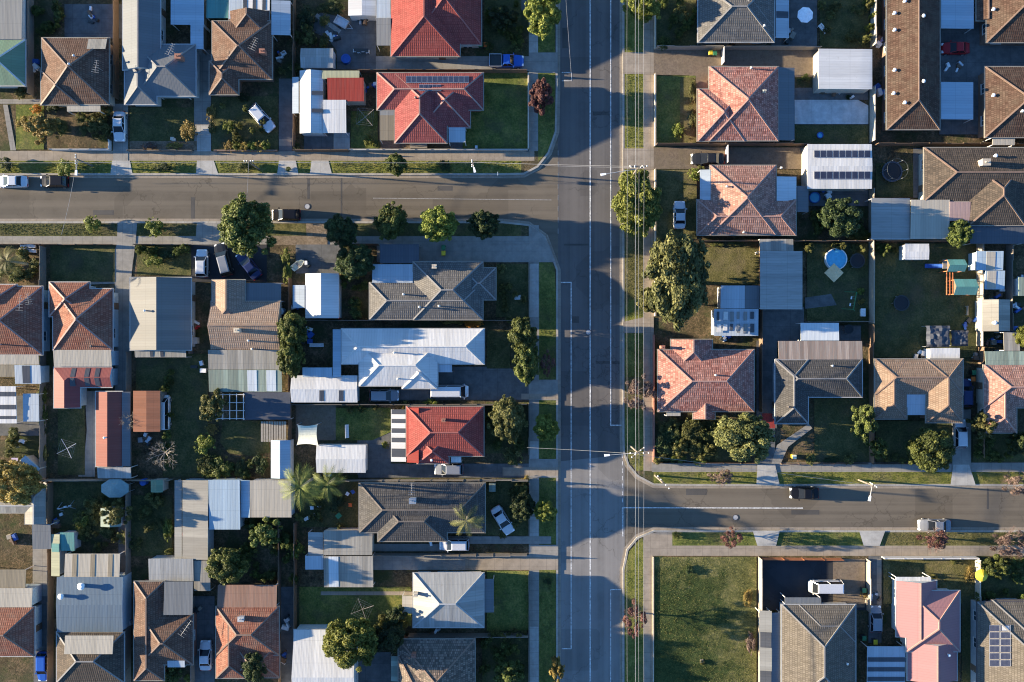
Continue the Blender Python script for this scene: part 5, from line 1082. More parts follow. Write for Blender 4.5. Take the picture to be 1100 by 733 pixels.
T('pale green bush like tree beside the yellow umbrella', 1071, 610, 12, 14, 4, 'leaf_green', 'loose'); T('dark tree at the right edge below the tan and rose houses', 1095, 478, 12, 12, 4.5, 'leaf_dark', 'loose'); T('dark tree in the shade before the terracotta verandah house', 274, 716, 16, 13, 5, 'leaf_dark'); T('shaded green tree behind the square grey roof', 424, 662, 12, 10, 4.5, 'leaf_dark', 'loose')
B = bare_tree
B('pink leafless street tree on the east verge by the large pink house', 686, 421, 18, 4.5, 'twig_pink', seed=3, leaf='leaf_pink', ry=22); B('red leaved street tree before the vacant lot', 785, 577, 14, 3.6, 'twig_pink', seed=4, leaf='leaf_red', ry=11); B('reddish street tree before the long white fence', 1004, 581, 17, 4, 'twig_pink', seed=5, leaf='leaf_red', ry=13); B('wide pink leafless tree at the right edge south of the road', 1086, 583, 24, 4.5, 'twig_pink', seed=6, leaf='leaf_pink', ry=16)
B('red street tree on the east verge beside the vacant lot', 681, 664, 15, 4.5, 'twig_pink', seed=7, leaf='leaf_red', ry=20); B('pale pink bare tree on the verge before the big dense tree', 775, 513, 14, 3.5, 'twig_pink', seed=8, leaf='leaf_pink', ry=10); B('pink leafless tree at the right edge north of the road', 1094, 519, 18, 4.5, 'twig_pink', seed=9, leaf='leaf_pink', ry=15); B('bare grey winter tree on the back lawn', 173, 488, 19, 5, 'twig_grey', seed=10); B('thin leafless tree casting its shadow on the rusty shed', 135, 453, 14, 5, 'twig_grey', seed=12); B('reddish bare shrub beside the green column tree', 588, 390, 10, 2.5, 'twig_pink', seed=13, leaf='leaf_red', ry=14)
palm('tallest feathery palm beside the cream corrugated shed', 322, 524, 20, 8, 1, 'leaf_green', 15); palm('smaller feathery palm beside the white garden shed', 352, 520, 16, 6, 2, 'leaf_green', 12); palm('single palm before the dark tiled satellite box house', 501, 560, 16, 6.5, 3, 'leaf_olive', 9); palm('bushy palm at the left edge north of the cottage', 6, 280, 14, 6, 4, 'leaf_olive', 13)

SHR = [
 # x, y, rx, ry, leaf, label
 (70, 182, 8, 11, 'leaf_lime', 'yellow green verge shrub beside the power pole near the left edge'), (176, 180, 9, 5, 'leaf_dark', 'low dark verge shrub opposite the slate grey house'), (8, 177, 8, 6, 'leaf_dark', 'dark verge shrub by the white car at the left edge'),
 (100, 241, 9, 9, 'leaf_lime', 'small round street tree shrub west of the cottage driveway'), (167, 244, 10, 10, 'leaf_lime', 'small round street shrub east of the cottage driveway'), (265, 180, 10, 6, 'leaf_olive', 'loose verge shrub beside the middle power pole'), (478, 179, 7, 6, 'leaf_dark', 'small dark verge shrub before the solar house'), 
 (25, 132, 7, 8, 'leaf_gold', 'golden shrub beside the garden path near the left edge'), (40, 118, 5, 6, 'leaf_orange', 'orange flowering shrub at the corner of the brown porch house'), (67, 139, 5, 7, 'leaf_green', 'bright green shrub beside the golden brown tree'), (57, 116, 7, 5, 'leaf_dark', 'dark shrub under the west eave of the porch house'), (105, 125, 8, 4, 'leaf_olive', 'low shrub beside the cream porch'), (23, 100, 7, 6, 'leaf_olive', 'olive shrub south of the green roof'),
 (246, 157, 5, 7, 'leaf_gold', 'west end shrub of the front hedge by the angled car'), (227, 122, 5, 9, 'leaf_gold', 'golden shrub beside the long concrete driveway'), (228, 138, 4, 7, 'leaf_olive', 'olive shrub south of the golden driveway shrub'), (246, 136, 6, 7, 'leaf_lime', 'yellow ball shrub on the lawn of the angled white car'), (262, 105, 7, 5, 'leaf_dark', 'dark shrub against the brown hip roofed house'), (203, 141, 9, 11, 'leaf_gold', 'dry golden shrub beside the slate house driveway'), (160, 157, 8, 4, 'leaf_pink', 'dry pinkish shrub behind the dark front fence'), (188, 157, 9, 4, 'leaf_gold', 'dry straw coloured shrub behind the dark front fence'),
 (319, 73, 9, 5, 'leaf_olive', 'long olive shrub at the corner of the pale corrugated shed'), (303, 77, 5, 4, 'leaf_olive', 'yellow green shrub beside the blue sheet carport'), (319, 157, 4, 4, 'leaf_olive', 'little shrub beside the white gabled garage driveway'), (396, 152, 5, 7, 'leaf_lime', 'yellow green shrub behind the pale front wall'), (406, 156, 4, 4, 'leaf_green', 'small green shrub beside the pergola of the solar house'), (362, 8, 8, 8, 'leaf_dark', 'dark shrub behind the white rectangular shed'), (330, 20, 10, 14, 'leaf_dark', 'dark overgrown shrub in the cluttered backyard'),
 (540, 19, 6, 6, 'leaf_gold', 'pale flowering bush among dark garden at the top'), (554, 52, 8, 5, 'leaf_olive', 'olive shrub at the gate of the blue ute driveway'), (310, 182, 3, 3, 'leaf_green', 'tiny tuft beside the concrete crossing'),
 (165, 280, 10, 7, 'leaf_lime', 'yellow green shrub behind the front fence'), (190, 268, 4, 4, 'leaf_green', 'small round shrub near the parked white car'), (181, 275, 9, 5, 'leaf_dark', 'dark low shrub beside the yellow green shrub'), (307, 275, 5, 9, 'leaf_lime', 'upper half of the yellow green hedge by the dark driveway'), (309, 294, 5, 11, 'leaf_lime', 'lower half of the yellow green hedge by the dark driveway'), (379, 291, 12, 11, 'leaf_lime', 'bright sunlit shrub beside the flat blue roof corner'), (396, 275, 7, 5, 'leaf_gold', 'brownish shrub west of the dark flat carport'), (22, 297, 10, 6, 'leaf_olive', 'shaded palm like shrub behind the antenna'), 
 (46, 425, 6, 12, 'leaf_lime', 'upper clump of the trimmed hedge by the blue carport'), (46, 444, 6, 11, 'leaf_green', 'lower clump of the trimmed hedge by the blue carport'), (47, 463, 4, 6, 'leaf_olive', 'small shrub below the trimmed hedge'), (47, 487, 5, 11, 'leaf_gold', 'yellow columnar shrub beside the tilted blue shed'), (220, 477, 11, 11, 'leaf_lime', 'pale round bush beside the kidney shaped lawn'), (228, 461, 6, 7, 'leaf_gold', 'brownish shrub between the round bush and ragged tree'), (222, 500, 10, 11, 'leaf_green', 'dark green bed shrub at the west end of the sheet roofs'), (237, 502, 11, 12, 'leaf_green', 'leafy bed shrub north of the sky blue shed'), (260, 505, 7, 14, 'leaf_olive', 'tall olive bed shrub beside the sky blue shed'), (280, 498, 11, 9, 'leaf_dark', 'dark bed shrub beside the narrow gabled shed'),
 (98, 543, 9, 9, 'leaf_olive', 'olive shrub west of the tiny green shed'), (88, 559, 9, 9, 'leaf_lime', 'yellow green shrub beside the swing frame garden'), (115, 572, 8, 6, 'leaf_olive', 'shrub below the tiny green gabled shed'), (133, 577, 7, 9, 'leaf_olive', 'olive shrub beside the dark side path'), (146, 586, 6, 6, 'leaf_olive', 'small shrub at the corner of the striped verandah'), (181, 568, 6, 12, 'leaf_lime', 'bright upright shrub against the long pale lean-to'), (318, 591, 9, 9, 'leaf_lime', 'round yellow green shrub beside the iron shed'), (290, 583, 10, 6, 'leaf_olive', 'low shrub beneath the spreading back garden tree'), (272, 562, 8, 7, 'leaf_green', 'green shrub south of the cream corrugated shed'), (362, 541, 9, 8, 'leaf_dark', 'dark shrub beneath the smaller palm'),
 (185, 724, 10, 12, 'leaf_green', 'bright shrub before the white awning of the brown house'), (203, 728, 5, 5, 'leaf_lime', 'small lime shrub by the bottom white car'), (117, 730, 8, 5, 'leaf_olive', 'shrub before the dark tiled corner house'), (551, 490, 10, 10, 'leaf_olive', 'round olive shrub before the striped pergola driveway'), (463, 433, 8, 5, 'leaf_lime', 'lime shrub against the bright red tiled roof'), (435, 435, 4, 5, 'leaf_gold', 'small golden shrub beside the silver car'), (387, 439, 5, 5, 'leaf_green', 'first small shrub along the fence of the white truck lot'), (376, 440, 4, 4, 'leaf_olive', 'second small shrub along the fence of the white truck lot'), (402, 437, 4, 4, 'leaf_olive', 'third small shrub along the fence of the white truck lot'), (414, 478, 4, 4, 'leaf_lime', 'tiny shrub in the paved yard beside the striped pergola'),
 (508, 347, 10, 6, 'leaf_orange', 'glowing orange shrub beside the grey tiled house fence'), (487, 346, 14, 3, 'leaf_gold', 'dry creeper along the fence beside the orange shrub'), (548, 344, 5, 4, 'leaf_olive', 'small pale shrub at the fence end'), (550, 440, 4, 4, 'leaf_olive', 'small pale shrub near the red house corner'), (565, 515, 5, 4, 'leaf_gold', 'yellow shrub at the end of the capped fence'), (560, 537, 8, 7, 'leaf_olive', 'olive shrub above the bushy dark tree'), (428, 668, 10, 5, 'leaf_olive', 'dry shrub below the clothesline'), (540, 575, 4, 4, 'leaf_olive', 'tiny shrub beside the angled white car'), (445, 730, 6, 4, 'leaf_dark', 'dark shrub beside the mottled roof'),
 (730, 15, 9, 8, 'leaf_olive', 'round flower bed shrub on the top lawn'), (746, 12, 3, 3, 'leaf_lime', 'little lime shrub beside the grey tiled house'), (744, 98, 4, 12, 'leaf_olive', 'upright hedge shrub on the pink house lawn'), (744, 128, 4, 12, 'leaf_olive', 'lower hedge shrub on the pink house lawn'), (728, 140, 6, 8, 'leaf_lime', 'yellow shrub on the pink house front lawn'), (746, 188, 7, 7, 'leaf_lime', 'yellow green shrub beside the white entry awning'), (753, 180, 5, 4, 'leaf_olive', 'small shrub north of the white entry awning'), (865, 84, 4, 5, 'leaf_green', 'small green shrub before the white double garage'),
 (790, 262, 9, 3, 'leaf_olive', 'low hedge tuft along the rose house fence'), (770, 263, 8, 3, 'leaf_olive', 'western hedge tuft along the rose house fence'), (930, 253, 5, 5, 'leaf_lime', 'yellow green shrub at the corner of the zinc carport'), (918, 256, 7, 4, 'leaf_gold', 'dry golden shrub below the dark garden tree'), (924, 313, 4, 4, 'leaf_lime', 'yellow flower clump beside the sunlit fence'), (925, 324, 4, 3, 'leaf_gold', 'golden flower clump beside the sunlit fence'), (911, 105, 3, 3, 'leaf_dark', 'dark potted shrub on the pale concrete yard'),
 (744, 461, 14, 11, 'leaf_olive', 'olive shrub left of the big dense tree'), (722, 454, 9, 6, 'leaf_olive', 'olive shrub below the corner of the large pink house'), (713, 475, 9, 12, 'leaf_dark', 'dark shrub in the corner garden'), (746, 484, 8, 8, 'leaf_olive', 'round olive shrub in the corner garden'), (761, 487, 9, 7, 'leaf_olive', 'second round olive shrub in the corner garden'), (728, 493, 9, 5, 'leaf_lime', 'white flowering hedge shrub at the street corner'), (751, 496, 8, 4, 'leaf_lime', 'pale hedge shrub behind the corner footpath'), (711, 492, 8, 5, 'leaf_olive', 'hedge shrub nearest the street corner'), (726, 470, 8, 8, 'leaf_dark', 'dark round shrub in the middle of the corner garden'),
 (870, 493, 6, 7, 'leaf_olive', 'round shrub on the lawn behind the black parked car'), (913, 493, 7, 6, 'leaf_olive', 'round shrub at the foot of the tall fence tree'), (893, 494, 9, 3, 'leaf_dark', 'low dark shrub between two round lawn shrubs'), (1038, 419, 4, 4, 'leaf_dark', 'dark shrub beside the green bin'), (1062, 474, 8, 6, 'leaf_olive', 'shrub below the yellow green driveway tree'), (1066, 492, 10, 4, 'leaf_dark', 'dark shrub along the right hand lawn'),
 (727, 575, 4, 5, 'leaf_green', 'green verge shrub at the south east street corner'), (1040, 617, 5, 10, 'leaf_gold', 'yellow shrub behind the long white fence'), (929, 637, 5, 6, 'leaf_gold', 'yellow creeper beside the stone grey house'), (1024, 602, 4, 4, 'leaf_olive', 'small shrub inside the long white fence'), (1002, 619, 5, 3, 'leaf_olive', 'tuft at the corner of the pink roofed house'), (803, 642, 5, 9, 'leaf_gold', 'dry brown shrub along the vacant lot fence'), (806, 690, 5, 12, 'leaf_pink', 'dry pinkish shrub along the vacant lot fence'), (1099, 612, 8, 8, 'leaf_olive', 'olive shrub at the right edge south of the footpath'), (740, 612, 5, 4, 'leaf_dark', 'dark clump on the vacant lot'), (754, 711, 3, 3, 'leaf_olive', 'dry tuft beside the stump on the vacant lot'), (588, 624, 5, 4, 'leaf_dark', 'dark flower clump on the verge by the square grey house'),
]
for x, y, rx, ry, lf, lb in SHR: shrub(lb, x, y, rx, ry, None, lf, 'shrub')
for i, x in enumerate((255, 263, 271, 279, 286)):
    shrub('clipped golden hedge shrub in the row behind the brick front wall', x, 157 + (i % 2), 5, 5.5, 1.2, 'leaf_gold' if i % 2 else 'leaf_lime', 'hedge', 'hedge_shrub', 'golden hedge row before the angled white car')

# long grass growing on the vacant lot and the verges: too many blades to count
def tufts(name, areas, n, hgt, mat, seed):
    rr = random.Random(seed); v = []; f = []; ti = []
    tot = sum(abs((a[2] - a[0]) * (a[3] - a[1])) for a in areas)
    for a in areas:
        for _ in range(int(n * abs((a[2] - a[0]) * (a[3] - a[1])) / tot)):
            p = P(rr.uniform(a[0], a[2]), rr.uniform(a[1], a[3])); b0 = rr.uniform(0, 6.28); tn = rr.random()
            for k in range(3):
                t = b0 + k * 2.1 + rr.uniform(-.4, .4); d = Vector((math.cos(t), math.sin(t), 0)); s = Vector((-d.y, d.x, 0)) * .045; h_ = hgt * rr.uniform(.5, 1.2); q = Vector((p.x, p.y, G - .01))
                i = len(v); v += [q - s, q + s, q + d * h_ * .6 + Vector((0, 0, h_))]; f.append((i, i + 1, i + 2)); ti.append(max(0, min(1, tn + rr.gauss(0, .15))))
    me = bpy.data.meshes.new(name); me.from_pydata([tuple(x) for x in v], [], f); at = me.attributes.new('tint', 'FLOAT', 'FACE'); at.data.foreach_set('value', ti); me.materials.append(MATS[mat])
    o = bpy.data.objects.new(name, me); C.objects.link(o); tag(o, kind='stuff')
tufts('long_grass', [(703, 599, 811, 733)], 9000, .28, 'leaf_olive', 1)
tufts('grass', [(671.5, 82, 690.5, 158), (671.5, 184, 690.5, 340), (671.5, 360, 690.5, 500), (703, 507, 811, 519), (838, 507, 1019, 519), (1048, 507, 1100, 519), (671.5, 612, 690.5, 733), (838, 572, 920, 585), (725, 572, 806, 585), (951, 572, 1100, 585)], 9000, .10, 'leaf_olive', 2)
tufts('grass', [(0, 174, 118, 186), (145, 174, 210, 186), (236, 174, 297, 186), (322, 174, 332, 186), (358, 174, 558, 186), (579, 80, 595, 140), (0, 241, 125, 253), (150, 241, 210, 253), (580, 320, 597, 406), (580, 432, 597, 492), (580, 514, 597, 574), (580, 614, 597, 733)], 8000, .10, 'leaf_olive', 3)
tufts('grass', [(498, 80, 566, 160), (704, 84, 746, 155), (704, 184, 747, 256), (746, 267, 813, 305), (949, 601, 1045, 647), (524, 614, 566, 676), (323, 632, 440, 671), (362, 440, 418, 470)], 9000, .09, 'leaf_green', 4)
tufts('weeds', [(52, 270, 122, 300), (148, 266, 205, 294), (178, 382, 222, 510), (62, 440, 90, 508), (142, 534, 185, 596), (325, 512, 384, 564), (937, 264, 1046, 380), (867, 264, 930, 340), (875, 430, 931, 495), (942, 455, 1020, 495), (706, 455, 805, 494), (523, 518, 566, 574), (60, 520, 124, 570), (230, 108, 298, 160), (142, 118, 206, 150)], 12000, .10, 'leaf_dark', 5)

# ================================================================== VEHICLES
car('white car parked at an angle on the front lawn', 281, 127, -49, 'hatch', 'paint_white', 4.7, 1.85); car('white car on the driveway beside the cream porch', 128.5, 136, -90, 'sedan', 'paint_white', 4.5); car('white car on the side street at the left edge', 12, 195, 180, 'sedan', 'paint_white', 4.9, z=0.006); car('dark car parked behind the white car in the tree shade', 58, 195, 180, 'hatch', 'paint_black', 4.2, z=0.006)
car('dark car with a sunlit bonnet parked beside the big round tree', 307, 231, 180, 'hatch', 'paint_black', 4.3, z=0.006); car('blue utility truck with an open tray on the driveway', 544, 66, 0, 'ute', 'paint_blue', 5.2, 1.85, 'ute', 'utility_truck')
car('white hatchback parked on the dark yard beside the lawn', 217, 283, 90, 'hatch', 'paint_white', 4.2); car('dark grey wagon parked in the middle of the dark yard', 240, 279, 105, 'wagon', 'paint_charcoal', 5.0, 1.85, roofmat='paint_silver'); car('dark navy car parked askew on the dark yard', 267, 285, 128, 'sedan', 'paint_navy', 4.7)
car('white van parked tight against the rusty shed', 176, 443, 90, 'van', 'paint_white', 5.2, 1.8, 'van', 'parked_van'); car('white work truck beside the big white roofed house', 483, 420.5, 0, 'van', 'paint_white', 5.7, 1.95, 'truck', 'work_truck'); car('silver car tucked beside the low white gabled shed', 413, 425, 0, 'wagon', 'paint_silver', 4.4)
car('silver blue car under the eave of the bright red house', 482, 504, 180, 'wagon', 'paint_silver', 4.4); car('white car parked at an angle on the palm tree lawn', 540, 559, -58, 'sedan', 'paint_white', 4.6); car('white wagon parked along the satellite box house', 488, 585, 180, 'wagon', 'paint_white', 4.5); car('bright blue car at the bottom left corner', 47, 716, -90, 'wagon', 'paint_blue', 4.4); car('white car between the two brown tiled houses', 221, 704, 90, 'sedan', 'paint_white', 4.5)
car('dark grey car on the driveway north of the rose tiled house', 760, 171, 180, 'sedan', 'paint_charcoal', 5.0); car('white car parked on the grass before the rose tiled house', 730, 231, 90, 'sedan', 'paint_white', 4.2); car('dark red car between the two pale blue carports', 1026, 52, 180, 'sedan', 'paint_red', 4.2)
car('white car on the driveway of the tan tiled house', 1031, 466, 90, 'ute' if False else 'wagon', 'paint_white', 4.3); car('dark car beside the tan house full of pale boards', 1037, 422, 90, 'wagon', 'paint_navy', 4.2); car('black car parked on the eastern side street', 864, 530, 180, 'sedan', 'paint_black', 4.3, z=0.006); car('silver car parked on the south side of the eastern street', 1004, 564.5, 180, 'sedan', 'paint_silver', 4.9, z=0.006)
car('white wagon in the asphalt yard of the stone grey house', 886, 630, 180, 'van', 'paint_white', 4.9, 1.85); car('grey hatchback on the driveway of the pink house', 940.5, 665, 90, 'hatch', 'paint_silver', 4.0)

# ================================================================== POLES, LAMPS AND WIRES
def pole(label, px, py, h=8.5, cross=None, lamp=None, name='power_pole', cat='power pole'):
    p = P(px, py, h); root = empty(name, (p.x, p.y, 0), label, cat)      # px, py: top of the pole in the photo
    m = MB(); m.cyl((0, 0, -.1), (0, 0, h), .14, .09, 10); m.build('pole', 'timber_grey', root)
    if cross:
        for k, (ang, ln, dz) in enumerate(cross):
            d = Vector((math.cos(R(ang)), math.sin(R(ang)), 0)) * ln / 2; s = Vector((-d.y, d.x, 0)).normalized() * (.14 + .02 * k)
            m = MB(); z = Vector((0, 0, h - dz)); m.beam(s + z - d, s + z + d, .1, .12)
            o = m.build('crossarm', 'timber_grey', root)
            for f in (-.9, -.4, .4, .9):
                q = s + z + d * f; m = MB(); m.lathe([(.05, q.z + .06), (.09, q.z + .1), (.09, q.z + .2), (.03, q.z + .26)], q.x, q.y, 8); m.build('insulator', 'plastic_white', o)
    if lamp:
        lx, ly, lh = lamp; q = P(lx, ly, lh) - Vector((p.x, p.y, 0)); m = MB(); m.tube([(0, 0, lh - .5), (q.x * .3, q.y * .3, lh - .1), (q.x, q.y, lh)], .05); a = m.build('lamp_arm', 'trim_grey', root)
        m = MB(); d = Vector((q.x, q.y, 0)).normalized(); s = Vector((-d.y, d.x, 0)); e = q + d * .75
        m.hexa([q - s * .12 - Vector((0, 0, .12)), e - s * .16 - Vector((0, 0, .12)), e + s * .16 - Vector((0, 0, .12)), q + s * .12 - Vector((0, 0, .12))], [q - s * .12 + Vector((0, 0, .04)), e - s * .17 + Vector((0, 0, .05)), e + s * .17 + Vector((0, 0, .05)), q + s * .12 + Vector((0, 0, .04))]); m.build('lamp_head', 'lamp_white', root)
    return root
pole('power pole with a streetlight beside the tall bright tree', 686, 179.5, 9, [(0, 2.6, .2), (0, 2.0, 1.0)], (651, 187, 8)); pole('power pole with a streetlight at the eastern street corner', 687, 488, 9, [(0, 2.8, .2), (38, 2.4, .9)], (655, 489, 8))
pole('power pole with a streetlight near the left edge', 82, 171, 4.5, [(90, 1.4, .2)], (82, 183, 4.3)); pole('power pole on the verge before the angled white car', 267, 174, 5, [(0, 1.4, .2)]); pole('slender power pole with small lamp before the solar house', 508, 175.5, 4.5, [(90, 1.0, .2)], (509, 180, 4.2)); pole('power pole with a slanted crossarm on the eastern street', 938, 522, 5, [(-35, 1.2, .2)], (935, 533, 4.8))
pole('bare timber pole with a long crossarm at the corner', 712, 519, 6.5, [(-48, 2.6, .2)])
def lamp_post(label, px, py, h=1.1):
    p = P(px, py); root = empty('sign_post', (p.x, p.y, G), label, 'post'); m = MB(); m.cyl((0, 0, -.05), (0, 0, h * 1.6), .03); m.build('post', 'steel', root); m = MB(); m.box(-.03, -.25, h * 1.6, .03, .25, h * 1.6 + .4); m.build('sign_plate', 'plastic_white', root)
lamp_post('small white street sign post at the north west corner', 535, 190); 
def wire(label, a, b, sag=.5, r=.028):
    a, b = Vector(a), Vector(b); n = 12; m = MB(); pts = [a.lerp(b, i / n) - Vector((0, 0, 4 * sag * (i / n) * (1 - i / n))) for i in range(n + 1)]; m.tube(pts, r, 4); return m.build('power_cable', 'wire', label=label, cat='cable', group='overhead cables strung between the power poles')
for k, x in enumerate((674, 683, 686.5, 692)):
    for (y0, y1), w_ in zip(((-60, 180), (180, 488), (488, 780)), ('the northern verge', 'the verge between the two streetlights', 'the southern verge')):
        wire(('outermost', 'brightest', 'inner', 'footpath side')[k] + ' overhead cable above ' + w_, P(x, y0, 8.9), P(x, y1, 8.9), .5, .034 if k == 1 else .021)
for (x0, x1), w_ in zip(((-60, 82), (82, 267), (267, 508), (508, 685)), ('beside the left edge', 'past the white car crossing', 'past the solar roofed house', 'across the main road')):
    wire('overhead cable along the northern side street verge ' + w_, P(x0, 174.5, 4.5), P(x1, 175 if x1 < 600 else 179, 4.5 if x1 < 600 else 7.9), .2, .03)
wire('overhead cable crossing the western street by the first pole', P(82, 173, 4.4), P(66, 252, 4), .3, .022); wire('overhead cable crossing the western street at the round tree', P(267, 175, 4.9), P(262, 250, 5), .3, .022); wire('overhead cable crossing the main road to the red house', P(686, 180, 8.6), P(585, 178, 7), .3, .022); wire('overhead cable along the eastern street', P(687, 489, 8.6), P(938, 522, 4.9), .6, .022); wire('overhead cable from the slanted crossarm to the right edge', P(938, 522, 4.9), P(1160, 522, 5.5), .6, .022); wire('overhead cable crossing the main road above the corner', P(687, 488, 8.6), P(566, 481, 5), .4, .022); wire('service cable from the top pole to the blue ute driveway', P(614, 84, 7), P(606, -30, 7.5), .3, .022)

# ================================================================== YARD THINGS
def at(name, label, cat, px, py, rz=0, z=0, group=None): p = P(px, py); return empty(name, (p.x, p.y, G + z), label, cat, group, R(rz))
def bin_(label, px, py, lid='plastic_green', rz=0):
    r = at('wheelie_bin', label, 'bin', px, py, rz); m = MB(); m.hexa([(-.22, -.26, .06), (.22, -.26, .06), (.22, .26, .06), (-.22, .26, .06)], [(-.29, -.33, 1), (.29, -.33, 1), (.29, .33, 1), (-.29, .33, 1)]); m.build('bin_body', 'plastic_dark', r)
    m = MB(); m.hexa([(-.31, -.36, 1.003), (.31, -.36, 1.003), (.31, .36, 1.003), (-.31, .36, 1.003)], [(-.25, -.3, 1.09), (.25, -.3, 1.09), (.25, .3, 1.09), (-.25, .3, 1.09)]); m.build('lid', lid, r)
    for s in (-1, 1): m = MB(); m.cyl((s * .24, .28, .1), (s * .30, .28, .1), .1); m.build('wheel', 'rubber', r)
for a in (('green lidded bin beside the red tiled house', 516.5, 51, 'plastic_green'), ('orange lidded bin beside the green lidded one', 522, 51, 'plastic_orange'), ('pale lidded bin beside the red house eave', 500, 50.5, 'plastic_white'), ('second pale lidded bin nearer the driveway', 505.5, 50.5, 'plastic_white'),
          ('yellow lidded bin beside the white driveway gate', 761.5, 59.5, 'plastic_yellow'), ('green lidded bin beside the yellow lidded one', 766, 60, 'plastic_green'), ('yellow lidded bin behind the grey tiled house carport', 477, 273, 'plastic_yellow'), ('green lidded bin above the yellow one at the carport', 477, 267, 'plastic_green'), ('green lidded bin on the tan house driveway', 1042, 400, 'plastic_green'), ('orange lidded bin below it on the tan house driveway', 1041, 407, 'plastic_orange'), ('green lidded bin beside the yellow creeper', 925, 632, 'plastic_green'), ('yellow lidded bin beside the striped carport roof', 937, 687, 'plastic_yellow'), ('green lidded bin in the asphalt yard', 925, 683, 'plastic_green')): bin_(*a)
def table_set(label, px, py, top='plastic_white', w=1.4, d=.8, rz=0):
    r = at('garden_table', label, 'table', px, py, rz); m = MB(); m.box(-w/2, -d/2, .70, w/2, d/2, .74); m.build('tabletop', top, r)
    for sx in (-1, 1):
        for sy in (-1, 1): m = MB(); m.beam((sx * (w/2 - .08), sy * (d/2 - .08), 0), (sx * (w/2 - .08), sy * (d/2 - .08), .70), .06, .06); m.build('leg', top, r)
def chair(label, px, py, mat='plastic_white', rz=0, group=None):
    r = at('garden_chair', label, 'chair', px, py, rz, 0, group); m = MB(); m.box(-.25, -.25, .40, .25, .25, .45); m.build('seat', mat, r); m = MB(); m.hexa([(-.25, .2, .453), (.25, .2, .453), (.25, .26, .453), (-.25, .26, .453)], [(-.22, .32, .88), (.22, .32, .88), (.22, .37, .88), (-.22, .37, .88)]); m.build('backrest', mat, r)
    for sx in (-1, 1):
        for sy in (-1, 1): m = MB(); m.beam((sx * .2, sy * .2, 0), (sx * .2, sy * .2, .4), .05, .05); m.build('leg', mat, r)
table_set('dark garden table in the paved yard north of the solar house', 389, 57, 'plastic_dark', 2.2, .7)
for i in range(4): chair('pale garden chair along the dark table in the paved yard', 382 + i * 4.6, 56 + (i % 2), 'plastic_white', 180, 'pale garden chairs at the dark table')
for i, (x, y) in enumerate(((336, 545), (345, 544), (341, 552), (331, 556))): chair(('white chair nearest the cream corrugated shed', 'white chair beneath the smaller palm', 'white chair facing the pair under the palm', 'white chair lowest on the palm garden lawn')[i], x, y, 'plastic_white', 40 * i)
table_set('green folding table on the lawn beside the white chairs', 365, 553, 'plastic_green', .8, .7, 40); chair('pale chair on the back lawn above the tilted shed', 20.5, 479, 'canvas_cream', 20); table_set('lilac table on the back lawn at the left edge', 19.5, 494, 'plastic_lilac', 1.0, .8); chair('white chair beside the striped pergola on the left', 27, 474, 'plastic_white', 60); chair('blue chair behind the dark tiled satellite box house', 380, 528, 'plastic_blue', 30); chair('white chair behind the dark tiled satellite box house', 374, 530, 'plastic_white', -30); chair('orange chair behind the dark tiled satellite box house', 377, 542, 'plastic_orange', 0)
def umbrella(label, px, py, r_, mat, n=8, h=2.4, sq=False):
    p = P(px, py, h); r = empty('umbrella', (p.x, p.y, G), label, 'umbrella'); m = MB(); m.cyl((0, 0, 0), (0, 0, h), .03); m.build('pole', 'steel', r); m = MB(); m.cyl((0, 0, 0), (0, 0, .1), .28, .25, 14); m.build('base', 'plastic_dark', r)
    R_ = r_ * S; m = MB(); o_ = 0 if n == 4 else .3
    for i in range(n):
        a, b = o_ + 2 * math.pi * i / n, o_ + 2 * math.pi * (i + 1) / n; A = (R_ * math.cos(a), R_ * math.sin(a)); Bq = (R_ * math.cos(b), R_ * math.sin(b))
        m.face([(*A, h - .45), (*Bq, h - .45), (0, 0, h)]); m.face([(*Bq, h - .46), (*A, h - .46), (0, 0, h - .02)]); m.face([(*A, h - .6), (*Bq, h - .6), (*Bq, h - .45), (*A, h - .45)])
    m.build('canopy', mat, r)
umbrella('big white octagonal umbrella in the grey courtyard', 866, 15, 8.5, 'canvas_white'); umbrella('round yellow umbrella beside the long white fence', 1056, 619, 6.5, 'canvas_yellow', 14); umbrella('sand coloured square umbrella over the blue pool', 897, 293, 10, 'canvas_sand', 4, 2.6, False)
def round_pool(label, px, py, r_, water='pool_water', rim='plastic_white', h=.8, name='garden_pool', cat='pool'):
    r = at(name, label, cat, px, py); R_ = r_ * S; m = MB(); m.lathe([(R_, 0), (R_, h), (R_ - .12, h), (R_ - .12, h - .15)], 0, 0, 28, cap=False); m.build('pool_wall', rim, r); m = MB(); m.lathe([(R_ - .13, h - .3), (R_ - .13, h - .12)], 0, 0, 28); m.build('water', water, r)
round_pool('round blue pool with the sand coloured umbrella', 896, 279, 11.5); round_pool('small bright blue paddling pool south of the white garage', 880, 146, 3.4, 'pool_water', 'plastic_blue', .3); round_pool('blue paddling pool behind the rose house carport', 874, 213, 6, 'pool_water', 'plastic_blue', .4); round_pool('round blue tarpaulined pool table in the paved yard', 372.5, 65, 5, 'plastic_blue', 'plastic_blue', .7, 'covered_tub', 'tub')
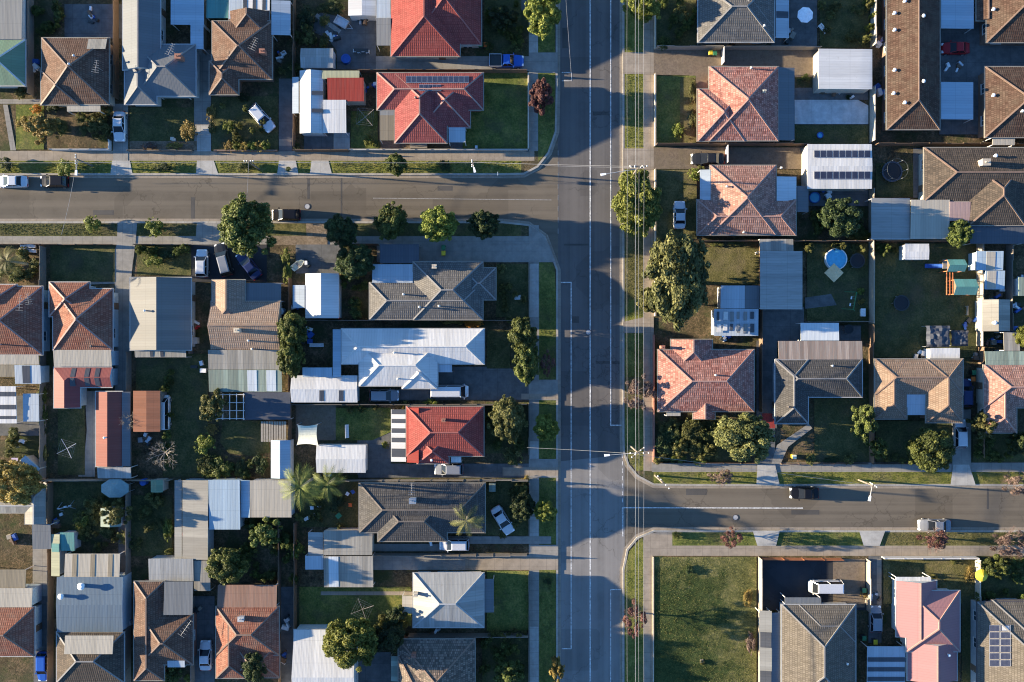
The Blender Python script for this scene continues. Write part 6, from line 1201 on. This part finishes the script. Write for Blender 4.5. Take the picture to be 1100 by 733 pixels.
def trampoline(label, px, py, r_, pads='plastic_blue', net=True):
    r = at('trampoline', label, 'trampoline', px, py); R_ = r_ * S; n = 28; h = .85; m = MB(); m.lathe([(R_ * .86, h - .03), (R_ * .86, h)], 0, 0, n); m.build('jumping_mat', 'mat_black', r); m = MB(); m.lathe([(R_ * .865, h - .04), (R_, h - .04), (R_, h + .05), (R_ * .865, h + .05), (R_ * .865, h - .04)], 0, 0, n, cap=False); m.build('edge_pad', pads, r)
    for i in range(6):
        a = i * math.pi / 3; x, y = R_ * .97 * math.cos(a), R_ * .97 * math.sin(a); m = MB(); m.cyl((x, y, 0), (x, y, 2.6 if net else h - .05), .03); m.build('leg', 'steel', r)
    if net: m = MB(); m.tube([(R_ * math.cos(i * math.pi / 12), R_ * math.sin(i * math.pi / 12), 2.6) for i in range(25)], .025); m.build('net_ring', 'plastic_dark', r)
trampoline('netted trampoline on the lawn west of the dark tiled house', 955, 186, 11, 'tarp_dark'); trampoline('black trampoline in the middle of the big back lawn', 965, 326, 8.5, 'plastic_dark', False); trampoline('small dark trampoline beside the round blue pool', 918, 281, 8, 'plastic_dark', False); trampoline('small black round trampoline behind the rainbow roof', 909, 354, 5, 'plastic_dark', False)
def clothesline(label, px, py, L=2.6, rz=20, mat='steel'):
    r = at('clothesline', label, 'clothesline', px, py, rz); m = MB(); m.cyl((0, 0, 0), (0, 0, 2), .04); m.build('pole', mat, r)
    for k in range(4):
        m = MB(); a = k * math.pi / 2; m.beam((0, 0, 1.9), (L / 2 * math.cos(a), L / 2 * math.sin(a), 2.05), .05, .05, 0); m.build('arm', mat, r)
    m = MB()
    for f in (.5, .75, 1): m.tube([(L / 2 * f * math.cos(k * math.pi / 2), L / 2 * f * math.sin(k * math.pi / 2), 1.9 + .15 * f) for k in range(5)], .008, 4)
    m.build('line', 'wire', r)
clothesline('rotary clothesline beside the pergola of the solar house', 395, 130, 3.4, 40, 'timber_pale'); clothesline('rotary clothesline on the lawn beside the curved concrete yard', 80, 480, 3.2, 28); clothesline('rotary clothesline on the lawn behind the square grey roof', 392, 650, 3.6, 20, 'timber_pale'); clothesline('small rotary clothesline behind the rose tiled house', 887, 232, 2.4, 10)
def swing_set(label, px, py, w, d, h=2.0, rz=0, mat='plastic_green'):
    r = at('swing_set', label, 'swing set', px, py, rz); m = MB(); m.beam((-w/2, 0, h), (w/2, 0, h), .08, .08); m.build('top_bar', mat, r)
    for sx in (-1, 1):
        for sy in (-1, 1): m = MB(); m.beam((sx * w/2, sy * d/2, 0), (sx * w/2, 0, h), .07, .07); m.build('leg', mat, r)
    for x in (-w/5, w/5):
        m = MB(); m.box(x - .22, -.1, .5, x + .22, .1, .54); s_ = m.build('seat', 'plastic_white', r); m = MB(); m.cyl((x - .2, 0, .54), (x - .2, 0, h), .012, n=5); m.cyl((x + .2, 0, .54), (x + .2, 0, h), .012, n=5); m.build('rope', 'wire', s_)
swing_set('green and white swing set on the pool garden lawn', 912, 324, 2.6, 2.2, 2.0, 80); swing_set('pale frame swing set on the dark garden lawn', 75, 543, 1.8, 1.4, 1.7, 10, 'steel')
# playground with two green roofs, orange timber frame and a blue slide
p = P(1034, 298); r = empty('playground', (p.x, p.y, G), 'timber climbing playground with two green roofs and a blue slide', 'playground')
def loc(x, y, z): q = P(x, y, z) - Vector((p.x, p.y, 0)); return Vector((q.x, q.y, z))
for (x0, y0, x1, y1, h_) in ((1017, 279, 1036, 292, 2.6), (1024, 300, 1048, 317, 2.6)):
    a_, b_, c_, d_ = loc(x0, y1, h_), loc(x1, y1, h_), loc(x1, y0, h_), loc(x0, y0, h_); e_, f_ = (a_ + d_) / 2 + Vector((0, 0, .7)), (b_ + c_) / 2 + Vector((0, 0, .7)); m = MB()
    for q4 in ([a_, b_, f_, e_], [c_, d_, e_, f_]): m.face(q4)
    m.face([d_, a_, e_], 1); m.face([b_, c_, f_], 1); m.face([d_, c_, b_, a_], 1); m.build('roof', ['sheet_teal', 'timber_brown'], r)
    for q in (a_, b_, c_, d_): k = q.lerp((a_ + c_) / 2, .1); m = MB(); m.beam((k.x, k.y, 0), (k.x, k.y, h_), .1, .1); m.build('post', 'timber_orange', r)
m = MB(); A0, A1 = loc(1019, 286, 1.3), loc(993, 286, .2); 
for f in range(5): u0, u1 = A0.lerp(A1, f / 5), A0.lerp(A1, (f + 1) / 5); u0.z -= .25 * math.sin(math.pi * f / 5); u1.z -= .25 * math.sin(math.pi * (f + 1) / 5); m.beam(u0, u1, .55, .05); m.beam(u0 + Vector((0, .28, .1)), u1 + Vector((0, .28, .1)), .05, .2); m.beam(u0 - Vector((0, .28, -.1)), u1 - Vector((0, .28, -.1)), .05, .2)
m.build('slide', 'plastic_blue', r); m = MB()
for f in range(6): y_ = 299 + f * 3.4; m.beam(loc(1016, y_, 1.5), loc(1024, y_, 1.5), .12, .1)
for x_ in (1016.5, 1020, 1023): m.beam(loc(x_, 293, 1.6), loc(x_, 317, 1.6), .12, .1)
m.build('climbing_frame', 'timber_orange', r); m = MB(); m.box(*loc(1012, 289, 1.1), *loc(1018, 279, 1.25)); m.build('deck', 'timber_pale', r)
# shade sail
p = P(330.5, 467, 2.6); r = empty('shade_sail', (p.x, p.y, G), 'cream square shade sail stretched above the brown paving', 'shade sail'); m = MB(); n = 8; cs = [P(319, 478, 2.4), P(342, 479, 2.9), P(341, 456, 2.4), P(319.5, 456.5, 2.9)]; cs = [Vector((q.x - p.x, q.y - p.y, q.z - G)) for q in cs]
def sail(u, v):
    q = cs[0] * (1 - u) * (1 - v) + cs[1] * u * (1 - v) + cs[2] * u * v + cs[3] * (1 - u) * v; c = sum(cs, Vector()) / 4; k = .13 * (4 * u * (1 - u) * abs(2 * v - 1) + 4 * v * (1 - v) * abs(2 * u - 1)); return q.lerp(Vector((c.x, c.y, q.z)), k)
for i in range(n):
    for j in range(n): q4 = [sail(i / n, j / n), sail((i + 1) / n, j / n), sail((i + 1) / n, (j + 1) / n), sail(i / n, (j + 1) / n)]; m.face(q4, 0, True); m.face([q - Vector((0, 0, .02)) for q in reversed(q4)], 0, True)
m.build('sail_cloth', 'canvas_cream', r)
for q in cs: m = MB(); m.cyl((q.x * 1.04, q.y * 1.04, 0), (q.x * 1.02, q.y * 1.02, q.z + .1), .05); m.build('post', 'steel', r)
# open white pergola frame
p = P(246, 436); r = empty('pergola', (p.x, p.y, G), 'open white timber pergola frame behind the mossy verandah roof', 'pergola')
for k in range(5): q0, q1 = P(232 + k * 7.4, 423, 2.5) - p, P(232 + k * 7.4, 451, 2.5) - p; m = MB(); m.beam(Vector((q0.x, q0.y, 2.4)), Vector((q1.x, q1.y, 2.4)), .09, .14); m.build('rafter', 'trim_white', r)
for k in range(4): q0, q1 = P(231, 424 + k * 8.6, 2.5) - p, P(263, 424 + k * 8.6, 2.5) - p; m = MB(); m.beam(Vector((q0.x, q0.y, 2.5)), Vector((q1.x, q1.y, 2.5)), .08, .06); m.build('batten', 'trim_white', r)
for x, y in ((232, 423), (261.6, 423), (232, 451), (261.6, 451)): q = P(x, y, 2.5) - p; m = MB(); m.beam((q.x, q.y, 0), (q.x, q.y, 2.33), .1, .1); m.build('post', 'trim_white', r)
# octagonal garden canopy
p = P(123, 525, 2.4); r = empty('gazebo', (p.x, p.y, G), 'grey teal octagonal canvas gazebo below the salmon shed', 'gazebo'); m = MB()
for i in range(8):
    a, b = math.pi / 8 + i * math.pi / 4, math.pi / 8 + (i + 1) * math.pi / 4; A = Vector((2.15 * math.cos(a), 1.45 * math.sin(a), 2.2)); Bq = Vector((2.15 * math.cos(b), 1.45 * math.sin(b), 2.2)); m.face([A, Bq, (.5 * math.cos(b), .3 * math.sin(b), 2.75), (.5 * math.cos(a), .3 * math.sin(a), 2.75)]); m.face([(.5 * math.cos(a), .3 * math.sin(a), 2.75), (.5 * math.cos(b), .3 * math.sin(b), 2.75), (0, 0, 2.9)]); m.face([A - Vector((0, 0, .25)), Bq - Vector((0, 0, .25)), Bq, A])
m.build('canopy', 'tarp_teal', r)
for i in range(8): a = math.pi / 8 + i * math.pi / 4; m = MB(); m.cyl((2.05 * math.cos(a), 1.38 * math.sin(a), 0), (2.05 * math.cos(a), 1.38 * math.sin(a), 2.2), .04); m.build('post', 'steel', r)
# tilted blue shed, tarp heap, trailers, boat, motorbike, tanks, boxes
r = at('garden_shed', 'tilted blue and white tin shed above the golden olive tree', 'shed', 40, 499, -42); m = MB(); m.box(-1.35, -.75, 0, 1.35, .75, 1.9); m.build('wall', 'trim_cream', r); m = MB(); m.hexa([(-1.5, -.85, 1.903), (1.5, -.85, 1.903), (1.5, 0, 2.2), (-1.5, 0, 2.2)], [(-1.5, -.85, 1.95), (1.5, -.85, 1.95), (1.5, 0, 2.25), (-1.5, 0, 2.25)], 1); m.hexa([(-1.5, .003, 2.2), (1.5, .003, 2.2), (1.5, .85, 1.903), (-1.5, .85, 1.903)], [(-1.5, .003, 2.25), (1.5, .003, 2.25), (1.5, .85, 1.95), (-1.5, .85, 1.95)], 0); m.build('roof', ['sheet_skyblue', 'sheet_cream'], r)
r = at('trailer', 'small open box trailer in the cluttered paved yard', 'trailer', 368, 26, -30); m = MB()
for b in ((-1.0, -.65, .45, 1.0, .65, .5), (-1.0, -.65, .503, 1.0, -.6, .85), (-1.0, .6, .503, 1.0, .65, .85), (-1.0, -.597, .503, -.95, .597, .85), (.95, -.597, .503, 1.0, .597, .85)): m.box(*b)
m.build('tray', 'steel', r); m = MB(); m.beam((1.0, -.4, .45), (1.9, 0, .45), .06, .08); m.beam((1.0, .4, .45), (1.9, 0, .45), .06, .08); m.build('drawbar', 'steel', r)
for s in (-1, 1): m = MB(); m.cyl((0, s * .7, .3), (0, s * .85, .3), .3, n=14); m.build('wheel', 'rubber', r)
def heap(label, px, py, n, r_, mats, seed, name='junk_heap', cat='junk'):
    rr = random.Random(seed); r = at(name, label, cat, px, py)
    for i in range(n):
        m = MB(); a = rr.uniform(0, 6.28); d = rr.uniform(0, r_); c = Vector((d * math.cos(a), d * math.sin(a), 0)); w, l, h_ = rr.uniform(.12, .4), rr.uniform(.15, .6), rr.uniform(.2, .7); t = rr.uniform(0, 3.14); u, v = Vector((math.cos(t), math.sin(t), 0)) * l, Vector((-math.sin(t), math.cos(t), 0)) * w
        m.hexa([c - u - v, c + u - v, c + u + v, c - u + v], [q + Vector((0, 0, h_)) for q in (c - u * .9 - v * .9, c + u * .9 - v * .9, c + u * .9 + v * .9, c - u * .9 + v * .9)]); m.build('box', rr.choice(mats), r)
J = ['plastic_white', 'timber_pale', 'steel', 'plastic_blue', 'timber_brown', 'plastic_dark']
heap('heap of white and blue boxes beside the little trailer', 357, 41, 9, .9, J, 1); heap('clutter stacked below the white rectangular shed', 388, 21, 8, 1.0, J, 2); heap('garden clutter beside the white double garage', 890, 100, 8, 1.6, J, 3); heap('clutter along the pale concrete yard edge', 912, 99, 7, 1.2, J, 4); heap('clutter behind the tan gabled sheds', 1071, 319, 7, 1.4, J, 5); heap('boxes piled beside the stone lean-to', 143, 350, 6, .6, J, 6); heap('clutter beside the dark satellite box house wall', 463, 582, 5, .6, ['timber_pale', 'plastic_white', 'timber_brown'], 7); heap('junk beside the terracotta house east wall', 305, 706, 8, .9, J, 8); heap('clutter beside the pale lean-to strip', 191, 575, 6, .5, ['plastic_red', 'plastic_white', 'steel'], 9); heap('mixed junk below the slotted tin shed', 777, 363, 7, .9, J, 10); heap('clutter on the green shed lawn', 15, 577, 5, .8, J, 11); heap('boxes on the paved yard at the right edge', 1098, 300, 5, 1, J, 12); heap('clutter beside the blue paddling pool', 885, 209, 7, 1.0, ['plastic_blue', 'plastic_dark', 'plastic_white'], 13); heap('pale boards leaning beside the tan house', 1045, 385, 5, .7, ['timber_pale', 'plastic_white', 'timber_brown'], 14); heap('garden odds at the end of the dark driveway', 330, 283, 4, .5, ['plastic_white', 'plastic_dark'], 15); heap('clutter behind the long unit block fence', 944, 47, 7, .8, ['plastic_lilac', 'plastic_white', 'timber_brown'], 16); heap('junk beside the big shed house wall', 213, 350, 5, .5, ['plastic_red', 'plastic_white', 'timber_brown'], 17)
def tarp(label, px0, py0, px1, py1, h, mat, name='tarpaulin', cat='tarpaulin', seed=1):
    rr = random.Random(seed); a, b = P(px0, py1, h), P(px1, py0, h); c = (a + b) / 2; r = empty(name, (c.x, c.y, G), label, cat); n = 8; m = MB(); hh = [[h + rr.uniform(-.25, .12) - (.3 if i in (0, n) or j in (0, n) else 0) for j in range(n + 1)] for i in range(n + 1)]
    def q(i, j): return Vector((a.x + (b.x - a.x) * i / n - c.x, a.y + (b.y - a.y) * j / n - c.y, hh[i][j]))
    for i in range(n):
        for j in range(n): f = [q(i, j), q(i + 1, j), q(i + 1, j + 1), q(i, j + 1)]; m.face(f, 0, True); m.face([x - Vector((0, 0, .02)) for x in reversed(f)], 0, True)
    m.build('cloth', mat, r)
    for i, j in ((0, 0), (n, 0), (n, n), (0, n)): k = q(i, j); m = MB(); m.cyl((k.x * .96, k.y * .96, 0), (k.x * .96, k.y * .96, k.z - .03), .04); m.build('post', 'steel', r)
tarp('sagging dark tarpaulin shelter north of the tan tiled house', 996, 350, 1021, 373, 2.0, 'tarp_dark'); tarp('dark purple tarpaulin beside the sagging shelter', 1023, 355, 1041, 372, 1.6, 'tarp_dark', seed=2)
shed('small white caravan roof behind the tan tiled house', 999, 374, 1031, 386, 'sheet_white', 'x', pitch=3, wall='trim_white', cat='caravan', name='caravan')
def tank(label, px, py, r_, h, mat): r = at('water_tank', label, 'tank', px, py); m = MB(); m.lathe([(r_, 0), (r_, h), (r_ * .6, h + .15), (r_ * .15, h + .2)], 0, 0, 18); m.build('tank_body', mat, r); m = MB(); m.lathe([(r_ * .25, h + .16), (r_ * .25, h + .26)], 0, 0, 12); m.build('lid', mat, r)
tank('blue plastic barrel beside the small green tool shed', 157, 517, .5, 1.0, 'plastic_blue'); tank('blue rain barrel beside the tan and slate shed', 1086, 354, .5, 1.1, 'plastic_blue'); tank('white water tank beside the iron shed', 346, 575, .45, 1.5, 'plastic_white'); tank('small white tank at the end of the low white gabled shed', 317, 424, .8, 1.2, 'trim_cream'); tank('pale water tank beside the tan gabled house', 304, 335, .55, 1.6, 'sheet_skyblue')
r = at('dinghy', 'small pale turquoise dinghy in the dark driveway yard', 'boat', 321, 285, 38); m = MB(); o_ = [(-1.1, .2), (-1.0, .5), (.3, .55), (.9, .3), (1.15, 0)]; o_ = o_ + [(x, -y) for x, y in reversed(o_[:-1])]; B_ = [Vector((x * .8, y * .7, .05)) for x, y in o_]; T_ = [Vector((x, y, .5)) for x, y in o_]; I_ = [Vector((x * .9, y * .85, .5)) for x, y in o_]; D_ = [Vector((x * .8, y * .7, .2)) for x, y in o_]; n = len(o_)
for i in range(n): j = (i + 1) % n; m.face([B_[j], B_[i], T_[i], T_[j]]); m.face([T_[j], T_[i], I_[i], I_[j]]); m.face([I_[j], I_[i], D_[i], D_[j]])
m.face(list(reversed(D_))); m.face(B_); m.build('hull', 'canvas_cream', r); m = MB(); m.box(-.15, -.42, .38, .15, .42, .43); m.build('seat', 'timber_pale', r)
r = at('garden_deck', 'slatted timber deck roof beside the kidney shaped lawn', 'pergola', 299, 462)
for k in range(10): m = MB(); m.box(-1.9 + k * .38, -1.5, 2.1, -1.62 + k * .38, 1.5, 2.16); m.build('slat', 'timber_pale', r)
for x, y in ((-1.7, -1.3), (1.7, -1.3), (1.7, 1.3), (-1.7, 1.3)): m = MB(); m.beam((x, y, 0), (x, y, 2.09), .1, .1); m.build('post', 'timber_grey', r)
def bench(label, px, py, w=1.8, d=.5, rz=0, mat='timber_pale'):
    r = at('garden_bench', label, 'bench', px, py, rz); m = MB()
    for k in range(3): m.box(-w/2, -d/2 + k * d/3, .42, w/2, -d/2 + (k + .85) * d/3, .46)
    m.build('seat', mat, r); m = MB(); m.box(-w/2, d/2 + .003, .5, w/2, d/2 + .05, .9); m.build('backrest', mat, r)
    for sx in (-1, 1): m = MB(); m.box(sx * (w/2 - .1) - .04, -d/2, 0, sx * (w/2 - .1) + .04, d/2 + .05, .418); m.build('leg', mat, r)
bench('pale bench in the dark backyard beside the white truck house', 341, 371, 2.1, .5, 0, 'plastic_white'); bench('white bench on the small lawn west of the striped pergola', 374, 463, 2.0, .4, 92, 'plastic_white'); bench('pale plank bench beside the playground fence', 1037, 334, 1.4, .3, 90); bench('white bench fallen on the top garden lawn', 882, 33, 1.6, .4, -48, 'plastic_white'); bench('pale bench on the lawn before the grey tiled house', 556, 320, .9, .6, 0, 'plastic_white'); bench('pale bench along the solar house porch', 450, 158, 2.6, .6, 0, 'timber_pale'); bench('white bench beside the front hedge near the left edge', 32, 265, 2.2, .4, -4, 'plastic_white'); bench('white bench below the other near the left edge', 33, 270, 2.2, .4, -4, 'plastic_white')
def block_item(label, name, cat, px, py, w, d, h, mat, lid, rz=0):
    r = at(name, label, cat, px, py, rz); m = MB(); m.box(-w/2, -d/2, 0, w/2, d/2, h); m.build('casing', mat, r); m = MB(); m.box(-w/2 - .04, -d/2 - .04, h + .003, w/2 + .04, d/2 + .04, h + .08); m.build('lid', lid, r)
block_item('white cooler box beside the sunlit fence', 'cooler_box', 'box', 925, 336, .6, 1.1, .6, 'plastic_white', 'plastic_white'); block_item('green utility box beside the capped fence', 'utility_box', 'box', 529, 522, .9, 1.2, 1.2, 'sheet_moss', 'sheet_moss'); block_item('yellow meter box on the lawn beside the curved path', 'meter_box', 'box', 851, 490, .5, .55, .8, 'plastic_yellow', 'canvas_cream'); block_item('white letterbox beside the concrete crossing', 'letterbox', 'letterbox', 188, 151, .45, .4, .9, 'plastic_white', 'trim_cream'); block_item('air conditioner beside the big gabled shed house', 'air_conditioner', 'air conditioner', 211, 366, 1.0, .9, .9, 'trim_white', 'steel'); block_item('small white letterbox on the front wall of the solar house', 'letterbox', 'letterbox', 512, 160, .3, .3, 1.1, 'plastic_white', 'steel'); block_item('white box beside the stump on the vacant lot', 'tree_stump', 'stump', 753, 709, .4, .4, .3, 'timber_pale', 'timber_pale')

# ---- planted garden beds: every shrub a thing of its own, alike within one bed
def bed(label, group, x0, y0, x1, y1, n, leaf, seed, r=(3, 7)):
    rr = random.Random(seed)
    for i in range(int(n * 1.5)):
        q = rr.uniform(*r); shrub(label, rr.uniform(x0, x1), rr.uniform(y0, y1), q, q * rr.uniform(.7, 1.2), rr.uniform(.9, 2.1), leaf, 'shrub', 'garden_shrub', group)
for a in (
 ('shrub in the overgrown yard between the green roof and the porch house', 'overgrown yard shrubs beside the green roof', 39, 5, 66, 36, 9, 'leaf_green', 1), ('shrub among the plants before the brown porch house', 'front garden shrubs of the brown porch house', 60, 118, 118, 158, 10, 'leaf_olive', 2), ('shrub in the cluttered backyard north of the pale corrugated shed', 'cluttered backyard shrubs', 316, 5, 352, 50, 9, 'leaf_olive', 3),
 ('shrub in the garden east of the red tiled house', 'red house garden shrubs', 522, 3, 562, 54, 10, 'leaf_green', 4), ('low shrub in the front garden behind the long dark fence', 'front bed shrubs behind the long dark fence', 150, 266, 206, 272, 6, 'leaf_green', 5, (3, 5)), ('shrub under the palm in the leftmost front garden', 'leftmost front garden shrubs', 2, 268, 46, 300, 9, 'leaf_olive', 6), 
 ('shrub in the planted bed around the kidney shaped lawn', 'bed shrubs around the kidney shaped lawn', 222, 488, 292, 511, 9, 'leaf_green', 7, (4, 8)), ('shrub on the shaded lawn edge beside the big gabled shed', 'shaded lawn edge shrubs', 178, 384, 184, 510, 7, 'leaf_green', 8), ('shrub in the dark garden around the tiny green shed', 'dark garden shrubs around the tiny green shed', 84, 535, 136, 590, 14, 'leaf_olive', 9, (3, 7)),
 ('shrub in the narrow garden beside the dark side path', 'narrow garden shrubs', 144, 530, 184, 592, 9, 'leaf_olive', 10), ('shrub in the wooded back garden behind the terracotta verandah', 'wooded back garden shrubs', 262, 560, 316, 622, 14, 'leaf_green', 11, (4, 8)), ('shrub in the palm garden beside the white chairs', 'palm garden shrubs', 318, 512, 382, 566, 10, 'leaf_olive', 12, (3, 6)), ('shrub in the front garden of the bright red tiled house', 'front garden shrubs of the bright red house', 523, 434, 566, 486, 8, 'leaf_green', 13), 
 ('shrub in the front garden around the palm tree lawn', 'palm lawn front garden shrubs', 548, 518, 567, 574, 7, 'leaf_olive', 14), ('shrub in the shaded garden at the bottom beside the mottled roof', 'shaded bottom garden shrubs', 520, 684, 566, 730, 9, 'leaf_green', 15), ('shrub in the shaded gap between the hall and mottled roof', 'shrubs between the hall and mottled roof', 388, 660, 436, 700, 9, 'leaf_olive', 16), ('shrub in the front garden behind the lowest hedge of the square grey house', 'square grey house fence shrubs', 523, 676, 566, 683, 5, 'leaf_olive', 17, (3, 5)),
 ('shrub in the street corner garden of the large pink house', 'street corner garden shrubs', 706, 455, 775, 496, 16, 'leaf_olive', 18, (4, 8)), ('shrub in the garden behind the rose tiled house', 'dark garden shrubs behind the rose house', 872, 226, 932, 256, 11, 'leaf_green', 19, (4, 8)), ('shrub along the fence of the top courtyard garden', 'top courtyard garden shrubs', 880, 2, 932, 50, 9, 'leaf_olive', 20), ('shrub beside the top left lawn by the grey tiled house', 'top lawn shrubs', 704, 2, 746, 50, 8, 'leaf_green', 21), 
 ('yellowing shrub on the sunlit cream fence line', 'sunlit fence line shrubs', 929, 2, 938, 50, 6, 'leaf_lime', 22, (2, 4)), ('low shrub under the tan house front fence tree', 'tan house lawn edge shrubs', 946, 490, 1020, 496, 8, 'leaf_olive', 23, (3, 5)), ('shrub on the lawn at the right edge', 'right edge lawn shrubs', 1046, 466, 1100, 495, 10, 'leaf_green', 24), ('shrub by the fence of the pool garden', 'pool garden fence shrubs', 866, 264, 930, 268, 6, 'leaf_olive', 25, (3, 5)), 
 ('shrub behind the yellow umbrella lawn', 'yellow umbrella lawn shrubs', 1050, 604, 1100, 642, 8, 'leaf_green', 26), ('shrub in the dark yard beside the tilted blue shed', 'tilted shed yard shrubs', 2, 462, 30, 500, 7, 'leaf_olive', 27, (3, 6)), ('shrub along the rear fence of the trampoline lawn', 'trampoline lawn fence shrubs', 938, 264, 970, 272, 4, 'leaf_green', 28, (3, 5)), ('shrub on the shaded lawn around the angled white car', 'angled white car lawn shrubs', 230, 108, 298, 150, 7, 'leaf_olive', 29, (3, 5)), ('shrub in the narrow gap behind the cream and blue garage', 'garage gap shrubs', 368, 296, 394, 340, 7, 'leaf_green', 30), ('shrub on the street front lawn of the grey tiled house', 'grey tiled house lawn shrubs', 536, 288, 566, 340, 7, 'leaf_olive', 31, (3, 5))): bed(*a)
for i, (w_, x, y, n) in enumerate((('west of the brown porch house', 40, 70, 6), ('in the paved yard north of the porch house', 100, 18, 7), ('in the gap east of the hip roofed house', 302, 60, 7), ('beside the red shed', 396, 95, 5), ('on the paved side yard of the brown house', 211, 655, 6), ('in the passage east of the dark tiled corner house', 137, 660, 6), ('along the back wall of the maroon wing', 95, 408, 3), ('on the lawn edge by the rusty shed', 160, 470, 5), ('by the yard gate of the satellite box house', 392, 590, 5), ('in the yard south of the white shed', 350, 512, 5), ('beside the tall trees by the tan house', 318, 330, 5), ('under the fence of the truck house lot', 330, 360, 6), ('near the swing frame', 62, 560, 6), ('in the courtyard of the white umbrella', 850, 40, 5), ('beneath the long unit block west wall', 944, 100, 8), ('in the shaded unit yard', 1022, 75, 5), ('between the tin shed rows', 1066, 366, 6), ('by the trampoline lawn fence', 1040, 345, 4), ('in the side passage of the pink house', 936, 640, 5), ('on the hall driveway', 308, 670, 7), ('below the square grey house', 470, 683, 6), ('behind the slotted tin shed', 806, 345, 5), ('in the alley of the rust cottages', 50, 520, 5), ('by the white caravan roof', 990, 380, 6), ('behind the dove grey roof lawn', 215, 395, 4), ('in the right edge alley of tin sheds', 1090, 330, 6))):
    heap('scattered odds and ends ' + w_, x, y, n, 1.3, J, 40 + i, 'yard_clutter')
for lb, x, y in (('round iron manhole cover in the middle of the main road', 632, 357), ('round iron manhole cover in the western side street', 330, 222), ('round iron manhole cover in the eastern side street', 790, 556)):
    q = P(x, y); r = empty('manhole_cover', (q.x, q.y, .02), lb, 'manhole cover'); m = MB(); m.lathe([(.36, 0), (.36, .012)], 0, 0, 20); m.build('lid', 'trim_grey', r); m = MB(); m.lathe([(.37, 0), (.37, .02), (.46, .02), (.46, 0)], 0, 0, 20, cap=False); m.build('rim', 'trim_dark', r)
